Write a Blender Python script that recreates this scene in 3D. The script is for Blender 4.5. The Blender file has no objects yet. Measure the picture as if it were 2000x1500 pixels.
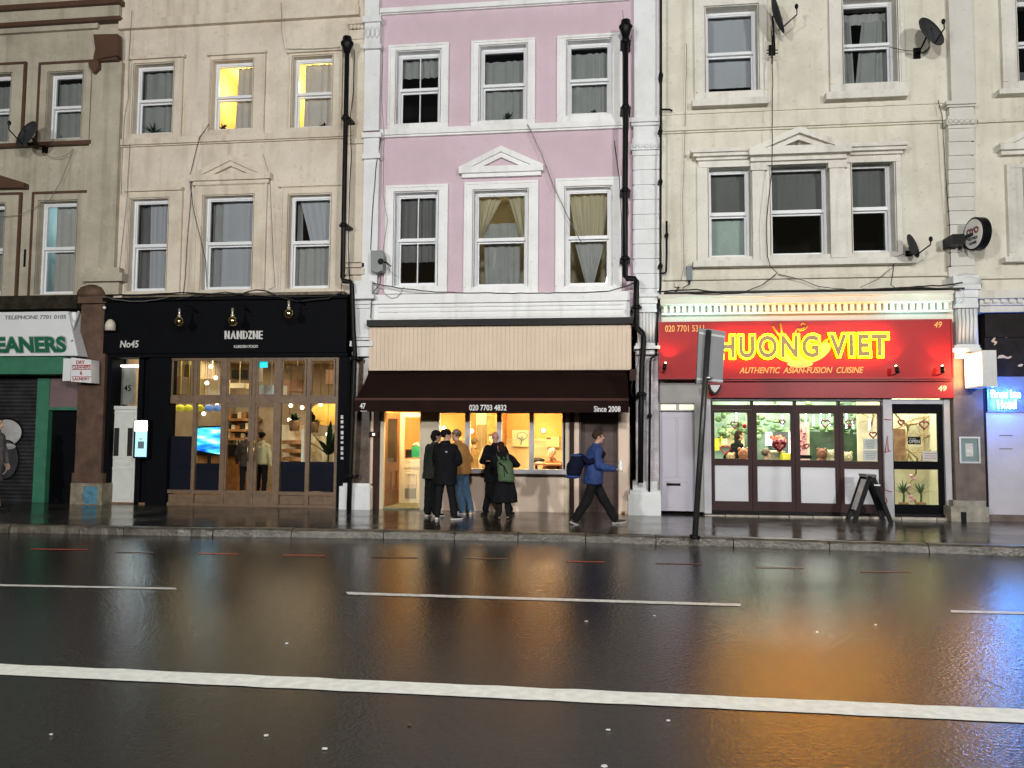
import bpy, math, random
from mathutils import Vector, Matrix, noise
R_ = random.Random(7)
sc = bpy.context.scene
COL = sc.collection
# ------------------------------------------------------------ camera, world, exposure
CAM_H = 1.6
YAW, PIT, ROL, FPX = math.radians(-6.93), math.radians(3.663), math.radians(0.398), 1500.0
cy, sy, cp, sp = math.cos(YAW), math.sin(YAW), math.cos(PIT), math.sin(PIT)
FWD = Vector((sy*cp, cy*cp, sp)); RT0 = Vector((cy, -sy, 0)); UP0 = RT0.cross(FWD)
RT = math.cos(ROL)*RT0 + math.sin(ROL)*UP0; UP = -math.sin(ROL)*RT0 + math.cos(ROL)*UP0
cam_d = bpy.data.cameras.new("camera"); cam = bpy.data.objects.new("camera", cam_d); COL.objects.link(cam)
cam_d.sensor_fit = 'HORIZONTAL'; cam_d.sensor_width = 36.0; cam_d.lens = 36.0*FPX/2000.0; cam_d.clip_end = 2000
mw = Matrix((RT, UP, -FWD)).transposed().to_4x4(); mw.translation = Vector((0, 0, CAM_H)); cam.matrix_world = mw
sc.camera = cam
w = bpy.data.worlds.new("World"); sc.world = w; w.use_nodes = True
nt = w.node_tree; bg = nt.nodes["Background"]; sky = nt.nodes.new("ShaderNodeTexSky"); sky.sky_type = 'NISHITA'
sky.sun_disc = False; sky.sun_elevation = math.radians(-1.0); sky.sun_rotation = math.radians(200)
sky.air_density = 1.5; sky.dust_density = 3
nt.links.new(sky.outputs[0], bg.inputs[0]); bg.inputs[1].default_value = 0.12
sc.view_settings.view_transform = 'Standard'; sc.view_settings.look = 'None'; sc.view_settings.exposure = 0.0; sc.view_settings.gamma = 1
sc.render.engine = 'CYCLES'; sc.cycles.use_denoising = True
sc.cycles.max_bounces = 7; sc.cycles.transparent_max_bounces = 16; sc.cycles.sample_clamp_indirect = 4.0
sc.cycles.caustics_reflective = False; sc.cycles.caustics_refractive = False
STREET = 0.75      # scale of the street lighting
FY = 14.6         # facade plane
PAV = 0.12        # pavement height

# ------------------------------------------------------------ measuring helpers
def unp(x, y, Y):
    """the point on the vertical plane at distance Y that stands where the photograph has (x, y)"""
    d = RT*(x-1000) + UP*(750-y) + FWD*FPX
    t = Y/d.y
    return d.x*t, CAM_H + d.z*t
def gnd(x, y, z=0.0):
    d = RT*(x-1000) + UP*(750-y) + FWD*FPX
    t = (z-CAM_H)/d.z
    return Vector((d.x*t, d.y*t, z))
def rect(x0, y0, x1, y1, Y):
    xm, ym = (x0+x1)/2, (y0+y1)/2
    return unp(x0, ym, Y)[0], unp(xm, y1, Y)[1], unp(x1, ym, Y)[0], unp(xm, y0, Y)[1]
def fx(x, y, d=0): return unp(x, y, FY-d)[0]
def fz(x, y, d=0): return unp(x, y, FY-d)[1]

# ------------------------------------------------------------ materials
MATS = {}
def M(name, col, rough=.6, metal=0, var=.12, vs=2.5, bump=.0, bs=60, emit=0, ecol=None, streak=0, scol=(.08,.07,.05), alpha=None, spec=None, trans=0, coat=0, grain=0):
    if name in MATS: return MATS[name]
    if spec is None: spec = .5 if max(col) > .07 else (.3 if rough < .3 else .05)
    m = bpy.data.materials.new(name); m.use_nodes = True; n = m.node_tree; L = n.links
    b = n.nodes["Principled BSDF"]
    b.inputs["Roughness"].default_value = rough; b.inputs["Metallic"].default_value = metal
    b.inputs["Specular IOR Level"].default_value = spec; b.inputs["Coat Weight"].default_value = coat
    tc = n.nodes.new("ShaderNodeNewGeometry")
    def nz(scale, det=5, vec=None):
        t = n.nodes.new("ShaderNodeTexNoise"); t.inputs["Scale"].default_value = scale; t.inputs["Detail"].default_value = det
        L.new(vec or tc.outputs["Position"], t.inputs["Vector"]); return t
    def mix(fac, a, bb):
        x = n.nodes.new("ShaderNodeMix"); x.data_type = 'RGBA'
        if isinstance(fac, (int, float)): x.inputs[0].default_value = fac
        else: L.new(fac, x.inputs[0])
        for s, v in ((6, a), (7, bb)):
            if isinstance(v, tuple): x.inputs[s].default_value = (*v, 1)
            else: L.new(v, x.inputs[s])
        return x.outputs[2]
    def ramp(o, a, bb):
        r = n.nodes.new("ShaderNodeMapRange"); r.inputs[1].default_value = a; r.inputs[2].default_value = bb; L.new(o, r.inputs[0]); return r.outputs[0]
    out = None
    if var:
        t = nz(vs); f = ramp(t.outputs[0], .3, .7)
        lo = tuple(c*(1-var) for c in col); hi = tuple(min(1, c*(1+var)) for c in col)
        out = mix(f, lo, hi)
        t3 = nz(vs*9, 4); out = mix(ramp(t3.outputs[0], .55, .8), out, tuple(c*(1-var*1.2) for c in col))
    if streak:
        mp = n.nodes.new("ShaderNodeMapping"); mp.inputs["Scale"].default_value = (5, 5, .35); L.new(tc.outputs["Position"], mp.inputs[0])
        t2 = nz(1.0, 6, mp.outputs[0])
        f2 = ramp(t2.outputs[0], .52, .82)
        mm = n.nodes.new("ShaderNodeMath"); mm.operation = 'MULTIPLY'; L.new(f2, mm.inputs[0]); mm.inputs[1].default_value = streak
        out = mix(mm.outputs[0], out or tuple(col), tuple(scol))
        t5 = nz(.7, 8); t5.inputs["Roughness"].default_value = .72; f5 = ramp(t5.outputs[0], .50, .68)
        m5 = n.nodes.new("ShaderNodeMath"); m5.operation = 'MULTIPLY'; L.new(f5, m5.inputs[0]); m5.inputs[1].default_value = streak*.62; out = mix(m5.outputs[0], out, tuple(scol))
        t6 = nz(14, 6); f6 = ramp(t6.outputs[0], .62, .72); m6 = n.nodes.new("ShaderNodeMath"); m6.operation = 'MULTIPLY'; L.new(f6, m6.inputs[0]); m6.inputs[1].default_value = streak*.4; out = mix(m6.outputs[0], out, tuple(c*.7 for c in scol))
    if out is None: b.inputs["Base Color"].default_value = (*col, 1)
    else: L.new(out, b.inputs["Base Color"])
    if bump:
        t = nz(bs, 6); bp = n.nodes.new("ShaderNodeBump"); bp.inputs["Strength"].default_value = bump; bp.inputs["Distance"].default_value = .01
        L.new(t.outputs[0], bp.inputs["Height"]); L.new(bp.outputs[0], b.inputs["Normal"])
    if emit:
        b.inputs["Emission Color"].default_value = (*(ecol or col), 1); b.inputs["Emission Strength"].default_value = emit
    if trans:
        # thin cloth: part of the light passes through
        tr = n.nodes.new("ShaderNodeBsdfTranslucent"); tr.inputs[0].default_value = (*col, 1)
        ms = n.nodes.new("ShaderNodeMixShader"); ms.inputs[0].default_value = trans
        o = n.nodes["Material Output"]; L.new(b.outputs[0], ms.inputs[1]); L.new(tr.outputs[0], ms.inputs[2]); L.new(ms.outputs[0], o.inputs[0])
    MATS[name] = m; return m
def GLASS(name, tint=(1, 1, 1), rough=.02, k=1.0, dirt=0.0):
    if name in MATS: return MATS[name]
    m = bpy.data.materials.new(name); m.use_nodes = True; n = m.node_tree; L = n.links
    n.nodes.remove(n.nodes["Principled BSDF"]); o = n.nodes["Material Output"]
    t = n.nodes.new("ShaderNodeBsdfTransparent"); t.inputs[0].default_value = (*tint, 1)
    g = n.nodes.new("ShaderNodeBsdfGlossy"); g.inputs["Roughness"].default_value = rough; g.inputs["Color"].default_value = (1, 1, 1, 1)
    fr = n.nodes.new("ShaderNodeFresnel"); fr.inputs[0].default_value = 1.5
    mu = n.nodes.new("ShaderNodeMath"); mu.operation = 'MULTIPLY'; mu.inputs[1].default_value = 1.6*k; L.new(fr.outputs[0], mu.inputs[0])
    ms = n.nodes.new("ShaderNodeMixShader"); L.new(mu.outputs[0], ms.inputs[0]); L.new(t.outputs[0], ms.inputs[1]); L.new(g.outputs[0], ms.inputs[2])
    last = ms.outputs[0]
    if dirt:
        d = n.nodes.new("ShaderNodeBsdfDiffuse"); d.inputs[0].default_value = (.5, .5, .5, 1)
        m2 = n.nodes.new("ShaderNodeMixShader"); m2.inputs[0].default_value = dirt; L.new(last, m2.inputs[1]); L.new(d.outputs[0], m2.inputs[2]); last = m2.outputs[0]
    L.new(last, o.inputs[0]); MATS[name] = m; return m

# ------------------------------------------------------------ mesh builder
class MB:
    def __init__(s): s.v = []; s.f = []; s.sm = []
    def add(s, vs, fs, smooth=False):
        o = len(s.v); s.v += [tuple(p) for p in vs]; s.f += [tuple(i+o for i in f) for f in fs]; s.sm += [smooth]*len(fs)
    def box(s, X0, X1, Y0, Y1, Z0, Z1):
        if X0 > X1: X0, X1 = X1, X0
        if Y0 > Y1: Y0, Y1 = Y1, Y0
        if Z0 > Z1: Z0, Z1 = Z1, Z0
        s.add([(X0,Y0,Z0),(X1,Y0,Z0),(X1,Y1,Z0),(X0,Y1,Z0),(X0,Y0,Z1),(X1,Y0,Z1),(X1,Y1,Z1),(X0,Y1,Z1)],
              [(0,3,2,1),(4,5,6,7),(0,1,5,4),(1,2,6,5),(2,3,7,6),(3,0,4,7)]); return s
    def pb(s, x0, y0, x1, y1, d0, d1):
        """box whose front (d1 metres in front of the facade) spans the given photo rectangle"""
        X0, Z0, X1, Z1 = rect(x0, y0, x1, y1, FY-d1); return s.box(X0, X1, FY-d1, FY-d0, Z0, Z1)
    def prism(s, pts, Y0, Y1):
        n = len(pts)
        a = sum(pts[i][0]*pts[(i+1) % n][1]-pts[(i+1) % n][0]*pts[i][1] for i in range(n))
        if a < 0: pts = pts[::-1]
        s.add([(p[0], Y0, p[1]) for p in pts]+[(p[0], Y1, p[1]) for p in pts],
              [tuple(range(n)), tuple(range(2*n-1, n-1, -1))]+[(i, i+n, (i+1) % n+n, (i+1) % n) for i in range(n)]); return s
    def pp(s, pts, d0, d1): return s.prism([unp(x, y, FY-d1) for x, y in pts], FY-d1, FY-d0)
    def tube(s, pts, r, seg=8, r1=None):
        pts = [Vector(p) for p in pts]; n = len(pts); vs = []
        for i, p in enumerate(pts):
            t = (pts[min(i+1, n-1)]-pts[max(i-1, 0)]).normalized()
            a = t.cross(Vector((0, 0, 1)) if abs(t.z) < .95 else Vector((0, 1, 0))).normalized(); b = t.cross(a)
            rr = r if r1 is None else r+(r1-r)*i/(n-1)
            for k in range(seg):
                an = 2*math.pi*k/seg; vs.append(p+a*math.cos(an)*rr+b*math.sin(an)*rr)
        fs = [(i*seg+k, i*seg+(k+1) % seg, (i+1)*seg+(k+1) % seg, (i+1)*seg+k) for i in range(n-1) for k in range(seg)]
        fs += [tuple(range(seg-1, -1, -1)), tuple(range((n-1)*seg, n*seg))]
        s.add(vs, fs, True); return s
    def ball(s, c, r, seg=12, rings=8, basis=None):
        c = Vector(c); r = (r, r, r) if isinstance(r, (int, float)) else r
        B = basis or (Vector((1, 0, 0)), Vector((0, 1, 0)), Vector((0, 0, 1)))
        vs = [c+B[2]*r[2]]
        for i in range(1, rings):
            th = math.pi*i/rings
            for k in range(seg):
                ph = 2*math.pi*k/seg
                vs.append(c+B[0]*r[0]*math.sin(th)*math.cos(ph)+B[1]*r[1]*math.sin(th)*math.sin(ph)+B[2]*r[2]*math.cos(th))
        vs.append(c-B[2]*r[2]); e = len(vs)-1
        fs = [(0, 1+k, 1+(k+1) % seg) for k in range(seg)]
        fs += [(1+i*seg+k, 1+(i+1)*seg+k, 1+(i+1)*seg+(k+1) % seg, 1+i*seg+(k+1) % seg) for i in range(rings-2) for k in range(seg)]
        fs += [(e, 1+(rings-2)*seg+(k+1) % seg, 1+(rings-2)*seg+k) for k in range(seg)]
        s.add(vs, fs, True); return s
    def loft(s, rings, seg=20, basis=None):
        """rings: (centre, r_side, r_fwd); side and forward axes from basis"""
        B = basis or (Vector((1, 0, 0)), Vector((0, 1, 0))); vs = []
        for c, a, b in rings:
            for k in range(seg):
                an = 2*math.pi*k/seg; vs.append(Vector(c)+B[0]*a*math.cos(an)+B[1]*b*math.sin(an))
        n = len(rings)
        fs = [(i*seg+k, i*seg+(k+1) % seg, (i+1)*seg+(k+1) % seg, (i+1)*seg+k) for i in range(n-1) for k in range(seg)]
        fs += [tuple(range(seg-1, -1, -1)), tuple(range((n-1)*seg, n*seg))]
        s.add(vs, fs, True); return s
    def quad(s, a, b, c, d): s.add([a, b, c, d], [(0, 1, 2, 3)]); return s
    def mesh(s, name):
        me = bpy.data.meshes.new(name); me.from_pydata(s.v, [], s.f)
        me.polygons.foreach_set("use_smooth", s.sm); me.update(); return me
def link(name, me, mat, parent=None, label=None):
    o = bpy.data.objects.new(name, me); COL.objects.link(o)
    if mat is not None:
        if not me.materials: me.materials.append(mat)
    if parent is not None:
        o.parent = parent; o.matrix_parent_inverse = world_of(parent).inverted()
    if label: o['label'] = label
    return o
def world_of(o):
    # transforms here are plain translations, so this needs no dependency graph update
    m = Matrix.Translation(o.location)
    if o.parent: m = world_of(o.parent) @ o.matrix_parent_inverse @ m
    return m
def part(name, mb, mat, parent, label=None): return link(name, mb.mesh(name), mat, parent, label)
def thing(name, label, cat, loc=(0, 0, 0), group=None):
    o = bpy.data.objects.new(name, None); COL.objects.link(o); o.location = loc; o.empty_display_size = .2
    o['label'] = label; o['category'] = cat
    if group: o['group'] = group
    return o
def solo(name, mb, mat, label, cat, group=None):
    o = link(name, mb.mesh(name), mat); o['label'] = label; o['category'] = cat
    if group: o['group'] = group
    return o
def struct(name, mb, mat, kind='structure'):
    o = link(name, mb.mesh(name), mat); o['kind'] = kind; return o
TMP = bpy.data.scenes.new("tmp")
def evaluate(ob):
    TMP.collection.objects.link(ob); vl = TMP.view_layers[0]; vl.update(); dg = vl.depsgraph
    me = bpy.data.meshes.new_from_object(ob.evaluated_get(dg)); TMP.collection.objects.unlink(ob); bpy.data.objects.remove(ob); return me
def text(name, s, box, d, mat, parent, depth=.01, off=0.0, shear=0, spc=1.0):
    """lettering fitted to the photo rectangle box on the plane d in front of the facade"""
    cu = bpy.data.curves.new("tmp", 'FONT'); cu.body = s; cu.size = 1; cu.offset = off; cu.shear = shear; cu.extrude = .001; cu.space_character = spc; cu.align_x = 'CENTER'; cu.resolution_u = 4
    me = evaluate(bpy.data.objects.new("tmp", cu))
    xs = [v.co.x for v in me.vertices]; ys = [v.co.y for v in me.vertices]; zs = [v.co.z for v in me.vertices]
    X0, Z0, X1, Z1 = rect(*box, FY-d) if not callable(box) else box()
    for v in me.vertices:
        u = (v.co.x-min(xs))/(max(xs)-min(xs)); q = (v.co.y-min(ys))/(max(ys)-min(ys)); t = (v.co.z-min(zs))/(max(zs)-min(zs)+1e-9)
        v.co = Vector((X0+(X1-X0)*u, FY-d+depth*(1-t)-depth, Z0+(Z1-Z0)*q))
    me.name = name
    return link(name, me, mat, parent)
def area(name, loc, size, power, col, parent=None, target=None, sy=None, spread=None):
    l = bpy.data.lights.new(name, 'AREA'); l.energy = power; l.color = col; l.size = size
    if sy: l.shape = 'RECTANGLE'; l.size_y = sy
    if spread: l.spread = spread
    o = bpy.data.objects.new(name, l); COL.objects.link(o); o.location = loc
    if target: o.rotation_euler = (Vector(target)-Vector(loc)).to_track_quat('-Z', 'Y').to_euler()
    if parent: o.parent = parent; o.matrix_parent_inverse = world_of(parent).inverted()
    return o
def point(name, loc, power, col, r=.04, parent=None):
    l = bpy.data.lights.new(name, 'POINT'); l.energy = power; l.color = col; l.shadow_soft_size = r
    o = bpy.data.objects.new(name, l); COL.objects.link(o); o.location = loc
    if parent: o.parent = parent; o.matrix_parent_inverse = world_of(parent).inverted()
    return o
def spot(name, loc, target, power, col, ang=70, r=.02, parent=None):
    l = bpy.data.lights.new(name, 'SPOT'); l.energy = power; l.color = col; l.shadow_soft_size = r; l.spot_size = math.radians(ang); l.spot_blend = .6
    o = bpy.data.objects.new(name, l); COL.objects.link(o); o.location = loc
    o.rotation_euler = (Vector(target)-Vector(loc)).to_track_quat('-Z', 'Y').to_euler()
    if parent: o.parent = parent; o.matrix_parent_inverse = world_of(parent).inverted()
    return o

# ------------------------------------------------------------ shared materials
white = M("white_paint", (.78,.79,.79), .5, streak=.45, scol=(.35,.34,.3), var=.05, bump=.08, bs=40)
upvc = M("white_frame", (.74,.76,.78), .35, var=.03)
khaki = M("khaki_render", (.45,.41,.32), .8, streak=.75, scol=(.22,.185,.135), var=.12, bump=.25, bs=30)
brown = M("brown_trim", (.085,.04,.022), .6, var=.2)
beige = M("beige_render", (.655,.585,.49), .8, streak=.75, scol=(.40,.32,.23), var=.08, bump=.25, bs=30)
beige2 = M("beige_trim", (.66,.59,.485), .75, streak=.75, scol=(.38,.30,.21), var=.08, bump=.2, bs=30)
pink = M("pink_render", (.575,.445,.505), .75, var=.05, streak=.35, scol=(.5,.39,.44), bump=.15, bs=25)
cream = M("cream_render", (.665,.64,.545), .8, streak=.75, scol=(.44,.40,.30), var=.06, bump=.22, bs=28)
cream2 = M("cream_trim", (.70,.68,.62), .7, streak=.7, scol=(.38,.36,.29), var=.08, bump=.15, bs=28)
dark_room = M("dark_room", (.05,.05,.05), .9)
pane_m = GLASS("window_glass", (.93,.95,.95), .01, 1.3)
shopglass = GLASS("shop_glass", (.95,.97,.95), .01, .8)
black_m = M("black_iron", (.007,.007,.0075), .4, var=.2, spec=.12)
navy = M("navy_black_paint", (.0045,.005,.0068), .6, var=.1, spec=.04)
cable_m = M("cable_sheath", (.04,.037,.035), .6)
cableg_m = M("grey_cable_sheath", (.2,.19,.17), .6)
net = M("net_curtain", (.50,.51,.50), .9, trans=.35, var=.06, vs=6)
net_d = M("grey_curtain", (.38,.40,.39), .9, trans=.3, var=.08, vs=5)
net_b = M("blue_grey_blind", (.50,.525,.57), .85, trans=.25, var=.03)
net_y = M("cream_curtain", (.60,.56,.40), .9, trans=.4, var=.05)
net_k = M("dark_curtain", (.17,.175,.175), .9, trans=.2, var=.1)

net_o = M("heavy_curtain", (.46,.45,.43), .9, trans=.06, var=.05, vs=6)
# ------------------------------------------------------------ ground
def kerb_line():
    return [(-60, 10.7), (-25, 10.85), (-14, 10.95), (-9.5, 11.05), (-6.5, 11.16), (-3.6, 11.38), (-.4, 11.52), (2.2, 11.42), (5.5, 11.2), (9, 10.95), (14, 10.6), (30, 10.0), (60, 9.2)]
KL = kerb_line()
def kerbY(X):
    for (a, b), (c, d) in zip(KL, KL[1:]):
        if a <= X <= c: return b+(d-b)*(X-a)/(c-a)
    return KL[0][1] if X < KL[0][0] else KL[-1][1]
def wet_asphalt():
    m = bpy.data.materials.new("wet_asphalt"); m.use_nodes = True; n = m.node_tree; L = n.links; b = n.nodes["Principled BSDF"]
    g = n.nodes.new("ShaderNodeNewGeometry")
    def nz(s, d=3, r=.5):
        t = n.nodes.new("ShaderNodeTexNoise"); t.inputs["Scale"].default_value = s; t.inputs["Detail"].default_value = d; t.inputs["Roughness"].default_value = r
        L.new(g.outputs["Position"], t.inputs["Vector"]); return t.outputs[0]
    def mr(o, a, c, lo, hi):
        r = n.nodes.new("ShaderNodeMapRange"); r.inputs[1].default_value = a; r.inputs[2].default_value = c; r.inputs[3].default_value = lo; r.inputs[4].default_value = hi; L.new(o, r.inputs[0]); return r.outputs[0]
    cr = n.nodes.new("ShaderNodeValToRGB"); L.new(nz(90, 4, .7), cr.inputs[0])
    cr.color_ramp.elements[0].position = .35; cr.color_ramp.elements[0].color = (.002, .002, .002, 1)
    cr.color_ramp.elements[1].position = .75; cr.color_ramp.elements[1].color = (.010, .0098, .0092, 1)
    L.new(cr.outputs[0], b.inputs["Base Color"])
    rg = n.nodes.new("ShaderNodeMath"); rg.operation = 'ADD'; L.new(mr(nz(.45, 4), .35, .7, .09, .15), rg.inputs[0]); L.new(mr(nz(24, 3), .4, .65, -.02, .10), rg.inputs[1]); L.new(rg.outputs[0], b.inputs["Roughness"])
    b.inputs["Specular IOR Level"].default_value = .43
    bp = n.nodes.new("ShaderNodeBump"); bp.inputs["Strength"].default_value = .29; bp.inputs["Distance"].default_value = .006
    vo = n.nodes.new("ShaderNodeTexVoronoi"); vo.inputs["Scale"].default_value = 40; L.new(g.outputs["Position"], vo.inputs["Vector"])
    ad = n.nodes.new("ShaderNodeMath"); ad.operation = 'ADD'; L.new(nz(21, 6, .78), ad.inputs[0]); L.new(vo.outputs[0], ad.inputs[1])
    L.new(ad.outputs[0], bp.inputs["Height"]); L.new(bp.outputs[0], b.inputs["Normal"])
    return m
def wet_paving():
    m = bpy.data.materials.new("wet_paving"); m.use_nodes = True; n = m.node_tree; L = n.links; b = n.nodes["Principled BSDF"]
    g = n.nodes.new("ShaderNodeNewGeometry")
    br = n.nodes.new("ShaderNodeTexBrick"); L.new(g.outputs["Position"], br.inputs["Vector"])
    br.inputs["Scale"].default_value = 1; br.inputs["Brick Width"].default_value = .9; br.inputs["Row Height"].default_value = .62; br.inputs["Mortar Size"].default_value = .016; br.inputs["Mortar Smooth"].default_value = .3
    br.inputs["Color1"].default_value = (.085, .08, .07, 1); br.inputs["Color2"].default_value = (.022, .021, .02, 1); br.inputs["Mortar"].default_value = (.008, .008, .008, 1)
    t = n.nodes.new("ShaderNodeTexNoise"); t.inputs["Scale"].default_value = 1.3; t.inputs["Detail"].default_value = 5; L.new(g.outputs["Position"], t.inputs["Vector"])
    mx = n.nodes.new("ShaderNodeMix"); mx.data_type = 'RGBA'; mx.blend_type = 'MULTIPLY'; mx.inputs[0].default_value = .7
    L.new(br.outputs[0], mx.inputs[6]); L.new(t.outputs[0], mx.inputs[7]); L.new(mx.outputs[2], b.inputs["Base Color"])
    r = n.nodes.new("ShaderNodeMapRange"); r.inputs[1].default_value = .3; r.inputs[2].default_value = .75; r.inputs[3].default_value = .07; r.inputs[4].default_value = .27; L.new(t.outputs[0], r.inputs[0]); L.new(r.outputs[0], b.inputs["Roughness"])
    t2 = n.nodes.new("ShaderNodeTexNoise"); t2.inputs["Scale"].default_value = 22; t2.inputs["Detail"].default_value = 5; L.new(g.outputs["Position"], t2.inputs["Vector"])
    bp = n.nodes.new("ShaderNodeBump"); bp.inputs["Strength"].default_value = .25; bp.inputs["Distance"].default_value = .006; L.new(t2.outputs[0], bp.inputs["Height"])
    bp2 = n.nodes.new("ShaderNodeBump"); bp2.invert = True; bp2.inputs["Strength"].default_value = .5; bp2.inputs["Distance"].default_value = .006; L.new(br.outputs["Fac"], bp2.inputs["Height"]); L.new(bp.outputs[0], bp2.inputs["Normal"])
    L.new(bp2.outputs[0], b.inputs["Normal"]); return m
asph = wet_asphalt(); pave = wet_paving()
g = MB(); g.quad((-300, -300, -.02), (300, -300, -.02), (300, 300, -.02), (-300, 300, -.02)); struct("ground", g, asph)
g = MB()
for (a, b), (c, d) in zip(KL, KL[1:]): g.quad((a, -2.6, 0), (c, -2.6, 0), (c, d, 0), (a, b, 0))
struct("road", g, asph)
g = MB()
for (a, b), (c, d) in zip(KL, KL[1:]):
    g.quad((a, b+.16, PAV), (c, d+.16, PAV), (c, FY+1.6, PAV), (a, FY+1.6, PAV))
struct("pavement", g, pave)
g = MB(); g.box(-60, 60, -18, -2.6, -.02, PAV); struct("near_pavement", g, pave)
granite = M("granite_kerb", (.085,.075,.058), .32, var=.5, vs=7, bump=.9, bs=26)
g = MB(); X = -40.0
while X < 40:
    Lk = R_.uniform(.85, 1.5); a, c = X+.006, X+Lk-.006
    dz = R_.uniform(-.004, .006); dy = R_.uniform(-.008, .008); n = 8
    vs = []; 
    for i in range(n+1):
        x = a+(c-a)*i/n; y = kerbY(x)+dy+noise.noise((x*5, 0, 3))*.014; z = PAV+dz+noise.noise((x*6, 2, 0))*.008
        e = .025 if 0 < i < n else .04
        vs += [(x, y-.012, 0), (x, y, z-e), (x, y+e, z), (x, y+.165, z)]
    fs = [(i*4+k, i*4+4+k, i*4+5+k, i*4+1+k) for i in range(n) for k in range(3)]
    fs += [(3, 2, 1, 0), (n*4, n*4+1, n*4+2, n*4+3)]
    g.add(vs, fs); X += Lk
struct("kerb", g, granite)
line_m = M("road_line_paint", (.82,.84,.78), .5, var=.12, vs=14, bump=.3, bs=60)
thin_m = M("thin_line_paint", (.72,.72,.68), .45, var=.25, vs=20, bump=.3, bs=60)
red_m = M("red_survey_paint", (.5,.07,.03), .5, var=.35, vs=22)
def mark(name, pts, mat, label, cat, group, z=.004, n=60, jit=.0):
    a0, a1, b0, b1 = [gnd(*p, z) for p in pts]    # top-left, top-right, bottom-left, bottom-right
    m = MB(); vs = []
    for i in range(n+1):
        t = i/n; w0 = noise.noise((t*40, z*999, pts[0][0]))*jit; w1 = noise.noise((t*43, 5, pts[0][0]))*jit
        p = a0.lerp(a1, t); q = b0.lerp(b1, t); p.y += w0; q.y += w1; vs += [q, p]
    m.add(vs, [(2*i, 2*i+2, 2*i+3, 2*i+1) for i in range(n)])
    return m
g = MB()
g = mark("x", [(-500, 1274), (2600, 1412), (-500, 1294), (2600, 1440)], line_m, "", "", "", jit=.02)
o = struct("road_line", g, line_m)
for k, p in enumerate([[(-240, 1136), (343, 1148), (-240, 1140), (345, 1151)], [(675, 1156), (1447, 1179), (680, 1161), (1447, 1184)], [(1857, 1191.5), (2400, 1205), (1857, 1196), (2400, 1209.5)]]):
    struct("road_line", mark("x", p, thin_m, "", "", "", jit=.012), thin_m)
for x0, x1, y in ((60, 172, 1072), (225, 300, 1078), (385, 465, 1080.5), (550, 635, 1083.5), (725, 815, 1088), (908, 990, 1090), (1105, 1181, 1096), (1280, 1370, 1100), (1475, 1570, 1108), (1680, 1780, 1116)):
    st = .7 if (x0, x1) in ((385, 465), (550, 635), (1105, 1181), (60, 172)) else .35
    mm = red_m if st > .5 else M("faded_red_paint", (.13,.035,.02), .5, var=.4, vs=25)
    struct("road_line", mark("x", [(x0, y-.7), (x1, y+.6), (x0+2, y+1.1), (x1, y+2.2)], mm, "", "", "", n=14, jit=.012), mm)

seam_m = M("tar_seam", (.004,.004,.004), .5, spec=.2)
for q in (((1858, 1286), (1905, 1318), (1960, 1344), (2040, 1392)),):
    m_ = MB(); P_ = [gnd(x, y, .003) for x, y in q]; Q_ = []
    for a_, b_ in zip(P_, P_[1:]):
        for k_ in range(14): v_ = a_.lerp(b_, k_/14); Q_.append(v_+Vector((noise.noise(v_*3), noise.noise(v_*3+Vector((9, 0, 0))), 0))*.03)
    vs = []
    for v_ in Q_: w_ = .014+.012*noise.noise(v_*5); vs += [(v_.x, v_.y-w_, .003), (v_.x, v_.y+w_, .003)]
    m_.add(vs, [(2*i, 2*i+2, 2*i+3, 2*i+1) for i in range(len(Q_)-1)]); struct("road_seam", m_, seam_m)
# ------------------------------------------------------------ facade helpers
def wallgrid(m, X0, Z0, X1, Z1, holes, Yf, Yb):
    xs = sorted({X0, X1, *[h[0] for h in holes], *[h[2] for h in holes]}); zs = sorted({Z0, Z1, *[h[1] for h in holes], *[h[3] for h in holes]})
    for a, c in zip(xs, xs[1:]):
        for b, d in zip(zs, zs[1:]):
            cx, cz = (a+c)/2, (b+d)/2
            if any(h[0] < cx < h[2] and h[1] < cz < h[3] for h in holes): continue
            m.quad((a, Yf, b), (c, Yf, b), (c, Yf, d), (a, Yf, d))
    for h in holes:
        a, b, c, d = h
        m.quad((a, Yf, b), (a, Yb, b), (a, Yb, d), (a, Yf, d)); m.quad((c, Yb, b), (c, Yf, b), (c, Yf, d), (c, Yb, d))
        m.quad((a, Yf, d), (a, Yb, d), (c, Yb, d), (c, Yf, d)); m.quad((a, Yb, b), (a, Yf, b), (c, Yf, b), (c, Yb, b))
def ring(m, r, wdt, Yf, Yb, bottom=True, wb=None):
    X0, Z0, X1, Z1 = r; wb = wdt if wb is None else wb
    m.box(X0, X0+wdt, Yf, Yb, Z0, Z1); m.box(X1-wdt, X1, Yf, Yb, Z0, Z1); m.box(X0+wdt, X1-wdt, Yf, Yb, Z1-wdt, Z1)
    if bottom: m.box(X0+wdt, X1-wdt, Yf, Yb, Z0, Z0+wb)
def outer_ring(m, ro, ri, Yf, Yb, bottom=True):
    m.box(ro[0], ri[0], Yf, Yb, ri[1], ro[3]); m.box(ri[2], ro[2], Yf, Yb, ri[1], ro[3]); m.box(ri[0], ri[2], Yf, Yb, ri[3], ro[3])
    if bottom and ro[1] < ri[1]: m.box(ro[0], ro[2], Yf, Yb, ro[1], ri[1])
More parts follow.
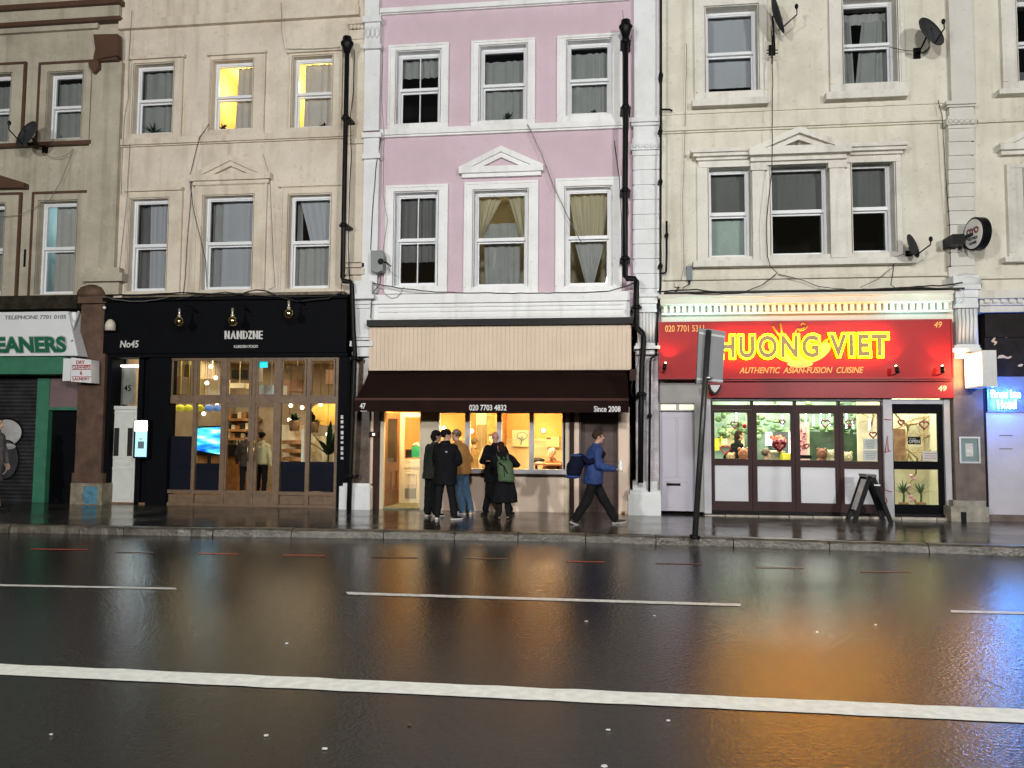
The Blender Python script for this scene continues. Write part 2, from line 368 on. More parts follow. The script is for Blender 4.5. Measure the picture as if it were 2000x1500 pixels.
def cloth(r, Y, spec):
    """spec: x at top left/right, x at bottom left/right, top, bottom (fractions), pleat depth"""
    tl, tr, bl, br_, t, b, amp = spec; X0, Z0, X1, Z1 = r; W = X1-X0; Hh = Z1-Z0; nx, nz_ = 36, 8; vs = []
    ph = R_.uniform(0, 6); fq = R_.uniform(22, 52)
    for j in range(nz_+1):
        v = j/nz_; z = Z1-Hh*(t+(b-t)*v)
        for i in range(nx+1):
            u = i/nx; x = X0+W*((tl+(tr-tl)*u)*(1-v)+(bl+(br_-bl)*u)*v)
            vs.append((x, Y+amp*math.sin(u*fq*max(.3, tr-tl)+ph+math.sin(u*9)*1.5)+amp*.5*math.sin(v*5+u*7), z))
    m = MB(); m.add(vs, [(j*(nx+1)+i, j*(nx+1)+i+1, (j+1)*(nx+1)+i+1, (j+1)*(nx+1)+i) for j in range(nz_) for i in range(nx)], True); return m
HOLES = {}
def window(b, key, px, cloths, lit=None, rail=.5, rec=.13, bar=False, openb=0, room=(.05, .05, .05), fw=.045, rd=1.6, froom=None):
    """sash window: frame part with panes and curtains, and the room behind it"""
    r = rect(*px, FY+rec); X0, Z0, X1, Z1 = r
    HOLES.setdefault(key, []).append((X0-.012, Z0-.012, X1+.012, Z1+.012))
    Y = FY+rec; zm = Z0+(Z1-Z0)*rail
    m = MB(); ring(m, r, fw, Y-.02, Y+.08)
    m.box(X0+fw, X1-fw, Y-.035, Y+.03, zm-.022, zm+.03)
    ring(m, (X0+fw, zm+.03, X1-fw, Z1-fw), .022, Y+.0, Y+.045, True)
    ring(m, (X0+fw, Z0+fw+openb, X1-fw, zm-.022), .032, Y+.035, Y+.07, True, .045)
    if bar: m.box((X0+X1)/2-.009, (X0+X1)/2+.009, Y+.01, Y+.05, Z0+fw, Z1-fw)
    f = part("window", m, upvc, b)
    p = MB(); p.quad((X0+fw, Y+.025, zm), (X1-fw, Y+.025, zm), (X1-fw, Y+.025, Z1-fw), (X0+fw, Y+.025, Z1-fw)); part("pane", p, pane_m, f)
    p = MB(); p.quad((X0+fw, Y+.055, Z0+fw), (X1-fw, Y+.055, Z0+fw), (X1-fw, Y+.055, zm), (X0+fw, Y+.055, zm)); part("pane", p, pane_m, f)
    for i, c in enumerate(cloths):
        part("curtain", cloth((X0+.03, Z0+.03, X1-.03, Z1-.03), Y+.15+.04*i, c[1:]), c[0], f)
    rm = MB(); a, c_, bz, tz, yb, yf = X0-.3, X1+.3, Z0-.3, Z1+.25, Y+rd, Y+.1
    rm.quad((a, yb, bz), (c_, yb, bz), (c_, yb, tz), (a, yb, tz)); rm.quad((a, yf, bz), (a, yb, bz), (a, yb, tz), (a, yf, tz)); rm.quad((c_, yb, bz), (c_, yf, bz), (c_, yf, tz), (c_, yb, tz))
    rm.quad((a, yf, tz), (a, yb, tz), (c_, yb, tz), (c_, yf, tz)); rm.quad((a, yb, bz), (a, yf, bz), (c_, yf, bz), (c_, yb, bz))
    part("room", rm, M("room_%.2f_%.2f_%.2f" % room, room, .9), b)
    if lit: point("room_light", (X0+(X1-X0)*.35, Y+rd*.55, Z1-.15), lit[0], lit[1], .06, b)
    return f, r
def surround(b, px, pin, mat, proud=.045, inner=.02, rec=.13, sill=None, line=True):
    ri0 = rect(*pin, FY+rec); ri = (ri0[0]-.03, ri0[1]-.012, ri0[2]+.03, ri0[3]+.03); ro = rect(*px, FY-proud)
    ro = (ro[0], min(ro[1], ri[1]), ro[2], ro[3])
    m = MB(); outer_ring(m, ro, ri, FY-proud, FY+.01)
    if line:
        w_ = (ri[0]-ro[0]); k = .55
        r2 = (ro[0]+w_*k, ri[1]+.001, ro[2]-w_*k, ro[3]-(ro[3]-ri[3])*k)
        outer_ring(m, (ro[0]-.0, ri[1]+.002, ro[2]+.0, ro[3]+.0), (ro[0]+w_*.3, ri[1]+.002, ro[2]-w_*.3, ro[3]-w_*.3), FY-proud-.018, FY-proud-.001, False)
    hl = (ri0[0]-.012, ri0[1]-.012, ri0[2]+.012, ri0[3]+.012); outer_ring(m, (hl[0]-.001, hl[1]-.001, hl[2]+.001, hl[3]+.001), (hl[0]+.011, hl[1]+.011, hl[2]-.011, hl[3]-.011), FY-proud+.004, FY+rec-.021)
    part("window_surround", m, mat, b)
def band(m, x0, x1, y0, y1, d, prof=((0, 1), )):
    X0, Z0, X1, Z1 = rect(x0, y0, x1, y1, FY-d)
    m.box(X0, X1, FY-d, FY+.02, Z0, Z1)
def moulding(m, x0, x1, ytop, ybot, d, steps=4, back=-.02):
    X0, Z0, X1, Z1 = rect(x0, ytop, x1, ybot, FY-d); h = (Z1-Z0)/steps
    for i in range(steps):
        k = (i+1)/steps; m.box(X0-(.0 if i else 0), X1, FY-d*k, FY-back, Z0+h*i, Z0+h*(i+1))
def pediment(b, x0, x1, yb, apex, mat, d=.14, tymp=None, th=13):
    A = unp(x0, yb, FY-d); C = unp(x1, yb, FY-d); P = unp(*apex, FY-d); zb = (A[1]+C[1])/2; xm = (A[0]+C[0])/2; tz = P[1]
    m = MB(); t = th/1500*FY
    m.box(A[0], C[0], FY-d, FY, zb-t*.9, zb)
    m.box(A[0]+.05, C[0]-.05, FY-d*.6, FY, zb-t*1.45, zb-t*.9)
    hw = (C[0]-A[0])/2; hh = tz-zb
    for k0, k1, dd in ((0, .55, d), (.55, 1.0, d*.72)):
        for s in (-1, 1):
            o0, o1 = t*1.5*k0, t*1.5*k1
            f = lambda o: (hw-o*hw/hh*1.05, hh-o*1.05)
            w0, h0 = f(o0); w1, h1 = f(o1)
            if k0 == 0: w0, h0 = hw, hh
            pts = [(xm+s*w0, zb+.001), (xm, zb+h0), (xm, zb+h1), (xm+s*w1, zb+.001)]
            m.prism(pts, FY-dd, FY)
    part("pediment", m, mat, b)
    if tymp:
        m = MB(); m.prism([(xm-hw*.8, zb), (xm+hw*.8, zb), (xm, zb+hh*.8)], FY-.03, FY); part("pediment_panel", m, tymp, b)

def shell(b, xl, xr, mat, holes_key, ztop=12.4, zb=None):
    """front wall with its openings above the shopfront, side and back walls, roof"""
    Xl, Xr = xl, xr
    m = MB(); wallgrid(m, Xl, zb, Xr, ztop, HOLES[holes_key], FY, FY+.2)
    m.box(Xl, Xr, FY+8.5, FY+8.7, 0, ztop); m.box(Xl, Xl+.04, FY+2.2, FY+8.5, 0, ztop); m.box(Xr-.04, Xr, FY+2.2, FY+8.5, 0, ztop)
    part("wall", m, mat, b)
    m = MB(); m.box(Xl, Xr, FY-.25, FY+8.7, ztop, ztop+.15); m.box(Xl, Xr, FY-.35, FY+.3, ztop+.15, ztop+.5); part("roof", m, M("roof_lead", (.12,.12,.13), .7), b)

XA0 = -22.0; XAB = fx(233, 300); XBC = fx(712, 300); XCD = fx(1291, 300); XDE = fx(1906, 300); XE1 = 18.0
G = (1.0, .78, .42)
# ============================================================ building with the cleaners (left edge)
A = thing("terraced_house", "khaki rendered house with brown painted trim above the green and white cleaners shop", "house", ((XA0+XAB)/2, FY, PAV))
c1 = ("curtain",)
window(A, 'A', (103, 148, 169, 276), [(net_d, 0, 1, 0, 1, .06, 1, .012)], rail=.5)
window(A, 'A', (-36, 152, 30, 284), [(net_d, 0, 1, 0, 1, .08, 1, .012)])
window(A, 'A', (84, 398, 157, 577), [(net_o, .17, 1, .17, 1, 0, 1, .01)], lit=(8, (.8, .95, 1)), room=(.6, .75, .75))
window(A, 'A', (-45, 404, 17, 577), [(net, 0, 1, 0, 1, 0, 1, .01)])
shell(A, XA0, XAB, khaki, 'A', zb=fz(75, 580))
for o_, i_ in (((76, 124, 176, 284), (103, 148, 169, 276)), ((-62, 128, 42, 290), (-36, 152, 30, 284)), ((62, 378, 172, 582), (84, 398, 157, 577)), ((-70, 382, 32, 582), (-45, 404, 17, 577))):
    surround(A, o_, i_, khaki, .04, line=False)
    ro = rect(*o_, FY-.05); m = MB(); wd = .055
    m.box(ro[0]-wd, ro[0], FY-.05, FY, ro[1], ro[3]+wd); m.box(ro[2], ro[2]+wd, FY-.05, FY, ro[1], ro[3]+wd); m.box(ro[0], ro[2], FY-.055, FY, ro[3], ro[3]+wd); part("window_trim", m, brown, A)
m = MB()
m.pb(-400, 285, 176, 292, 0, .12); part("sill_band", m, brown, A)
m = MB(); m.pb(-400, 50, 232, 57, 0, .17); part("cornice_stripe", m, brown, A)
m = MB(); m.pb(-400, 16, 232, 25, 0, .24); part("cornice_stripe", m, brown, A)
m = MB(); m.pb(-400, -40, 232, 16, 0, .22); m.pb(-400, 26, 232, 50, 0, .15); m.pb(-400, 58, 190, 72, 0, .08); part("cornice", m, khaki, A)
m = MB(); m.pb(172, 122, 230, 540, 0, .1); m.pb(166, 523, 233, 533, 0, .17); m.pb(160, 533, 238, 549, 0, .22); m.pb(168, 549, 232, 575, 0, .12); part("pilaster", m, khaki, A)
m = MB(); m.pp([(182, 67), (230, 66), (230, 108), (205, 112), (190, 116), (182, 112), (186, 95)], .1, .24); m.pb(182, 112, 228, 118, .1, .2); part("bracket", m, brown, A)
m = MB(); m.pp([(172, 122), (192, 118), (192, 132), (182, 142), (174, 132)], .1, .2); part("bracket", m, brown, A)
m = MB(); m.pp([(-140, 368), (46, 366), (46, 356), (-40, 330), (-140, 358)], 0, .16); part("pediment", m, brown, A)
for x in (34, 48):
    m = MB(); m.pb(x-2, 487, x+2, 521, 0, .012); part("air_slot", m, black_m, A)
bw = M("brown_pier_paint", (.10,.055,.035), .7, var=.35, vs=6, streak=.5, scol=(.03,.02,.015), bump=.3)
m = MB(); m.pb(152, 592, 203, 936, -.1, .2); m.pb(146, 578, 207, 592, -.1, .28); m.pb(140, 924, 200, 944, -.1, .24)
part("pier", m, bw, A)
m = MB(); cx, cz = unp(181, 572, FY-.1); m.loft([((cx, FY-.14, cz-.1), .29, .2), ((cx, FY-.14, cz), .29, .2), ((cx, FY-.13, cz+.1), .22, .16), ((cx, FY-.12, cz+.16), .08, .06)]); part("pier_cap", m, bw, A)
m = MB(); m.pb(137, 944, 199, 992, -.1, .3); part("pier_base", m, M("dirty_plinth", (.22,.19,.13), .6, var=.4, vs=7, bump=.5), A)
m = MB(); m.pb(162, 950, 190, 984, .3, .304); part("paint_patch", m, M("blue_paint_patch", (.07,.2,.28), .6, var=.4, vs=12), A)
m = MB(); m.pb(-400, 580, 150, 606, -.1, .3); m.pb(-400, 606, 147, 616, -.1, .1); part("shop_cornice", m, M("sooty_cornice", (.03,.026,.02), .8, var=.4, vs=8, bump=.4), A)
# sloping shop board
sign_w = M("white_sign_board", (.72,.74,.75), .35, var=.03)
m = MB(); yA, zA = FY-.4, fz(60, 609, .4); yB, zB = FY-.5, fz(60, 695, .5); xr0, xr1 = fx(133, 609, .4), fx(152, 695, .5)
m.add([(XA0, yA, zA), (xr0, yA, zA), (xr1, yB, zB), (XA0, yB, zB), (XA0, FY, zA), (xr0, FY, zA), (xr1, FY, zB), (XA0, FY, zB)], [(0, 3, 2, 1), (1, 2, 6, 5), (0, 1, 5, 4), (3, 7, 6, 2)])
part("sign_board", m, sign_w, A)
gsign = M("green_letter_paint", (.01,.12,.06), .4)
def slope_text(s, px0, px1, t0, t1, mat, nm, off=0.0, sh=0, hz=0.006):
    """lettering lying on the sloping board; t runs 0 (top) to 1 (bottom)"""
    o = text(nm, s, (px0, 640, px1, 660), .4, mat, A, .01, off, sh)
    zs = [v.co.z for v in o.data.vertices]; z0, z1 = min(zs), max(zs)
    for v in o.data.vertices:
        q = (z1-v.co.z)/(z1-z0); t = t0+(t1-t0)*q; f = (v.co.y-(FY-.41))/.01
        v.co.y = yA+(yB-yA)*t-.004-hz*(1-f); v.co.z = zA+(zB-zA)*t
slope_text("CLEANERS", -47, 137, .57, .93, gsign, "lettering", .045, -.22)
slope_text("CLEANERS", -50, 139.5, .55, .95, M("grey_letter_edge", (.35,.38,.38), .5), "lettering_edge", .085, -.22, .002)
slope_text("TELEPHONE 7701 0105", 9, 129, .08, .17, M("grey_letter", (.18,.19,.19), .5), "lettering", .02)
m = MB(); m.tube([(xr0+.09, FY-.2, zA+.02), (xr0+.12, FY-.35, zA-.25), (xr0+.17, FY-.45, zB+.28)], .035); m.box(xr0+.01, xr0+.1, FY-.3, FY-.05, zA-.5, zA); part("sign_end", m, white, A)
green = M("green_shop_paint", (.035,.17,.10), .5, var=.15, vs=5, streak=.3, scol=(.02,.06,.04))
m = MB(); m.pb(-400, 698, 128, 731, -.1, .42); part("shutter_housing", m, green, A)
m = MB(); m.pb(68, 733, 92, 988, -.1, .02); m.pb(-400, 731, 94, 735, -.1, .04); m.pb(95, 795, 152, 801, -.1, .04); part("shop_frame", m, green, A)
m = MB(); X0, Z0, X1, Z1 = rect(-400, 735, 68, 985, FY); n = 34
for i in range(n):
    z = Z0+(Z1-Z0)*i/n; h = (Z1-Z0)/n
    m.loft([((0, 0, 0), .01, .01)]*0 or [], 4) if False else m.add([(X0, FY+.06, z), (X1, FY+.06, z), (X1, FY+.035, z+h*.35), (X0, FY+.035, z+h*.35), (X1, FY+.035, z+h*.7), (X0, FY+.035, z+h*.7), (X1, FY+.06, z+h*.98), (X0, FY+.06, z+h*.98)], [(0, 1, 2, 3), (3, 2, 4, 5), (5, 4, 6, 7)])
part("roller_shutter", m, M("shutter_steel", (.07,.07,.075), .38, .6, var=.4, vs=3), A)
m = MB(); c = unp(6, 900, FY)
def disc(m, px, py, rx, ry, Y, n=28, th=.004):
    cX, cZ = unp(px, py, Y); k = Y/1500
    m.prism([(cX+rx*k*math.cos(2*math.pi*i/n), cZ+ry*k*math.sin(2*math.pi*i/n)) for i in range(n)], Y-th, Y)
def ringp(m, px, py, rx, ry, wd, Y, n=36, a0=0, a1=360):
    cX, cZ = unp(px, py, Y); k = Y/1500
    for i in range(n):
        a, b = math.radians(a0+(a1-a0)*i/n), math.radians(a0+(a1-a0)*(i+1)/n)
        P = [(cX+(rx+s)*k*math.cos(t), cZ+(ry+s)*k*math.sin(t)) for t, s in ((a, 0), (b, 0), (b, wd), (a, wd))]
        m.prism(P, Y-.004, Y)
disc(m, 12, 845, 36, 28, FY+.033); part("spray_paint", m, M("silver_spray", (.38,.38,.37), .5, var=.2), A)
m = MB(); disc(m, 10, 898, 30, 40, FY+.028); part("spray_paint", m, M("dark_spray", (.06,.06,.065), .5, var=.3), A)
m = MB(); ringp(m, 12, 845, 36, 28, 4, FY+.026); ringp(m, 10, 898, 30, 40, 3, FY+.022); part("spray_outline", m, black_m, A)
m = MB(); disc(m, 18, 872, 15, 6, FY+.018); ringp(m, 5, 915, 8, 10, 3, FY+.018); part("spray_paint", m, M("silver_spray", (.38,.38,.37), .5), A)
m = MB(); X0, Z0, X1, Z1 = rect(86, 801, 152, 987, FY+.1); m.box(X0, X1, FY+.1, FY+.16, Z0, Z1); part("door", m, navy, A)
m = MB(); m.pb(150, 843, 155, 857, -.05, .06); part("door_buzzer", m, white, A)
m = MB(); m.pb(93, 735, 160, 797, -.1, .0); part("fanlight_panel", m, M("mauve_board", (.17,.11,.115), .6, var=.15), A)
m = MB(); m.box(XA0, XAB, FY+.55, FY+.6, 0, 4.5); m.box(XA0, XAB, FY+.2, FY+2.5, fz(60, 582), fz(60, 582)+.1); m.box(XAB-.05, XAB, FY, FY+8, 0, 4.6); part("shop_back_wall", m, dark_room, A)
m = MB(); m.pb(-400, 980, 137, 992, -.5, .02); part("doorstep", m, M("stone_step", (.12,.115,.1), .5, var=.3, bump=.3), A)
# projecting box sign of the cleaners
bs = thing("projecting_sign", "white box sign with red lettering projecting beside the green cleaners shop front", "sign", (fx(150, 722), FY-.4, fz(150, 722)))
m = MB(); m.pp([(139, 698), (178, 703), (178, 748), (138, 745)], .25, .5); m.pb(123, 700, 138, 744, .28, .44); part("sign_box", m, sign_w, bs)
rl = M("red_sign_letter", (.35,.05,.05), .5)
for s_, b_ in (("DRY", (149, 704, 166, 711)), ("CLEANERS", (141, 714, 177, 720)), ("&", (156, 725, 161, 732)), ("LAUNDRY", (142, 737, 175, 743))): text("lettering", s_, b_, .502, rl, bs, .003, .03)
m = MB(); m.pb(140, 712.5, 177.5, 714, .5, .503); m.pb(140, 720.8, 177.5, 722.3, .5, .503); m.pb(140, 735, 177.5, 736.2, .5, .503); part("sign_stripe", m, rl, bs)

# ============================================================ number 45
B = thing("terraced_house", "beige rendered house above the black restaurant front with wooden windows, two upper rooms lit yellow", "house", ((XAB+XBC)/2, FY, PAV))
yel = (1.0, .74, .36)
window(B, 'B', (270, 132, 345, 266), [(net_d, 0, 1, 0, 1, 0, 1, .02)], room=(.12, .16, .16))
window(B, 'B', (421, 125, 499, 258), [(net_o, .46, 1, .42, 1, 0, 1, .02)], lit=(60, yel), room=(.8, .65, .3))
window(B, 'B', (577, 117, 653, 254), [(net_o, .16, 1, .15, 1, 0, 1, .018)], lit=(60, yel), room=(.8, .68, .35))
window(B, 'B', (261, 393, 334, 571), [(net_b, .3, 1, .35, 1, 0, 1, .008), (net_k, 0, .35, 0, .35, 0, 1, .02)], room=(.1, .1, .1))
window(B, 'B', (403, 387, 499, 568), [(net_b, .24, 1, .24, 1, 0, 1, .006), (net_d, 0, .3, 0, .3, 0, 1, .02)], room=(.12, .12, .12))
window(B, 'B', (569, 385, 649, 566), [(net_b, .1, 1, .42, 1, 0, .5, .008), (net, .0, 1, 0, 1, .5, 1, .02), (net_d, 0, .12, 0, .15, 0, .5, .01)], room=(.02, .02, .02))
shell(B, XAB, XBC, beige, 'B', zb=fz(450, 578))
for o_, i_ in (((254, 112, 356, 272), (270, 132, 345, 266)), ((409, 104, 517, 266), (421, 125, 499, 258)), ((563, 98, 668, 262), (577, 117, 653, 254)),
               ((247, 372, 354, 576), (261, 393, 334, 571)), ((379, 358, 519, 573), (403, 387, 499, 568)), ((547, 362, 668, 571), (569, 385, 649, 566))):
    surround(B, o_, i_, beige2, .035)
for x0, x1, y in ((250, 360, 110), (405, 518, 102), (560, 668, 97), (244, 356, 369), (544, 668, 360)): part("window_head", MB().pb(x0, y-3, x1, y+3, 0, .09), beige2, B)
m = MB(); m.pb(235, 262, 690, 274, 0, .1); m.pb(235, 274, 690, 278, 0, .05); part("string_course", m, beige2, B)
m = MB(); m.pb(232, 24, 700, 42, 0, .1); m.pb(232, -30, 700, 24, 0, .05); part("string_course", m, beige2, B)
pediment(B, 370, 527, 339, (448, 302), beige2, .14, beige, 14)
m = MB(); m.pb(676, 75, 711, 270, 0, .07); m.pb(676, 280, 711, 512, 0, .07); m.pb(674, 270, 713, 280, 0, .12); m.pb(672, 514, 711, 522, 0, .12); m.pb(670, 524, 711, 536, 0, .15); m.pb(676, 536, 711, 575, 0, .08)
part("pilaster", m, beige2, B)
m = MB(); m.pb(680, 38, 712, 46, 0, .16); m.pb(682, 58, 711, 76, 0, .1)
for i in range(4): cX, cZ = unp(686+i*7, 52, FY-.1); m.ball((cX, FY-.1, cZ), (.045, .04, .06), 10, 6)
part("capital", m, beige2, B)
# ground floor, number 45
m = MB(); m.pb(203, 583, 677, 689, -.2, .22); m.pb(200, 578, 679, 585, -.2, .3); part("fascia", m, navy, B)
m = MB(); m.pb(238, 572, 672, 581, 0, .26); part("fascia_ledge", m, M("sooty_ledge", (.16,.13,.09), .8, var=.5, vs=9, bump=.5), B)
wl = M("white_letter", (.62,.62,.60), .5)
text("lettering", "No45", (235, 665, 271, 679), .222, wl, B, .01, .015, .12)
# deco letters with a slanting lower cut
def deco():
    x = 438.5
    for ch, wd in (("N", 11), ("A", 12.5), ("N", 12), ("D", 11), ("I", 8.5), ("N", 11.5), ("E", 9)):
        m = MB(); q = lambda pts: m.pp([(x+a*wd, 646+b*16+(0.0)) for a, b in pts], .221, .24)
        if ch == "N": q([(0, 0), (.3, 0), (.3, 1), (0, 1)]); q([(.3, 0), (.62, .95), (.62, 1), (.34, .55)]); q([(.62, 0), (.88, 0), (.88, 1), (.62, 1)])
        if ch == "A": q([(.38, 0), (.56, 0), (.9, 1), (.62, 1)]); q([(.38, .15), (.5, .4), (.25, 1), (0, 1)]); q([(.35, .6), (.6, .6), (.6, .72), (.32, .72)])
        if ch == "D": q([(0, 0), (.28, 0), (.28, 1), (0, 1)]); q([(.34, 0), (.6, .06), (.88, .35), (.88, .68), (.6, .95), (.34, 1), (.34, .86), (.55, .8), (.66, .5), (.55, .18), (.34, .12)])
        if ch == "I": q([(0, 0), (.85, 0), (.85, .2), (0, .2)]); q([(.5, .2), (.8, .2), (.35, .8), (.05, .8)]); q([(0, .8), (.85, .8), (.85, 1), (0, 1)])
        if ch == "E": q([(0, 0), (.32, 0), (.32, 1), (0, 1)]); [q([(.32, a), (.85, a), (.85, a+.14), (.32, a+.14)]) for a in (0, .43, .86)]
        part("lettering", m, wl, B); x += wd
deco()
text("lettering", "KURDISH FOOD", (457, 674, 504, 679.5), .222, wl, B, .006, .02)
m = MB(); m.pb(203, 690, 214, 990, -.2, .12); m.pb(214, 690, 678, 697, -.2, .18); m.pb(288, 697, 328, 990, -.12, .14); m.pb(659, 697, 682, 992, -.2, .14); m.pb(266, 700, 276, 992, -.4, .02); m.pb(275, 702, 288, 992, -.42, -.05)
part("shop_frame", m, navy, B)
gd = M("grey_doorway_panel", (.2,.2,.18), .45, var=.2, vs=6)
m = MB(); m.pb(216, 716, 262, 790, -.32, -.25); part("fanlight", m, gd, B)
m = MB(); m.pb(219, 712.5, 270, 716.5, -.3, -.15); part("strip_light", m, M("strip_light_glow", (1,1,.95), emit=2.2, ecol=(1, 1, .95)), B)
text("lettering", "45", (242, 752, 256, 764), -.248, navy, B, .003, .02)
m = MB(); X0, Z0, X1, Z1 = rect(211, 793, 266, 989, FY+.02)
m.box(X0, X1, FY+.02, FY+.09, Z0, Z1)
dr = part("door", m, M("white_upvc_door", (.62,.64,.60), .4, var=.06, vs=5), B)
W_, H_ = X1-X0, Z1-Z0
def fr(a, b, c, d): return (X0+W_*a, Z0+H_*b, X0+W_*c, Z0+H_*d)
m = MB()
for q in ((.1, .07, .9, .38), (.1, .48, .9, .94)): ring(m, fr(*q), .022, FY+.005, FY+.02)
m.box(X0-.0, X1, FY-.01, FY+.02, Z0+H_*.965, Z1); m.box(*[X0+W_*.25, X0+W_*.78], FY+.0, FY+.02, Z0+H_*.41, Z0+H_*.445); part("door_moulding", m, MATS["white_upvc_door"], dr)
for a in (.2, .68):
    m = MB(); m.box(X0+W_*a, X0+W_*(a+.17), FY+.008, FY+.02, Z0+H_*.5, Z0+H_*.78); part("door_pane", m, M("dark_pane", (.03,.03,.03), .15), dr)
# wooden shopfront
wood = M("brown_oak", (.16,.10,.058), .5, var=.25, vs=9, streak=.5, scol=(.12,.07,.035), bump=.1)
m = MB(); F0, F1 = .02, .1
XL, ZB_, XR, ZT = rect(327, 697, 659, 990, FY-F1)
def vbar(m, xt, xb, yt, yb, w0, d0=F0, d1=F1):
    """an upright centred between two measured points"""
    X = (fx(xt, yt, d1)+fx(xb, yb, d1))/2; m.box(X-w0/2, X+w0/2, FY-d1, FY-d0, fz((xt+xb)/2, yb, d1), fz((xt+xb)/2, yt, d1))
for xt, xb, w_ in ((331, 321, .075), (383, 374, .07), (439, 431, .1), (497, 490, .07), (546, 539, .1), (603, 599, .08), (659, 656, .08)):
    vbar(m, xt, xb, 697, 988, w_)
for y0, y1 in ((696, 702), (774, 788)): m.pb(328, y0, 661, y1, F0, F1-.004)
m.pb(322, 959, 657, 966, F0, F1-.004); m.pb(320, 984, 657, 991, F0-.02, F1-.004)
m.pb(322, 966, 432, 985, F0, F0+.03); m.pb(540, 966, 657, 985, F0, F0+.03)
part("shopfront_frame", m, wood, B)
xs_t = (331, 383, 439, 497, 546, 603, 659); xs_b = (321, 374, 431, 490, 539, 599, 656)
def bay(i, y0, y1, d):
    k0 = ((y0+y1)/2-697)/291
    return rect(xs_t[i]+(xs_b[i]-xs_t[i])*k0+4, y0, xs_t[i+1]+(xs_b[i+1]-xs_t[i+1])*k0-4, y1, FY-d)
for i in range(6):
    r = bay(i, 701, 775, .07); m = MB(); ring(m, r, .035 if i not in (2, 3) else .05, FY-.085, FY-.03); f = part("fanlight_sash", m, wood, B)
    p = MB(); p.quad((r[0], FY-.05, r[1]), (r[2], FY-.05, r[1]), (r[2], FY-.05, r[3]), (r[0], FY-.05, r[3])); part("pane", p, shopglass, f)
for i in (0, 1, 4, 5):
    r = bay(i, 788, 960, .07); p = MB(); p.quad((r[0]-.03, FY-.05, r[1]), (r[2]+.03, FY-.05, r[1]), (r[2]+.03, FY-.05, r[3]), (r[0]-.03, FY-.05, r[3])); part("shop_window", p, shopglass, B)
    top = (852, 905, 902, 902)[(0, 1, 4, 5).index(i)]
    m = MB(); r2 = bay(i, top, 960, .04); m.box(r2[0]-.03, r2[2]+.03, FY-.03, FY, r2[1], r2[3]); part("navy_panel", m, M("navy_panel_paint", (.008,.011,.022), .5), B)
for i in (2, 3):
    r = bay(i, 789, 985, .07); m = MB(); X0, Z0, X1, Z1 = r; X0 -= .01; X1 += .01
    ring(m, (X0, Z0, X1, Z1), .062, FY-.085, FY-.03, True, .2); f = part("door", m, wood, B)
    p = MB(); p.quad((X0+.05, FY-.05, Z0+.19), (X1-.05, FY-.05, Z0+.19), (X1-.05, FY-.05, Z1-.05), (X0+.05, FY-.05, Z1-.05)); part("pane", p, shopglass, f)
    m = MB(); hx = X1-.035 if i == 2 else X0+.035; m.tube([(hx, FY-.13, Z0+.85), (hx, FY-.13, Z0+1.25)], .012); m.box(hx-.01, hx+.01, FY-.13, FY-.08, Z0+.88, Z0+.9); m.box(hx-.01, hx+.01, FY-.13, FY-.08, Z0+1.2, Z0+1.22); part("handle", m, M("brass", (.6,.42,.16), .3, .9), f)
m = MB(); m.pb(284, 952, 322, 992, -.3, .13); part("pier_base", m, M("stone_block", (.2,.17,.13), .6, var=.4, vs=7, bump=.4), B)
m = MB()
for i in range(9): m.pb(665.5, 811+i*10.2, 670.5, 818+i*10.2-(i % 3)*1.2, .14, .144)
part("sticker_strip", m, M("sticker_white", (.6,.6,.56), .6, var=.4, vs=30), B)
m = MB(); m.pb(509-7.5, 700, 522.5, 718, -.02, -.01); part("exit_light", m, M("cyan_sign_glow", (.02,.6,.7), emit=1.0, ecol=(.01, .62, .72)), B)
# room of number 45
wallB = M("taupe_plaster", (.34,.275,.2), .8, var=.15); ceilB = M("cream_ceiling", (.6,.54,.42), .8)
def room(b, xl, xr, z0, z1, depth, mw_, mc, mf, y0=.22):
    m = MB(); m.box(xl, xl+.05, FY+y0, FY+depth, z0, z1); m.box(xr-.05, xr, FY+y0, FY+depth, z0, z1); m.box(xl, xr, FY+depth, FY+depth+.1, z0, z1); part("room_wall", m, mw_, b)
    m = MB(); m.box(xl, xr, FY+y0-.1, FY+depth+.1, z1, z1+.1); part("ceiling", m, mc, b)
    m = MB(); m.box(xl, xr, FY-.02, FY+depth+.1, z0-.06, z0); part("room_floor", m, mf, b)
bl, br = fx(216, 850), fx(676, 850); ZF = PAV+.03
room(B, bl, br, ZF, 3.42, 5.2, wallB, ceilB, M("wood_floor", (.2,.12,.06), .4, var=.3, vs=6), .42)
for (x_, y_) in ((.2, 1.2), (.5, 2.6), (.8, 1.2), (.85, 3.6), (.15, 3.6)):
    area("ceiling_light", (bl+(br-bl)*x_, FY+y_, 3.36), 1.0, 36, (1, .8, .5), B, (bl+(br-bl)*x_, FY+y_, 0))

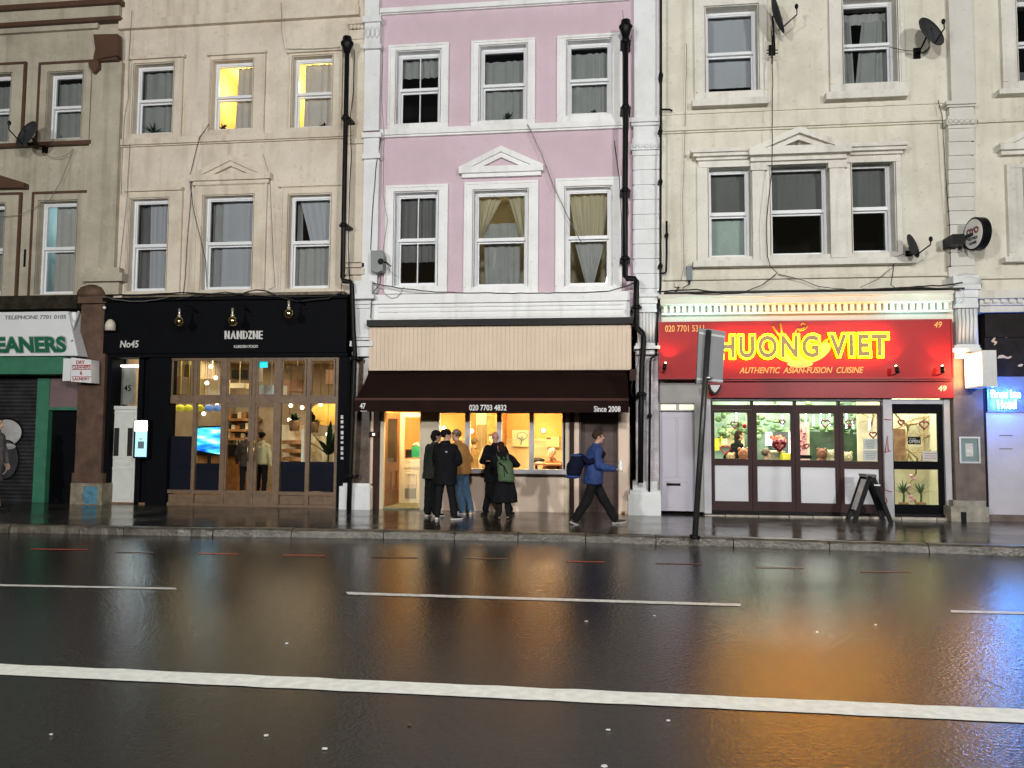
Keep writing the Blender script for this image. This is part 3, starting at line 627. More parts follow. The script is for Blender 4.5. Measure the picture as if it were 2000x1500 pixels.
# ============================================================ the pink house, number 47
C = thing("terraced_house", "pink house with white window surrounds above the cafe with a dark brown awning", "house", ((XBC+XCD)/2, FY, PAV))
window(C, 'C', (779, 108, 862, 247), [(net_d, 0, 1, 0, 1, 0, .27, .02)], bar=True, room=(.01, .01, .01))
window(C, 'C', (940, 97, 1029, 241), [(net_d, 0, 1, 0, 1, .1, 1, .02)])
window(C, 'C', (1109, 87, 1193, 231), [(net_d, 0, 1, 0, 1, .06, 1, .02)], openb=.03)
window(C, 'C', (775, 381, 857, 561), [(net_k, 0, 1, 0, 1, 0, .72, .02)], bar=True, room=(.10, .06, .04))
window(C, 'C', (928, 377, 1031, 563), [(net_y, .6, 1, .9, 1, 0, .5, .03), (net_y, 0, .5, 0, .1, 0, .42, .03), (net_d, .1, .85, .15, .85, .28, 1, .02), (net, .15, .6, .2, .5, .5, 1, .03)], room=(.5, .46, .33), lit=(4, G))
window(C, 'C', (1106, 371, 1193, 561), [(net_y, 0, 1, .2, .85, 0, .5, .03), (net, .15, .9, .45, .6, .5, 1, .02)], room=(.32, .29, .2), lit=(4, G))
shell(C, XBC, XCD, pink, 'C', zb=fz(980, 640))
for o_, i_ in (((758, 86, 876, 251), (779, 108, 862, 247)), ((920, 77, 1045, 246), (940, 97, 1029, 241)), ((1088, 67, 1215, 241), (1109, 87, 1193, 231)),
               ((752, 361, 874, 573), (775, 381, 857, 561)), ((906, 354, 1051, 573), (928, 377, 1031, 563)), ((1085, 347, 1214, 571), (1106, 371, 1193, 561))):
    surround(C, o_, i_, white, .05)
m = MB(); m.pb(742, 243, 1216, 254, 0, .11); m.pb(742, 254, 1216, 259, 0, .07); part("string_course", m, white, C)
m = MB(); m.pb(742, 1, 1230, 10, 0, .11); m.pb(742, 10, 1230, 14, 0, .06); part("string_course", m, white, C)
pediment(C, 896, 1061, 323, (977, 284), white, .15, pink, 14)
pil = M("white_stone_paint", (.72,.74,.75), .6, var=.05, streak=.5, scol=(.42,.41,.37), bump=.25, bs=22)
def pilaster(b, x0, x1, cap, seg, mat, yt=-60, yb=572, d=.12):
    m = MB(); m.pb(x0+2, yt, x1-2, cap[0], 0, d); part("pilaster", m, mat, b)
    m = MB(); y0, y1 = cap; xm = (x0+x1)/2; h = y1-y0
    for a, bb, e, dd in ((0, .12, 5, .24), (.12, .22, 3, .19), (.22, .55, -1, .14), (.55, .68, 2, .17), (.68, .85, 4, .2), (.85, 1, 1, .15)):
        m.pb(x0-e, y0+h*a, x1+e, y0+h*bb, 0, dd)
    for i in range(5): cX, cZ = unp(x0+3+(x1-x0-6)*i/4, y0+h*.76, FY-.2); m.ball((cX, FY-.2, cZ), (.05, .035, .045), 8, 6)
    part("capital", m, mat, b)
    m = MB(); y = y1; m.pb(x0+2, y1, x1-2, yb, 0, d-.03)
    while y < yb-5: m.pb(x0, y+1.2, x1, min(y+seg-1.2, yb), 0, d); y += seg
    part("rusticated_pier", m, mat, b)
pilaster(C, 1236, 1288, (228, 303), 29, pil)
m = MB(); m.pb(713, -60, 741, 30, 0, .12); m.pb(707, 30, 744, 42, 0, .22); m.pb(712, 42, 742, 86, 0, .17); m.pb(709, 86, 744, 94, 0, .2); m.pb(711, 94, 741, 255, 0, .12); m.pb(706, 258, 744, 268, 0, .2)
m.pb(710, 268, 740, 300, 0, .15); m.pb(707, 300, 742, 309, 0, .19); m.pb(708, 309, 738, 572, 0, .12)
for i in range(3): cX, cZ = unp(718+i*9, 62, FY-.2); m.ball((cX, FY-.18, cZ), (.05, .04, .12), 8, 6)
part("pilaster", m, pil, C)
m = MB(); m.pb(724, 572, 1230, 590, -.1, .2); m.pb(724, 590, 1230, 627, -.1, .14); m.pb(740, 594, 1216, 598, .14, .17); m.pb(740, 603, 1216, 607, .14, .165); m.pb(740, 612, 1216, 619, .14, .16); part("shop_cornice", m, white, C)
# console blocks over the piers
def console(b, x0, x1, y0, y1, mat, bot):
    m = MB(); h = y1-y0; w_ = x1-x0
    m.pb(x0-4, y0, x1+4, y0+h*.06, -.1, .4); m.pb(x0, y0+h*.06, x1, y0+h*.17, -.1, .34); m.pb(x0+2, y0+h*.17, x1-2, y0+h*.26, -.1, .3)
    m.pb(x0+1, y0+h*.26, x1-1, y0+h*.31, -.1, .33); m.pb(x0+2, y0+h*.31, x1-2, y0+h*.86, -.1, .2)
    n = 5
    for i in range(n):
        a = x0+4+(w_-8)*(i+.5)/n; X, Z = unp(a, y0+h*.33, FY-.26); Z2 = unp(a, y0+h*.8, FY-.2)[1]
        m.tube([(X, FY-.25, Z), (X, FY-.27, Z*.6+Z2*.4), (X, FY-.21, Z2)], .03, 8)
    m.pb(x0-2, y0+h*.82, x1+2, y0+h*.86, -.1, .3); m.pb(x0-5, y0+h*.86, x1+5, y0+h*.91, -.1, .36); m.pb(x0-1, y0+h*.91, x1+1, y1, -.1, .25)
    part("console", m, mat, b)
console(C, 1244, 1284, 572, 692, pil, 692)
m = MB(); m.pb(690, 548, 726, 575, -.1, .3); m.pb(684, 575, 730, 583, -.1, .36); m.pb(688, 583, 725, 664, -.1, .22); m.pb(683, 666, 728, 676, -.1, .34); m.pb(688, 676, 723, 696, -.1, .26)
m.pb(692, 590, 722, 594, .22, .26); m.pb(692, 598, 722, 602, .22, .25); m.pb(692, 655, 722, 659, .22, .26); part("console", m, pil, C)
marb = M("brown_marble", (.11,.08,.065), .2, var=.5, vs=5); tile = M("glazed_tile", (.5,.47,.5), .18, var=.35, vs=5, bump=.15, bs=12, streak=.5, scol=(.25,.2,.23))
m = MB(); m.pb(686, 697, 721, 946, -.1, .14); part("pier", m, marb, C)
m = MB(); m.pb(1242, 694, 1286, 944, -.1, .14); part("pier", m, tile, C)
m = MB(); m.pb(670, 944, 722, 950, -.1, .22); m.pb(662, 950, 722, 1000, -.1, .28); part("pier_base", m, pil, C)
m = MB(); m.pb(1236, 940, 1284, 962, -.1, .22); m.pb(1230, 958, 1290, 966, -.1, .28); m.pb(1227, 966, 1291, 1011, -.1, .3); part("pier_base", m, pil, C)
# tan ribbed shutter panel and its black hood
m = MB(); m.pb(716, 622, 1236, 634, -.1, .42); part("shutter_hood", m, black_m, C)
tan = M("tan_cladding", (.66,.53,.40), .5, var=.05, streak=.15, scol=(.36,.25,.16))
X0, Z0, X1, Z1 = rect(721, 634, 1233, 723, FY-.3); m = MB(); n = 62; pr = []
for i in range(n):
    x = X0+(X1-X0)*i/n; h = (X1-X0)/n; pr += [(x, FY-.3), (x+h*.78, FY-.3), (x+h*.82, FY-.288), (x+h*.96, FY-.288)]
pr.append((X1, FY-.3))
m.add([(x, y, z) for x, y in pr for z in (Z0, Z1)], [(2*i, 2*i+2, 2*i+3, 2*i+1) for i in range(len(pr)-1)]); m.box(X0, X1, FY-.27, FY, Z0, Z1)
part("ribbed_panel", m, tan, C)
# cafe front below the awning
bg_ = M("beige_shop_paint", (.76,.60,.475), .6, var=.05, streak=.2, scol=(.35,.25,.17), bump=.1); dbr = M("dark_brown_paint", (.045,.022,.018), .4, var=.2); cj = M("cream_jamb", (.58,.50,.36), .5, var=.06); gf = M("pale_grey_frame", (.46,.47,.50), .4, var=.06)
for q in ((853, 929, 1102, 1003, -.12, .05), (1208, 795, 1230, 1008, -.1, .06), (719, 795, 728, 1000, -.1, .05), (1121, 795, 1131, 1004, -.1, .03), (735, 740, 1226, 798, -.15, .02)): part("shop_wall", MB().pb(*q), bg_, C)
part("shop_post", MB().pb(728, 795, 741, 1002, -.1, .07), dbr, C); part("shop_post", MB().pb(1112, 795, 1121, 1004, -.1, .07), dbr, C); part("window_sill", MB().pb(901, 925.5, 1105, 929.5, -.1, .12), dbr, C)
for q in ((741, 795, 749, 999, -.12, .04), (821, 795, 853, 1002, -.12, .04), (1100, 795, 1112, 1003, -.12, .03)): part("door_jamb", MB().pb(*q), cj, C)
m = MB(); m.pb(849, 797, 857, 925, -.12, .03)
for a, b_ in ((908, 917), (970, 979), (1034, 1042), (1098, 1104)): m.pb(a, 797, b_, 917, -.1, .03)
m.pb(849, 797, 1104, 807, -.1, .02); m.pb(849, 916, 1104, 926, -.1, .05); wf = part("window_frame", m, gf, C)
for a, b_ in ((857, 908), (917, 970), (979, 1034), (1042, 1098)):
    p = MB(); X0, Z0, X1, Z1 = rect(a, 806, b_, 917, FY); p.quad((X0, FY+.02, Z0), (X1, FY+.02, Z0), (X1, FY+.02, Z1), (X0, FY+.02, Z1)); part("pane", p, shopglass, wf)
m = MB(); X0, Z0, X1, Z1 = rect(1132, 800, 1208, 1003, FY+.12); m.box(X0, X1, FY+.12, FY+.18, Z0, Z1)
dd = M("brown_panel_door", (.075,.042,.035), .35, var=.25, vs=7, streak=.4, scol=(.03,.02,.018)); dr = part("door", m, dd, C)
m = MB()
for q in ((.06, .06, .46, .42), (.54, .06, .94, .42), (.06, .5, .46, .96), (.54, .5, .94, .96)):
    W_, H_ = X1-X0, Z1-Z0; ring(m, (X0+W_*q[0], Z0+H_*q[1], X0+W_*q[2], Z0+H_*q[3]), .03, FY+.095, FY+.12)
m.box(X0+(X1-X0)*.47, X0+(X1-X0)*.53, FY+.09, FY+.12, Z0, Z1); part("door_moulding", m, dd, dr)
m = MB(); m.pb(1131, 800, 1135, 1004, -.12, .05); m.pb(1205, 800, 1209, 1004, -.12, .05); m.pb(1131, 796, 1209, 801, -.12, .05); part("door_frame", m, dd, C)
m = MB(); m.pb(748, 999, 822, 1005, -1.2, .02); m.pb(822, 1001, 1228, 1007, -.3, .06); part("doorstep", m, M("stone_step", (.12,.115,.1), .5), C)
# open brown street door leaf, swung inwards
Xh = fx(750, 900, -.05); zt, zb_ = fz(750, 806), PAV+.04; ang = math.radians(85); dw = .78
def leaf(b, Xh, Yh, ang, dw, zb_, zt, mat, glassy, name="door", gl=(.42, .95)):
    dX, dY = math.cos(ang), math.sin(ang); nX, nY = dY*.02, -dX*.02
    def slab(u0, u1, z0, z1, t=1.0):
        m.add([(Xh+dX*dw*u+s*nX*t, Yh+dY*dw*u+s*nY*t, z) for z in (z0, z1) for u, s in ((u0, 1), (u1, 1), (u1, -1), (u0, -1))], [(0, 3, 2, 1), (4, 5, 6, 7), (0, 1, 5, 4), (1, 2, 6, 5), (2, 3, 7, 6), (3, 0, 4, 7)])
    h = zt-zb_; m = MB(); slab(0, .16, zb_, zt); slab(.84, 1, zb_, zt); slab(.16, .84, zb_, zb_+h*.16); slab(.16, .84, zb_+h*.36, zb_+h*.46); slab(.16, .84, zt-h*.06, zt); slab(.16, .84, zb_+h*.16, zb_+h*.36, .4); slab(.47, .53, zb_+h*.16, zb_+h*.36, .9)
    d_ = part(name, m, mat, b); m = MB(); slab(.16, .84, zb_+h*.46, zt-h*.06, .15); part("pane", m, glassy, d_); return d_
leaf(C, Xh, FY+.06, ang, dw, zb_, zt, M("tan_brown_door", (.16,.07,.03), .35, var=.2), shopglass)
# cream inner door and screen at the back of the lobby
YI = FY+1.0
def irect(x0, y0, x1, y1): return rect(x0, y0, x1, y1, YI)
ci = M("cream_gloss", (.66,.58,.40), .4, var=.04)
m = MB(); a = irect(760, 800, 824, 986); X0, Z0, X1, Z1 = irect(781, 806, 832, 982)
ring(m, (X0, PAV+.03, X1, Z1), .09, YI, YI+.05, True, .1)
Zm0, Zm1 = unp(800, 896, YI)[1], unp(800, 905, YI)[1]; m.box(X0+.09, X1-.09, YI, YI+.05, Zm1-.1, Zm0); m.box(X0+.09, X1-.09, YI+.015, YI+.04, PAV+.12, Zm1-.1)
ring(m, (X0+.15, PAV+.4, X1-.2, Zm1-.2), .02, YI-.005, YI+.015); idr = part("inner_door", m, ci, C)
p = MB(); p.quad((X0+.09, YI+.02, Zm0), (X1-.09, YI+.02, Zm0), (X1-.09, YI+.02, Z1-.09), (X0+.09, YI+.02, Z1-.09)); part("pane", p, shopglass, idr)
m = MB(); m.box(X0+.12, X0+.35, YI-.012, YI, PAV+.12, PAV+.33); part("kick_plate", m, M("dull_metal", (.3,.27,.2), .4, .5), idr)
cl_, cr_ = fx(735, 850)+.02, fx(1118, 850)
yelw = M("amber_wall", (.60,.34,.10), .7, var=.06, vs=2); crw = M("cream_wainscot", (.62,.53,.35), .6, var=.04)
ZF = PAV+.03; DC = 3.9
room(C, cl_, cr_, ZF, 2.9, DC, yelw, M("cream_ceiling_paint", (.5,.45,.34), .8), M("green_mat_floor", (.17,.17,.10), .6, var=.2, vs=6))
m = MB(); m.box(cl_+.05, cr_-.05, FY+DC-.02, FY+DC, ZF, 1.42); m.box(cr_-.08, cr_-.05, FY+.2, FY+DC, ZF, 1.42); m.box(cl_+.05, cr_-.05, FY+DC-.05, FY+DC, 1.42, 1.47); part("wainscot", m, crw, C)
Yp = FY+2.4
X0, _, X1, _ = rect(930, 800, 951, 900, Yp); m = MB(); m.box(X0, X1, Yp, FY+DC-.05, ZF, 2.9); part("room_wall", m, M("cream_partition", (.52,.48,.36), .7), C)
X0, _, X1, _ = rect(951, 800, 972, 900, Yp-.1); m = MB(); m.box(X0, X1, Yp-.1, FY+DC-.05, ZF, 2.9); part("chimney_breast", m, M("orange_brick", (.5,.23,.07), .8, var=.35, vs=9, bump=.5), C)
lob = fx(830, 880, -.6)
m = MB(); m.box(lob, lob+.06, FY+.15, FY+1.05, ZF, 2.9); part("lobby_wall", m, ci, C)
for x_, y_ in ((.12, .55), (.3, 2.4), (.55, 1.0), (.55, 2.9), (.85, 1.0), (.85, 2.9)):
    area("ceiling_light", (cl_+(cr_-cl_)*x_, FY+y_, 2.86), 1.1, 24, (1, .78, .42), C, (cl_+(cr_-cl_)*x_, FY+y_, 0))

for a, b_ in ((860, 1096), (757, 818)):
    X0, X1 = fx(a, 800, -.22), fx(b_, 800, -.22); m = MB(); m.tube([(X0, FY+.24, 2.30), (X1, FY+.24, 2.30)], .03, 8); part("strip_light", m, M("added_strip_glow", (1,.8,.5), emit=380, ecol=(1, .68, .30)), C)  # unseen tubes added behind the valance so the wet road glows gold
# ============================================================ number 49
D = thing("terraced_house", "cream rendered house with a triple window under a carved pediment, above the red restaurant front", "house", ((XCD+XDE)/2, FY, PAV))
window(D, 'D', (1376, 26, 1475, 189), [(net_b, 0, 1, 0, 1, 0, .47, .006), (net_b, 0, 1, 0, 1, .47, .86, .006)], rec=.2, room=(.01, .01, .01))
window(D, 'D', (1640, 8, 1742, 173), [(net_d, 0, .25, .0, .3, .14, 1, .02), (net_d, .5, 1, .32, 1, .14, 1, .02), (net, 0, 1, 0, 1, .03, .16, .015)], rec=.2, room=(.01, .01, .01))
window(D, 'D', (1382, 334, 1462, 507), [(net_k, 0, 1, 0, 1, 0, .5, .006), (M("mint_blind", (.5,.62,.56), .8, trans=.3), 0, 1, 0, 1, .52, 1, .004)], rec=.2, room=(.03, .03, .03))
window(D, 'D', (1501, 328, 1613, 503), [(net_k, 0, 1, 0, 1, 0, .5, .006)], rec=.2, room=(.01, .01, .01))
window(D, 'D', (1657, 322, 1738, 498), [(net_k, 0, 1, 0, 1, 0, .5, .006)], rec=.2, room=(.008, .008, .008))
shell(D, XCD, XDE, cream, 'D', zb=fz(1570, 575))
for o_, i_ in (((1356, -14, 1498, 192), (1376, 26, 1475, 189)), ((1620, -30, 1766, 176), (1640, 8, 1742, 173))):
    surround(D, o_, i_, cream2, .06, rec=.2)
m = MB(); m.pb(1352, 191, 1502, 204, 0, .2); part("sill", m, cream2, D)
m = MB(); m.pb(1614, 176, 1774, 190, 0, .2); part("sill", m, cream2, D)
m = MB(); m.pb(1294, 208, 1848, 213, 0, .06); m.pb(1294, 213, 1848, 238, 0, .03); m.pb(1294, 238, 1848, 245, 0, .1); m.pb(1294, 245, 1848, 250, 0, .05); part("string_course", m, cream, D)
surround(D, (1362, 322, 1470, 516), (1382, 334, 1462, 507), cream2, .06, rec=.2, line=False)
surround(D, (1486, 318, 1630, 512), (1501, 328, 1613, 503), cream2, .06, rec=.2, line=False)
surround(D, (1646, 312, 1762, 508), (1657, 322, 1738, 498), cream2, .06, rec=.2, line=False)
part("pilaster", MB().pb(1470, 320, 1496, 507, 0, .11).pb(1466, 320, 1499, 332, 0, .15), cream2, D); part("pilaster", MB().pb(1622, 314, 1652, 503, 0, .11).pb(1618, 314, 1655, 327, 0, .15), cream2, D)
m = MB(); m.pb(1350, 283, 1774, 290, 0, .3); m.pb(1354, 290, 1770, 298, 0, .24); m.pb(1360, 298, 1764, 306, 0, .15); m.pb(1364, 306, 1760, 321, 0, .08); m.pb(1466, 292, 1660, 320, .08, .13); part("cornice", m, cream2, D)
pediment(D, 1463, 1664, 286, (1564, 246), cream2, .34, cream2, 14)
m = MB()
for i in range(26):
    t = R_.uniform(-1, 1); px_ = 1564+t*60; py_ = 279-R_.random()*(1-abs(t))*22; X, Z = unp(px_, py_, FY-.06); m.ball((X, FY-.06, Z), (R_.uniform(.03, .07), .05, R_.uniform(.02, .045)), 8, 5)
X, Z = unp(1564, 270, FY-.1); m.ball((X, FY-.08, Z), (.09, .07, .13), 12, 8); part("carved_ornament", m, cream2, D)
m = MB(); m.pb(1354, 505, 1792, 517, 0, .18); part("sill", m, cream2, D)
m = MB(); m.pb(1294, 536, 1856, 543, 0, .07); part("string_course", m, cream, D)
pilaster(D, 1853, 1903, (196, 250), 27, M("cream_stone_paint", (.62,.60,.55), .65, var=.06, streak=.4, scol=(.4,.37,.3), bump=.25, bs=22), yb=540)
m = MB(); m.pb(1862, 538, 1912, 556, 0, .3); cX, cZ = unp(1890, 554, FY-.2); m.loft([((cX, FY-.12, cZ-.05), .26, .24), ((cX, FY-.12, cZ+.08), .24, .22), ((cX, FY-.12, cZ+.17), .15, .14), ((cX, FY-.12, cZ+.2), .04, .04)]); part("pier_cap", m, pil, D)
console(D, 1866, 1912, 556, 700, pil, 700)
brd = M("brown_dark_pier", (.13,.095,.08), .4, var=.3, vs=5, streak=.4, scol=(.05,.04,.035))
m = MB(); m.pb(1864, 700, 1922, 980, -.1, .16)
part("pier", m, brd, D)
m = MB(); m.pb(1862, 978, 1926, 990, -.1, .24); m.pb(1858, 990, 1932, 1028, -.1, .3); part("pier_base", m, M("grey_stone", (.3,.28,.23), .7, var=.35, vs=6, bump=.5), D)
m = MB(); m.pb(1877, 1000, 1888, 1026, .3, .304); part("vent_hole", m, black_m, D)
# lit cornice with dentils
mdl = M("cornice_paint", (.66,.63,.54), .6, var=.06)
m = MB(); m.pb(1286, 571, 1864, 577, -.1, .5); m.pb(1290, 577, 1862, 591, -.1, .44); m.pb(1292, 591, 1860, 594, -.1, .36); m.pb(1292, 594, 1860, 608, -.1, .22); m.pb(1292, 608, 1862, 612, -.1, .3); m.pb(1292, 612, 1862, 632, -.1, .16)
part("shop_cornice", m, mdl, D)
X0, Z0, X1, Z1 = rect(1296, 594, 1858, 607, FY-.34)
n = 44; hw = (X1-X0)/n
for i in range(n):
    x = X0+hw*i
    o = MB(); o.box(x, x+hw*.6, FY-.34, FY-.2, Z0, Z1-.002); part("dentil", o, mdl, D)
m = MB(); X, Z = unp(1575, 572, FY-.3); m.box(fx(1294, 570), fx(1862, 570), FY-.45, FY+.0, Z, Z+.03); part("roof_flashing", m, M("lead_flashing", (.06,.058,.055), .6, var=.5, vs=10, bump=.6), D)
for x0, x1, cc, pw in ((1300, 1420, (.5, 1, .95), 4.5), (1430, 1490, (.8, 1, .75), 2.0), (1500, 1720, (1, .55, .2), 6), (1735, 1855, (.5, .95, 1), 4.5)):
    X0, _, X1, _ = rect(x0, 600, x1, 610, FY-.5)
    area("cornice_uplight", ((X0+X1)/2, FY-.47, fz(1570, 622, .4)), X1-X0, pw*1.1, cc, D, ((X0+X1)/2, FY-.40, 5.5), sy=.03)
# ground floor of number 49
gl = M("grey_lilac_paint", (.40,.38,.42), .5, var=.05, streak=.2, scol=(.25,.24,.26)); brf = M("brown_bifold_paint", (.055,.034,.034), .4, var=.12); gwp = M("grey_white_post", (.46,.46,.5), .5, var=.1, streak=.3, scol=(.25,.24,.25))
m = MB(); m.pb(1288, 738, 1372, 787, -.15, .02); m.pb(1357, 787, 1376, 1000, -.15, .03); m.pb(1283, 787, 1288, 1000, -.15, .03); part("shop_wall", m, M("grey_render_paint", (.30,.29,.28), .6, var=.1), D)
m = MB(); m.pb(1288, 787, 1357, 803, -.08, -.04); part("fanlight", m, gl, D)
for a in (1291, 1327):
    m = MB(); m.pb(a, 790.5, a+29, 800, -.04, -.03); part("fanlight_pane", m, M("lit_fanlight", (.8,.78,.5), emit=.75, ecol=(.85, .9, .6)), D)
m = MB(); X0, Z0, X1, Z1 = rect(1289, 805, 1357, 998, FY+.06); m.box(X0, X1, FY+.06, FY+.12, Z0, Z1); dr = part("door", m, M("lilac_door_paint", (.47,.45,.52), .4, var=.04), D)
m = MB(); W_, H_ = X1-X0, Z1-Z0
for q in ((.05, .34, .48, .95), (.52, .34, .95, .95), (.05, .04, .95, .3)): ring(m, (X0+W_*q[0], Z0+H_*q[1], X0+W_*q[2], Z0+H_*q[3]), .012, FY+.045, FY+.06)
part("door_moulding", m, MATS["lilac_door_paint"], dr)
m = MB(); m.pb(1302, 944, 1329, 948.5, -.06, -.04); part("letterbox", m, black_m, dr)
for q in ((1382, 1382, 778, 1003, .13, -.1, .06), (1732, 1740, 778, 1010, .15, -.1, .08), (1849, 1855, 778, 1010, .1, -.1, .06)): m = MB(); vbar(m, *q); part("post", m, gwp, D)
part("door_head", MB().pb(1742, 780, 1846, 789, -.1, .04), gwp, D); part("door_head", MB().pb(1390, 776, 1722, 782, -.1, .04), gwp, D)
gr = M("red_graffiti", (.42,.03,.05), .5)
m = MB()
for pts in ([(1727, 819), (1741, 820)], [(1729, 882), (1733, 852), (1735, 880), (1734, 874)], [(1727, 884), (1740, 880)], [(1729, 957), (1742, 961)], [(1730, 972), (1733, 980), (1730, 984)]):
    m.tube([(unp(x, y, FY-.084)[0], FY-.084, unp(x, y, FY-.084)[1]) for x, y in pts], .009, 6)
part("graffiti_mark", m, gr, D)
tr_x = ((1390, 1466), (1471, 1550), (1555, 1636), (1641, 1724))
m = MB(); m.pb(1389, 791, 1726, 800, -.1, .0); m.pb(1389, 781, 1726, 784, -.1, .01)
for a in (1389, 1468.5, 1552.5, 1638.5, 1724): m.pb(a-2.5, 784, a+2.5, 791, -.1, .0)
part("transom_frame", m, brf, D)
for a, b_ in tr_x:
    p = MB(); X0, Z0, X1, Z1 = rect(a, 783, b_, 792, FY+.02); p.quad((X0, FY+.03, Z0), (X1, FY+.03, Z0), (X1, FY+.03, Z1), (X0, FY+.03, Z1)); part("transom_pane", p, shopglass, D)
frost = M("frosted_panel", (.74,.75,.80), .35, var=.04, trans=.25)
leaves = (((1388, 800, 1469, 1001), (1395, 806, 1461, 896), (1397, 909, 1462, 979)), ((1470, 800, 1553, 1002), (1478, 807, 1545, 898), (1480, 911, 1546, 980)),
          ((1554, 800, 1640, 1004), (1562, 808, 1631, 899), (1565, 913, 1632, 983)), ((1641, 800, 1727, 1006), (1648, 808, 1715, 901), (1650, 916, 1718, 985)))
def glazed_leaf(name, o_, g1, g2, mat, low, d=.0):
    ro = rect(*o_, FY-d); a = rect(*g1, FY-d); b_ = rect(*g2, FY-d); m = MB()
    xl_, xr_ = (a[0]+b_[0])/2, (a[2]+b_[2])/2
    Y0, Y1 = FY-d, FY-d+.06
    m.box(ro[0], xl_, Y0, Y1, ro[1], ro[3]); m.box(xr_, ro[2], Y0, Y1, ro[1], ro[3]); m.box(xl_, xr_, Y0, Y1, a[3], ro[3]); m.box(xl_, xr_, Y0, Y1, b_[3], a[1]); m.box(xl_, xr_, Y0, Y1, ro[1], b_[1])
    f = part(name, m, mat, D)
    p = MB(); p.quad((xl_, Y0+.03, a[1]), (xr_, Y0+.03, a[1]), (xr_, Y0+.03, a[3]), (xl_, Y0+.03, a[3])); part("pane", p, shopglass, f)
    p = MB(); p.box(xl_, xr_, Y0+.02, Y0+.035, b_[1], b_[3]); part("lower_panel", p, low, f); return f, (xl_, a, b_, xr_)
for o_, a, b_ in leaves: glazed_leaf("folding_door_leaf", o_, a, b_, brf, frost)
df, _ = glazed_leaf("door", (1743, 789, 1846, 1008), (1744.5, 808, 1831, 901), (1748, 917, 1836, 986), navy, shopglass)
m = MB(); m.pb(1378, 1001, 1852, 1008, -.3, .05); part("door_sill", m, black_m, D)
stm = M("pale_step_stone", (.42,.39,.33), .5, var=.3, vs=8, bump=.4)
x = 1376
while x < 1850:
    w_ = R_.uniform(40, 75); x1 = min(x+w_, 1852); k = (x-1376)/476
    m = MB(); m.pb(x+1, 1006+k*6, x1-1, 1012+k*6, -.2, .13); part("step_stone", m, stm, D); x = x1
alb = thing("alarm_box", "white shield-shaped alarm box under the red sign by the sign post", "alarm box", (fx(1397, 760), FY-.1, fz(1397, 760)))
m = MB(); m.pp([(1384, 751), (1410, 751), (1404, 764), (1400, 770), (1394, 770), (1388, 763)], .0, .4); part("case", m, M("dark_case", (.03,.03,.03), .4), alb)
m = MB(); m.pp([(1387, 752), (1407, 752), (1402, 761), (1398, 766), (1395, 766), (1390, 761)], .4, .42); part("cover", m, M("glossy_white", (.65,.65,.68), .15), alb)
dl_, dr_ = fx(1374, 850), fx(1899, 850)
ZF = PAV+.08
gwall = M("green_mural_wall", (.32,.45,.35), .6, var=.28, vs=3.2); cwl = M("cream_room_wall", (.55,.52,.36), .7, var=.05)
room(D, dl_, dr_, ZF, 3.0, 3.6, gwall, M("white_ceiling", (.5,.5,.46), .8), M("grey_floor", (.25,.24,.22), .4))
DG = M("dark_green_booth", (.045,.085,.05), .5, var=.4, vs=6)
for x_, y_ in ((.1, 1.0), (.33, 2.6), (.45, .9), (.62, 2.6), (.86, 1.2)):
    area("ceiling_light", (dl_+(dr_-dl_)*x_, FY+y_, 2.95), .8, 78, (1, .97, .8), D, (dl_+(dr_-dl_)*x_, FY+y_, 0))

# ============================================================ hotel building, right edge
E_ = thing("terraced_house", "cream house at the right edge above a dark fascia and pale blue-lit hotel door", "house", ((XDE+XE1)/2, FY, PAV))
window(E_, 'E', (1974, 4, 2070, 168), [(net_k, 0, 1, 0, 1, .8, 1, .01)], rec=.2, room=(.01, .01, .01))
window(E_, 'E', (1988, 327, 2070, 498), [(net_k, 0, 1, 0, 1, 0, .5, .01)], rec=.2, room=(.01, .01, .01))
shell(E_, XDE, XE1, cream, 'E', zb=fz(1960, 575))
surround(E_, (1956, -30, 2090, 172), (1974, 4, 2070, 168), cream2, .06, rec=.2)
surround(E_, (1968, 318, 2095, 500), (1988, 327, 2070, 498), cream2, .06, rec=.2)
part("sill", MB().pb(1952, 170, 2095, 180, 0, .2), cream2, E_); part("sill", MB().pb(1964, 500, 2095, 510, 0, .18), cream2, E_)
m = MB(); m.pb(1910, 220, 2600, 226, 0, .06); m.pb(1910, 533, 2600, 539, 0, .07); part("string_course", m, cream, E_)
pediment(E_, 1954, 2110, 277, (2032, 240), cream2, .2, cream2, 13)
m = MB(); m.pb(1912, 562, 2600, 578, -.1, .36); m.pb(1914, 578, 2600, 592, -.1, .26); m.pb(1914, 592, 2600, 606, -.1, .2); part("shop_cornice", m, cream2, E_)
for i in range(14):
    m = MB(); m.pb(1924+i*16, 582, 1933+i*16, 591, .26, .31); part("dentil", m, cream2, E_)
m = MB(); m.pb(1924, 606, 2600, 656, -.1, .1); m.pb(1924, 656, 2600, 734, -.1, .06); m.pb(1916, 734, 1928, 1018, -.1, .05); part("fascia", m, M("black_fascia", (.022,.018,.017), .35, var=.3, vs=5), E_)
tp = M("torn_paint_backing", (.6,.45,.28), .7, var=.2, vs=12)
for pts in ([(1937, 665), (1942, 658), (1945, 660), (1942, 665), (1948, 667), (1947, 671), (1941, 675), (1943, 670), (1936, 667)], [(1948, 700), (1951, 694), (1958, 693), (1968, 697), (1975, 695), (1976, 698), (1969, 701), (1960, 699)], [(1988, 714), (1992, 711), (1999, 711), (1996, 716), (1989, 716)], [(1960, 657), (1972, 658), (1965, 660)]):
    m = MB(); m.pp(pts, .06, .066); part("torn_patch", m, tp, E_)
m = MB(); m.pb(1928, 735, 2600, 806, -.1, .02); part("neon_backboard", m, M("pale_blue_board", (.16,.19,.30), .4), E_)
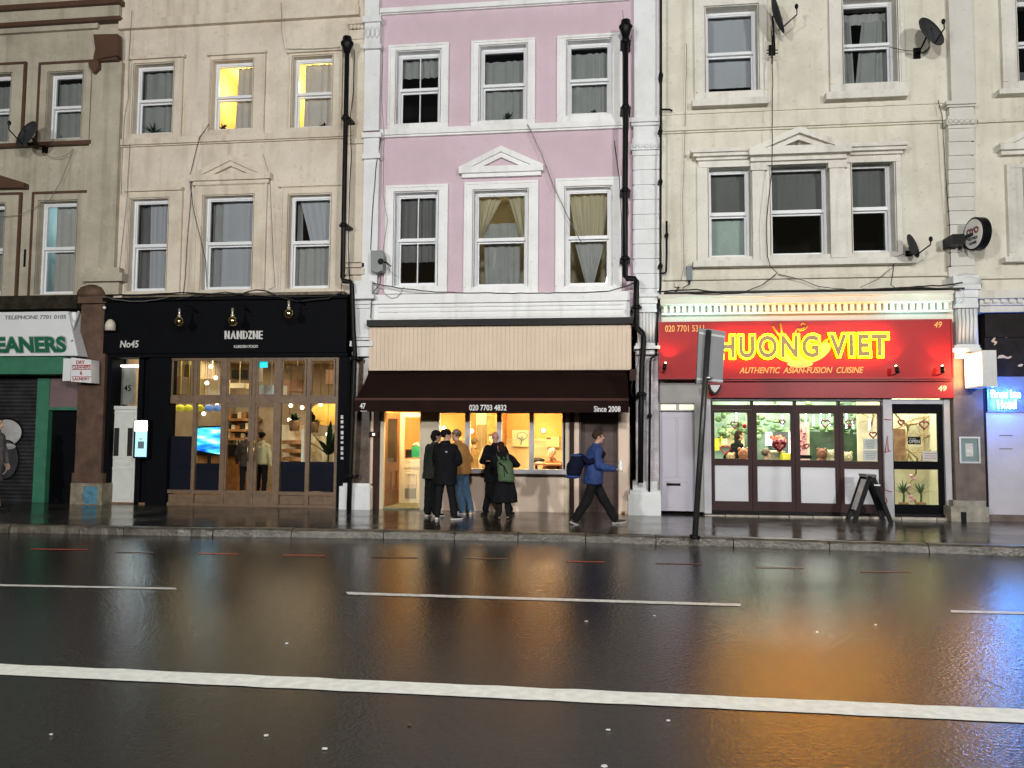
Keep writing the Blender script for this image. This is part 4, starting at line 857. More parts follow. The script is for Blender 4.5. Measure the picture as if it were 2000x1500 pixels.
m = MB(); m.pb(1929, 806, 2120, 1012, -.1, -.02); part("pale_shutter", m, M("pale_shutter_paint", (.50,.48,.50), .45, var=.08), E_)
for y in (850, 876): part("shutter_slot", MB().pb(1952, y, 1978, y+1.4, -.02, -.015), brown, E_)
m = MB(); m.pb(1929, 1014, 2120, 1017, -.1, .0); part("threshold_light", m, M("threshold_glow", (1,.85,.6), emit=1.2, ecol=(1, .85, .55)), E_)
m = MB(); m.pb(2120, 735, 3200, 1020, -.1, .05); m.pb(1927, 1017, 3200, 1030, -.2, .06); part("shop_wall", m, brd, E_)
m = MB(); m.box(XDE, XE1, FY+.2, FY+2.5, fz(1960, 575), fz(1960, 575)+.1); m.box(XDE, XE1, FY+.3, FY+.4, 0, 4.6); part("shop_back_wall", m, dark_room, E_)
# neon
neon = thing("neon_sign", "bright blue neon lettering on the board over the pale hotel door", "neon sign", (fx(1963, 780), FY-.05, fz(1963, 780)))
nm = M("neon_tube_glow", (.3,.8,1), emit=60, ecol=(.22, .75, 1.0)); nb = M("neon_bloom_glow", (.0,.35,1), emit=22, ecol=(.0, .025, 1.0))
text("lettering", "Bruu Inn", (1936, 762, 1992, 777), .075, nm, neon, .012, .0)
text("lettering", "Hotel", (1948, 781, 1984, 798), .075, nm, neon, .012, .0)
text("lettering_bloom", "Bruu Inn", (1935, 761, 1993, 778), .05, nb, neon, .012, .03)  # wider glowing copies behind the letters imitate the bloom round the tubes
text("lettering_bloom", "Hotel", (1947, 780, 1985, 799), .05, nb, neon, .012, .03)
point("neon_light", (fx(1965, 782, .35), FY-.35, fz(1965, 782, .35)), 45, (.01, .14, 1), .2, neon)
# ============================================================ street lamps on the near side of the road
steel = M("grey_lamp_steel", (.25,.26,.27), .45, .6)
for X, wt, dY, dZ in ((-11.0, .7, 0, 0), (.5, .40, 7.6, 1.2), (12.0, .85, 0, 0)):  # middle lamp is added to soften the shadows and brighten the near road
    t = thing("street_lamp", "tall grey street lamp behind the viewer, %s" % ("left one of three" if X < -1 else "middle one of three, added to soften shadows and light the near road" if X < 2 else "right one of three"), "street lamp", (X, -14.0+dY, PAV), "street lamps on the near pavement")
    m = MB(); m.tube([(X, -14.0+dY, PAV), (X, -14.0+dY, 1.2)], .09, 12); m.tube([(X, -14.0+dY, 1.2), (X, -14.0+dY, 6.6+dZ), (X, -13.6+dY, 7.0+dZ), (X, -12.8+dY, 7.1+dZ)], .055, 10); part("post", m, steel, t)
    m = MB(); m.loft([((X, -12.65+dY, 7.02+dZ), .16, .34), ((X, -12.65+dY, 7.1+dZ), .19, .38), ((X, -12.65+dY, 7.2+dZ), .1, .25)]); part("lamp_head", m, steel, t)
    m = MB(); m.loft([((X, -12.65+dY, 7.0+dZ), .12, .28), ((X, -12.65+dY, 7.018+dZ), .12, .28)]); part("diffuser", m, M("lamp_diffuser", (1,1,1), emit=3, ecol=(1, .96, .88)), t)
    area("lamp_light", (X, -12.55+dY, 6.95+dZ), .9, 5200*STREET*wt, (1, .98, .945), t, (X*.35, FY, 6.2))

# ============================================================ red restaurant sign
red = M("red_sign_face", (.33,.004,.007), .4, var=.06, spec=.2); dred = M("dark_red_band", (.30,.009,.014), .35, var=.12, spec=.25)
SD = .34
RS = thing("restaurant_sign", "long red restaurant sign with glowing yellow letters and a rice bowl, under the dentil cornice", "shop sign", (fx(1575, 690), FY, fz(1575, 690)))
m = MB(); m.pb(1288, 627, 1858, 738, .0, SD); part("sign_panel", m, red, RS)
m = MB(); r = rect(1286, 626, 1861, 740, FY-SD); ring(m, r, .022, FY-SD-.015, FY-.02); part("sign_edge", m, dred, RS)
m = MB(); m.pb(1384, 743, 1863, 777, -.1, .2); m.pb(1384, 741, 1863, 744, -.1, .3); part("lower_fascia", m, dred, RS)
ylw = M("yellow_halo_acrylic", (1,.8,.05), emit=24, ecol=(1, .50, .0)); tanl = M("tan_letter_face", (.42,.25,.06), .45)
def HV(nm, off, d, mat, depth, grow):
    x = 1405.5; y0, y1 = 656, 699; g_ = grow
    text(nm, "HUONG", (1405-g_, y0-g_-1, 1599+g_, y1+g_), d, mat, RS, depth, off, 0, 1.22); text(nm, "VIET", (1620-g_, y0-g_-3, 1733+g_, y1+g_-3), d, mat, RS, depth, off, 0, 1.22)
HV("letter_halo", .085, SD+.07, ylw, .03, 3.6)
HV("lettering", .035, SD+.102, tanl, .012, 0)
og = M("orange_yellow_print", (.85,.38,.05), .4)
text("lettering", "020 7701 5311", (1299, 635, 1375, 648), SD+.003, og, RS, .002, .015)
text("lettering", "49", (1824, 628, 1840, 640), SD+.003, og, RS, .002, .015, .25)
text("lettering", "49", (1832, 753, 1849, 764), .203, M("cream_print", (.75,.6,.4), .5), RS, .002, .03, .1)
text("lettering", "AUTHENTIC  ASIAN-FUSION  CUISINE", (1444, 717, 1687, 729), SD+.003, og, RS, .002, .012, .3)
k = lambda d: FY-SD-d
m = MB(); cX, cZ = unp(1562, 670, k(.012)); u = k(0)/1500
pts = [(cX+58*u*math.cos(math.pi+math.pi*i/20), cZ+(40*u)*math.sin(math.pi+math.pi*i/20)) for i in range(21)]; m.prism(pts, k(.012), k(0)); part("bowl_emblem", m, M("orange_bowl_glow", (.85,.33,.03), .4, emit=.25, ecol=(1, .4, .02)), RS)  # faint emission puts the letters' glow into the printed bowl
m = MB(); pts = [(cX+24*u*math.cos(math.pi+math.pi*i/12), cZ-(38*u)+(9*u)*math.sin(math.pi+math.pi*i/12)) for i in range(13)]; m.prism(pts, k(.01), k(0)); part("bowl_foot", m, og, RS)
m = MB(); m.tube([(unp(x, y, k(.015))[0], k(.015), unp(x, y, k(.015))[1]) for x, y in ((1509, 637), (1531, 668))], .02, 6); m.tube([(unp(x, y, k(.015))[0], k(.015), unp(x, y, k(.015))[1]) for x, y in ((1524, 632), (1530, 666))], .02, 6); part("chopsticks_emblem", m, og, RS)
for pts in ([(1553, 649), (1557, 643), (1565, 642), (1572, 640), (1573, 634), (1568, 631), (1564, 634)], [(1560, 646), (1568, 645), (1574, 641), (1577, 637)]):
    m = MB(); m.tube([(unp(x, y, k(.01))[0], k(.01), unp(x, y, k(.01))[1]) for x, y in pts], .012, 6); part("steam_emblem", m, og, RS)
for i in range(3):
    m = MB(); m.tube([(unp(x, y, k(.014))[0], k(.014), unp(x, y, k(.014))[1]) for x, y in ((1601+i*4, 672-i*2), (1606+i*4, 671-i), (1610+i*4, 664-i*2))], .009, 6); part("swirl_emblem", m, og, RS)
for nm_, px_, py_, ty, pw, lb in (("a", 1298, 716, (1318, 640), 14, "small black sign spotlight at the lower left corner of the red sign"), ("b", 1752, 722, (1735, 660), 12, "small sign spotlight at the foot of the red sign right of the word CUISINE"), ("c", 1841, 722, (1835, 650), 9, "small sign spotlight at the lower right corner of the red sign")):
    X, Z = unp(px_, py_, FY-.55); t = thing("sign_spotlight", lb, "spotlight", (X, FY-SD, Z), "spotlights on the red sign")
    X2, Z2 = unp(*ty, FY-SD); dv = (Vector((X2, FY-SD, Z2))-Vector((X, FY-.55, Z))).normalized()
    m = MB(); m.tube([Vector((X, FY-.55, Z))-dv*.06, Vector((X, FY-.55, Z))+dv*.06], .035, 12); part("lamp_body", m, black_m, t)
    m = MB(); m.tube([(X, FY-SD, Z-.08), (X, FY-.5, Z-.07), (X, FY-.55, Z)], .01, 6); part("lamp_arm", m, black_m, t)
    m = MB(); m.ball(Vector((X, FY-.55, Z))+dv*.062, .022, 8, 6); part("lamp_bulb", m, M("warm_bulb", (1,.8,.6), emit=30, ecol=(1, .75, .5)), t)
    spot("lamp_light", Vector((X, FY-.55, Z))+dv*.1, (X2, FY-SD, Z2), pw, (1, .6, .35), 95, .02, t)

# ============================================================ awning of number 47
aw = M("dark_brown_canvas", (.018,.0085,.007), .75, var=.12, bump=.15, bs=80); AP = .92
AW = thing("awning", "open dark brown canvas awning with white lettering on its straight valance", "awning", (fx(960, 760), FY, fz(960, 760)))
xl, xr = fx(722, 740)+.02, fx(1226, 740, .3); z1 = fz(980, 726, .12); z0 = fz(980, 779, AP); zv = fz(960, 805, AP)
def pane_grid(m, a, b, c, d, n=1): m.quad(a, b, c, d)
m = MB(); ny, nx = 8, 30; vs = []
for j in range(ny+1):
    for i in range(nx+1):
        v, u = j/ny, i/nx; vs.append((xl+(xr-xl)*u, FY-.12-(AP-.12)*v, z1+(z0-z1)*v-.04*math.sin(v*math.pi)+.028*noise.noise(Vector((u*9, v*2.2, 1)))+.01*noise.noise(Vector((u*40, v*3, 4)))))
m.add(vs, [(j*(nx+1)+i, (j+1)*(nx+1)+i, (j+1)*(nx+1)+i+1, j*(nx+1)+i+1) for j in range(ny) for i in range(nx)], True)
part("canopy", m, aw, AW)
m = MB(); vs = []; nx = 60
for i in range(nx+1):
    u = i/nx; w0 = .008*math.sin(u*40)+.004*math.sin(u*91)
    vs += [(xl+(xr-xl)*u, FY-AP-.012, z0-.02), (xl+(xr-xl)*u, FY-AP-.012+w0*.3, zv)]
m.add(vs, [(2*i+1, 2*i+3, 2*i+2, 2*i) for i in range(nx)], True); part("valance", m, aw, AW)
m = MB(); m.box(xl, xr, FY-AP-.03, FY-AP+.02, z0-.03, z0+.012); part("front_bar", m, M("brown_bar", (.07,.03,.025), .35), AW)
m = MB(); m.tube([(xl, FY-.14, z1+.02), (xr, FY-.14, z1+.02)], .05, 10); part("roller_tube", m, dbr, AW)
for X in (xl+.25, xr-.25):
    m = MB(); m.tube([(X, FY-.1, z1-.1), (X*.9+(xl+xr)/2*.1, FY-.55, (z0+z1)/2-.12), (X, FY-AP+.03, z0-.03)], .018, 6); part("folding_arm", m, steel, AW)
wlt = M("white_awning_print", (.7,.7,.7), .6)
for s_, b_ in (("47", (703, 787.5, 714, 798.5)), ("020 7703 4832", (916.5, 790.5, 989.5, 802)), ("Since 2008", (1160, 793, 1212, 804.5))): text("lettering", s_, b_, AP+.03, wlt, AW, .003, .022)
m = MB(); m.pb(704, 802.3, 717, 803.4, AP+.02, AP+.028); part("lettering_underline", m, wlt, AW)

# ============================================================ pipes and cables
def pth(pts, d): return [(unp(x, y, FY-d)[0], FY-d, unp(x, y, FY-d)[1]) for x, y in pts]
def pipe(name, label, px, d, r, clips=(), hopper=None, group=None, mat=black_m):
    P = pth(px, d); t = thing(name, label, "pipe", P[-1], group)
    m = MB(); m.tube(P, r, 10); part("pipe", m, mat, t)
    for x, y in clips:
        X, Z = unp(x, y, FY-d); m = MB(); m.tube([(X, FY-d, Z-.04), (X, FY-d, Z+.04)], r*1.4, 10); m.box(X-r*1.9, X+r*1.9, FY-d, FY-.02, Z-.02, Z+.02); part("pipe_bracket", m, mat, t)
    if hopper:
        X, Z = unp(*hopper, FY-d); m = MB(); m.loft([((X, FY-d, Z-.18), r*1.2, r*1.2), ((X, FY-d, Z-.06), .1, .09), ((X, FY-d, Z), .13, .11), ((X, FY-d, Z+.03), .13, .11), ((X, FY-d, Z+.05), .1, .09), ((X, FY-d, Z+.14), .085, .08)], 14); part("rainwater_head", m, mat, t)
pipe("drainpipe", "black drainpipe with a rainwater head running down between the beige and the pink house", [(678, 96), (676, 200), (672, 400), (669, 543), (671, 549), (684, 550), (687, 555), (690, 640), (693, 690), (689, 800), (685, 900), (681, 1003)], .38, .048, [(675, 230), (671, 440), (692, 700), (684, 930)], (678, 86), "drainpipes")
pipe("drainpipe", "black drainpipe with a rainwater head at the right edge of the pink wall", [(1222, 66), (1222, 200), (1221, 400), (1221, 541), (1224, 544), (1240, 544), (1243, 549), (1242, 636), (1245, 641), (1255, 651), (1257, 658), (1256, 690), (1254, 706), (1252, 800), (1251, 943)], .42, .052, [(1222, 80), (1222, 210), (1221, 372), (1221, 505), (1243, 600), (1252, 770)], (1222, 54), "drainpipes")
pipe("drainpipe", "thin black waste pipe down the left edge of the cream wall", [(1291, -80), (1291, 200), (1290, 400), (1290, 560), (1286, 590), (1283, 640), (1281, 694), (1272, 700), (1270, 706), (1269, 850), (1268, 960)], .3, .022, [(1291, 146), (1290, 255), (1290, 354), (1290, 519), (1269, 812)], None, "drainpipes")
pipe("vent_pipe", "short thin black pipe branch standing beside the waste pipe on the cream wall", [(1302, 432), (1302, 500), (1301, 530), (1299, 533), (1291, 534)], .12, .02, [(1302, 459)])
pipe("vent_pipe", "short black overflow pipe sticking out of the cream wall high beside the waste pipe", [(1291, 214), (1308, 214), (1313, 217)], .14, .02)
def cable(label, px, d=.07, r=.008, mat=None, wob=1.0):
    P = []; n = len(px)
    for i in range(n-1):
        (x0, y0), (x1, y1) = px[i], px[i+1]; L = max(2, int(math.hypot(x1-x0, y1-y0)/14))
        for j in range(L): t = j/L; q = 1.2*wob; P.append((x0+(x1-x0)*t+noise.noise((x0+x1*t, y0, i))*q, y0+(y1-y0)*t+noise.noise((y1*t, x0, i+.5))*q))
    P.append(px[-1]); m = MB(); m.tube(pth(P, d), r, 5)
    solo("cable", m, mat or cable_m, label, "cable", "cables strung along the house fronts")
def sag(a, b, s, n=6): return [(a[0]+(b[0]-a[0])*i/n, a[1]+(b[1]-a[1])*i/n+s*4*(i/n)*(1-i/n)) for i in range(n+1)]
cable("thick black cable looping along the ledge above the black restaurant fascia", [(232, 576), (300, 575), (355, 572), (395, 573), (415, 574), (470, 575), (500, 566), (520, 568), (545, 580), (580, 588), (640, 583), (668, 570)], .32, .014)
cable("second black cable drooping over the middle of the black fascia", [(345, 585), (390, 576), (440, 571), (500, 577), (560, 580), (660, 578)], .34, .01)
cable("thin cable sagging across the left end of the black fascia", sag((210, 581), (335, 578), 9), .33, .006, cableg_m)
cable("cable running down the beige wall left of the middle windows", [(408, 243), (390, 268), (384, 290), (372, 340), (371, 352), (376, 400), (388, 450), (402, 510), (404, 560)], .13, .008)
cable("cable dropping left of the large beige first-floor window", [(375, 345), (372, 400), (366, 470), (362, 540), (358, 575)], .12, .007)
cable("cable hanging from the right tip of the beige pediment", [(513, 299), (523, 330), (527, 350), (530, 420), (533, 500), (536, 540), (537, 560), (525, 566)], .12, .006, cableg_m)
cable("thin cable down the far left of the beige wall", [(258, 20), (252, 110), (251, 190), (243, 230), (238, 330), (237, 380)], .1, .006, cableg_m)
cable("thin cable down the beige wall beside the string course", [(254, 280), (248, 390), (234, 520), (228, 572)], .1, .006, cableg_m)
cable("thin cable above the right beige window", [(549, 5), (550, 60), (556, 95), (600, 96), (664, 92)], .12, .005, cableg_m)
cable("black cable beside the left drainpipe", [(692, 98), (690, 180), (684, 230), (686, 300), (682, 400), (680, 480), (684, 560), (690, 600)], .2, .009)
cable("black cable strung from the left drainpipe across under the pink house windows", [(688, 549), (720, 551), (752, 558), (778, 562), (850, 571), (1000, 573), (1130, 572), (1190, 569), (1220, 560), (1240, 552)], .2, .011)
cable("thin cable dipping below the pink house windows", sag((745, 562), (790, 560), 22), .22, .006, cableg_m)
cable("black cable dropping from the wall lamp box to the black shutter hood", [(745, 530), (742, 555), (728, 572), (725, 600), (724, 622)], .24, .009)
cable("thin cable along the left edge of the pink wall", [(748, 90), (745, 190), (750, 260), (748, 380), (757, 430), (748, 490), (762, 530), (776, 540)], .14, .006, cableg_m)
cable("pair of thin cables beside the pink wall edge", [(744, 268), (734, 330), (727, 420), (724, 488)], .14, .008)
cable("long straight cable slanting from the pink string course down over the right windows", [(1030, 243), (1058, 300), (1080, 360), (1110, 425), (1136, 475)], .16, .009, cableg_m)
cable("short cable beside the upper right corner window of the pink house", [(1200, 275), (1210, 350), (1214, 430), (1213, 520)], .13, .008)
cable("thin cable from the pink house corner to the black pipe", [(1216, 20), (1226, 120), (1228, 240), (1222, 330), (1228, 420)], .16, .006, cableg_m)
cable("cable swinging from the second drainpipe down to the awning end", [(1250, 680), (1246, 712), (1238, 730), (1232, 760), (1236, 775)], .36, .008)
cable("cable hanging from the satellite dish across the cream wall to the triple window", [(1507, 60), (1509, 150), (1508, 330), (1500, 400), (1497, 440), (1499, 500), (1504, 520), (1518, 533)], .35, .008)
cable("cable curving from below the middle cream window to the cornice", [(1518, 533), (1490, 556), (1460, 568), (1436, 572)], .12, .008)
cable("thin cable sagging right along the cream ledge", [(1520, 535), (1560, 545), (1600, 560), (1660, 566)], .12, .007)
cable("cable loop under the small dish on the cream wall", [(1748, 500), (1744, 530), (1740, 556), (1752, 566)], .12, .008)
cable("thin cable crossing up to the small dish", [(1680, 562), (1715, 545), (1742, 524), (1750, 502), (1765, 496)], .13, .006)
cable("dark bundle of cables lying along the top of the dentil cornice", [(1284, 570), (1310, 568), (1360, 566), (1420, 572), (1500, 573), (1640, 568), (1760, 562), (1850, 557), (1880, 552)], .47, .014)
cable("second cable of the bundle on the dentil cornice", [(1300, 574), (1400, 575), (1560, 568), (1700, 566), (1800, 561), (1866, 566)], .5, .009)
cable("thin cable falling down the far side of the cream wall beside the white pier", [(1832, 196), (1840, 226), (1846, 330), (1854, 430), (1856, 520)], .14, .007)
cable("thin cable down the left of the cream wall behind the grey box", [(1341, 85), (1338, 250), (1333, 400), (1336, 520), (1330, 548)], .08, .006, cableg_m)
cable("black cable loop under the small grey box on the cream wall", [(1347, 548), (1348, 554), (1334, 562), (1333, 568)], .1, .009)
cable("thin cable reaching from the dark window to the big satellite dish", [(1738, 92), (1765, 98), (1790, 100)], .15, .007)
cable("thin cable sagging below the left dish on the khaki wall", sag((84, 298), (145, 290), 14), .1, .006, cableg_m)
cable("thin cable slanting down the khaki wall to the lower left window", [(144, 290), (120, 350), (98, 390), (40, 420), (0, 424)], .1, .006, cableg_m)
cable("white cable curling round the right pier top", [(1864, 560), (1878, 566), (1884, 580), (1874, 590)], .42, .008, upvc)

# ============================================================ satellite dishes
def dish(label, px, r, nrm, base, off=.45, lnb=.42, dmat=None):
    dmat = dmat or M("dish_grey", (.045,.045,.05), .5, var=.3)
    X, Z = unp(px[0], px[1], FY-off); c = Vector((X, FY-off, Z)); n = Vector(nrm).normalized()
    a = n.cross(Vector((0, 0, 1))).normalized(); b = n.cross(a)
    BX, BZ = unp(base[0], base[1], FY-.02)
    t = thing("satellite_dish", label, "satellite dish", (BX, FY, BZ), "satellite dishes on the house fronts")
    m = MB(); vs = []; N, K = 28, 5
    for s in (0, .012):
        for i in range(K+1):
            rr = r*i/K
            for k in range(N): an = 2*math.pi*k/N; vs.append(c+a*rr*math.cos(an)+b*rr*math.sin(an)*1.08+n*(.22*r*(i/K)**2-s))
    o = (K+1)*N
    fs = [(i*N+k, i*N+(k+1) % N, (i+1)*N+(k+1) % N, (i+1)*N+k) for i in range(K) for k in range(N)]
    fs += [tuple(x+o for x in f[::-1]) for f in fs]; fs += [(K*N+k, K*N+(k+1) % N, o+K*N+(k+1) % N, o+K*N+k) for k in range(N)]
    m.add(vs, fs, True); part("reflector", m, dmat, t)
    m = MB(); m.tube([c+b*r*.9+n*.02, c+b*r*.5+n*lnb*.9, c+b*r*.1+n*lnb], .012, 6); m.ball(c+b*r*.05+n*lnb, (.035, .035, .05), 8, 6); part("receiver_arm", m, black_m, t)
    m = MB(); m.tube([(BX, FY, BZ), (BX, FY-.22, BZ), c-n*.03], .018, 6); m.box(BX-.06, BX+.06, FY-.03, FY, BZ-.1, BZ+.1); part("wall_bracket", m, black_m, t)
dish("dark dish on the khaki wall between its two upper windows", (57, 265), .29, (-.35, -1, .35), (88, 290), .45)
dish("dark dish seen edge-on at the top of the photo on the cream wall", (1512, 30), .34, (1, -.25, .3), (1508, 98), .4, .4)
dish("large dark dish on the cream wall beside the upper right window", (1814, 66), .29, (.6, -1, .4), (1791, 104), .45, .3)
dish("small dark dish at the end of the triple window's sill", (1779, 482), .21, (.85, -.75, .3), (1776, 500), .4, .34)
t = thing("wall_aerial", "small dark aerial bracket with cross bars below the edge-on dish", "aerial", (fx(1508, 98), FY, fz(1508, 98)))
m = MB(); m.tube(pth([(1509, 70), (1508, 124)], .3), .014, 6); part("mast", m, black_m, t)
for y in (98, 104):
    m = MB(); m.tube(pth([(1497, y), (1519, y)], .3), .01, 6); part("cross_bar", m, black_m, t)
m = MB(); m.tube([(fx(1508, 110), FY, fz(1508, 110)), (fx(1508, 110, .3), FY-.3, fz(1508, 110, .3))], .012, 6); part("bracket", m, black_m, t)

# ============================================================ lamps, boxes and small signs
brassb = M("mirror_gold_bulb", (.75,.62,.3), .12, 1.0); brs = M("pale_brass", (.7,.65,.5), .3, .7)
for (x, y), lb in (((351, 628), "leftmost of the three gold globe lamps on the black fascia"), ((455, 627), "gold globe lamp above the white NANDINE lettering"), ((565, 613), "rightmost of the three gold globe lamps on the black fascia")):
    X, Z = unp(x, y, FY-.62); t = thing("wall_lamp", lb, "wall lamp", (X, FY-.22, Z+.25), "gold globe lamps on the black fascia")
    m = MB(); m.ball((X, FY-.62, Z), .095, 20, 14); part("globe", m, brassb, t)
    m = MB(); m.tube([(X-.01, FY-.62, Z+.08), (X-.015, FY-.62, Z+.25)], .022, 8); m.tube([(X-.01, FY-.62, Z+.09), (X-.01, FY-.62, Z+.13)], .035, 10); part("stem", m, brs, t)
    m = MB(); m.tube([(X-.015, FY-.62, Z+.25), (X, FY-.58, Z+.33), (X+.08, FY-.4, Z+.34), (X+.16, FY-.22, Z+.22)], .01, 8); m.ball((X+.18, FY-.23, Z+.18), .028, 8, 6); part("swan_arm", m, black_m, t)
X, Z = unp(212, 634, FY-.4); t = thing("wall_lamp", "white half-round hooded lamp at the left end of the black fascia", "wall lamp", (X, FY-.22, Z))
m = MB(); m.loft([((X, FY-.34, Z-.11), .1, .1), ((X, FY-.34, Z), .098, .1), ((X, FY-.34, Z+.06), .08, .08), ((X, FY-.34, Z+.1), .05, .05), ((X, FY-.34, Z+.115), .01, .01)], 16); part("shade", m, M("cream_lamp_hood", (.62,.58,.48), .5), t)
m = MB(); m.box(X-.12, X-.09, FY-.35, FY-.2, Z-.12, Z-.06); part("bracket", m, black_m, t)
X, Z = unp(204, 601, FY-.3); t = thing("security_camera", "small white dome camera at the top left corner of the black fascia", "camera", (X, FY-.22, Z))
m = MB(); m.ball((X, FY-.3, Z), .035, 10, 8); part("dome", m, upvc, t)
m = MB(); m.box(X-.02, X+.02, FY-.3, FY-.2, Z+.01, Z+.04); part("mount", m, black_m, t)
X, Z = unp(736, 508, FY-.3); t = thing("security_lamp", "grey wall-mounted lamp box at the left edge of the pink wall beside the window", "lamp", (X, FY, Z))
m = MB(); m.prism([unp(x, y, FY-.32) for x, y in ((724, 489), (746, 489), (749, 500), (747, 528), (738, 532), (724, 529))], FY-.32, FY-.1); part("case", m, M("slate_grey_case", (.16,.18,.18), .4), t)
m = MB(); X2, Z2 = unp(743, 510, FY-.36); m.ball((X2, FY-.34, Z2), .06, 12, 8); part("lens", m, M("dark_lens", (.02,.02,.02), .08), t)
m = MB(); m.tube(pth([(750, 512), (757, 514), (763, 520)], .3), .014, 6); part("sensor_arm", m, black_m, t)
X, Z = unp(1347, 532, FY-.1); t = thing("junction_box", "tall narrow blue-grey box on the cream wall left of the triple window's sill", "junction box", (X, FY, Z))
m = MB(); m.pb(1341, 519, 1352, 547, 0, .1); part("case", m, M("blue_grey_box", (.13,.16,.18), .5), t)
m = MB(); m.tube(pth([(1346, 548), (1345, 556)], .05), .012, 6); part("cable_gland", m, black_m, t)
t = thing("junction_box", "small pale cable box above the left end of the dentil cornice", "junction box", (fx(1323, 556), FY, fz(1323, 556)))
m = MB(); m.pb(1318, 551, 1329, 560, 0, .07); part("case", m, cream2, t)
m = MB(); m.tube(pth([(1326, 560), (1322, 568), (1312, 574)], .08), .012, 6); part("cable_gland", m, black_m, t)
t = thing("door_number_tile", "small square decorated tile low on the beige jamb right of the brown door", "tile", (fx(1217, 1002), FY-.06, fz(1217, 1002)))
m = MB(); m.pb(1213, 999, 1221, 1007, .06, .075); part("tile_body", m, M("tan_tile", (.4,.2,.08), .3), t)
m = MB(); m.pb(1215.5, 1001.5, 1218.5, 1004.5, .075, .08); part("tile_emblem", m, black_m, t)
t = thing("entry_buzzer", "small white-lit entry button on the brown strip left of the cafe door", "buzzer", (fx(726, 848), FY-.07, fz(726, 848)))
m = MB(); m.pb(720, 843, 738, 853, .07, .12); part("case", m, dbr, t)
m = MB(); m.pb(727, 846, 732, 851, .12, .125); part("button", m, M("button_glow", (.9,.9,.8), emit=.8), t)
t = thing("meter_box", "small dark brown box beside the right end of the awning", "box", (fx(1237, 730), FY-.3, fz(1237, 730)))
m = MB(); m.pb(1230, 721, 1243, 743, .02, .36); part("case", m, dbr, t)
m = MB(); m.tube(pth([(1236, 743), (1234, 752), (1236, 760)], .34), .01, 6); part("cable_gland", m, black_m, t)
# lit vertical panel by the white door
t = thing("lightbox_sign", "bright vertical blue and white lit box beside the white panelled door", "light box", (fx(275, 858), FY-.3, fz(275, 858)))
m = MB(); m.pb(261, 820, 289, 895, .0, .28); part("case", m, black_m, t)
m = MB(); m.pb(263.5, 822, 287, 842, .28, .286); part("lit_panel", m, M("white_panel_glow", (1,1,1), emit=13, ecol=(.92, 1, 1)), t)
m = MB(); m.pb(264, 843, 286.5, 892, .28, .285); part("lit_panel", m, M("blue_panel_glow", (.4,.75,.95), emit=.75, ecol=(.42, .8, 1.0)), t)
m = MB(); m.pb(269, 862, 281, 876, .285, .289); part("printed_patch", m, M("slate_print", (.15,.22,.26), .5), t)
text("lettering", "w", (271, 855, 279, 860), .29, wl, t, .002, .03); text("lettering", "open", (268, 866, 282, 872), .292, wl, t, .002, .03) if False else None
# lit box sign on the right pier
t = thing("lightbox_sign", "glowing warm white box sign projecting from the brown pier left of the neon lettering", "light box", (fx(1905, 720), FY-.3, fz(1905, 720)))
Yn = FY-.95
a = unp(1884, 692, Yn); b_ = unp(1884, 753, Yn)
Xa = a[0]; Xb = fx(1918, 720, .42)
# square box with its lit face turned towards the left
def obox(m, P0, dirx, diry, L1, L2, z0, z1):
    dx, dy = Vector(dirx).normalized(), Vector(diry).normalized(); P0 = Vector(P0)
    c = [P0, P0+dx*L1, P0+dx*L1+dy*L2, P0+dy*L2]
    m.add([(p.x, p.y, z) for z in (z0, z1) for p in c], [(0, 3, 2, 1), (4, 5, 6, 7), (0, 1, 5, 4), (1, 2, 6, 5), (2, 3, 7, 6), (3, 0, 4, 7)])
Yn_, Yf_ = FY-.85, FY-.2
bx0, _ = unp(1919, 720, Yn_); bx1, _ = unp(1947, 720, Yn_); zb0 = unp(1919, 755, Yn_)[1]; zb1 = unp(1919, 684, Yn_)[1]
m = MB(); m.box(bx0, bx1, Yn_, Yf_, zb0, zb1); part("case", m, M("white_sign_case", (.6,.6,.6), .4), t)
m = MB(); m.box(bx0-.006, bx0-.001, Yn_+.03, Yf_-.03, zb0+.03, zb1-.03); part("lit_face", m, M("warm_face_glow", (1,.8,.5), emit=16, ecol=(1, .66, .30)), t)
m = MB(); m.tube([(bx0+.12, FY-.1, zb1-.1), (bx0+.12, Yf_+.01, zb1-.1)], .02, 6); part("bracket", m, black_m, t)
point("sign_light", (bx0-.2, (Yn_+Yf_)/2, (zb0+zb1)/2), 10, (1, .6, .25), .2, t)
# round projecting sign above
t = thing("projecting_sign", "oval white sign with red lettering and a black rim projecting from the upper white pier", "sign", (fx(1885, 465), FY-.1, fz(1885, 465)))
X, Z = unp(1901, 457, FY-.5); c = Vector((X, FY-.5, Z)); n = Vector((-.98, -.17, 0)).normalized(); a = Vector((-n.y, n.x, 0))
if a.x < 0: a = -a
def odisc(m, c, a, n, rx, rz, th, N=32):
    vs = [c+a*rx*math.cos(2*math.pi*i/N)+Vector((0, 0, 1))*rz*math.sin(2*math.pi*i/N)+n*s for s in (0, th) for i in range(N)]
    m.add(vs, [tuple(range(N)), tuple(range(2*N-1, N-1, -1))]+[(i, (i+1) % N, (i+1) % N+N, i+N) for i in range(N)])
rz = 31/1500*(FY-.5); m = MB(); odisc(m, c-n*.14, a, n, rz*.98, rz, .14); part("sign_drum", m, black_m, t)
m = MB(); odisc(m, c, a, n, rz*.84, rz*.88, .012); part("sign_face", m, M("white_sign_face", (.72,.72,.72), .4, emit=.0), t)
m = MB(); m.box(X-.32, X-.12, FY-.45, FY-.05, Z-.16, Z+.02); m.tube([(X-.2, FY-.35, Z-.06), (c.x, c.y, c.z)], .03, 6); part("bracket", m, black_m, t)
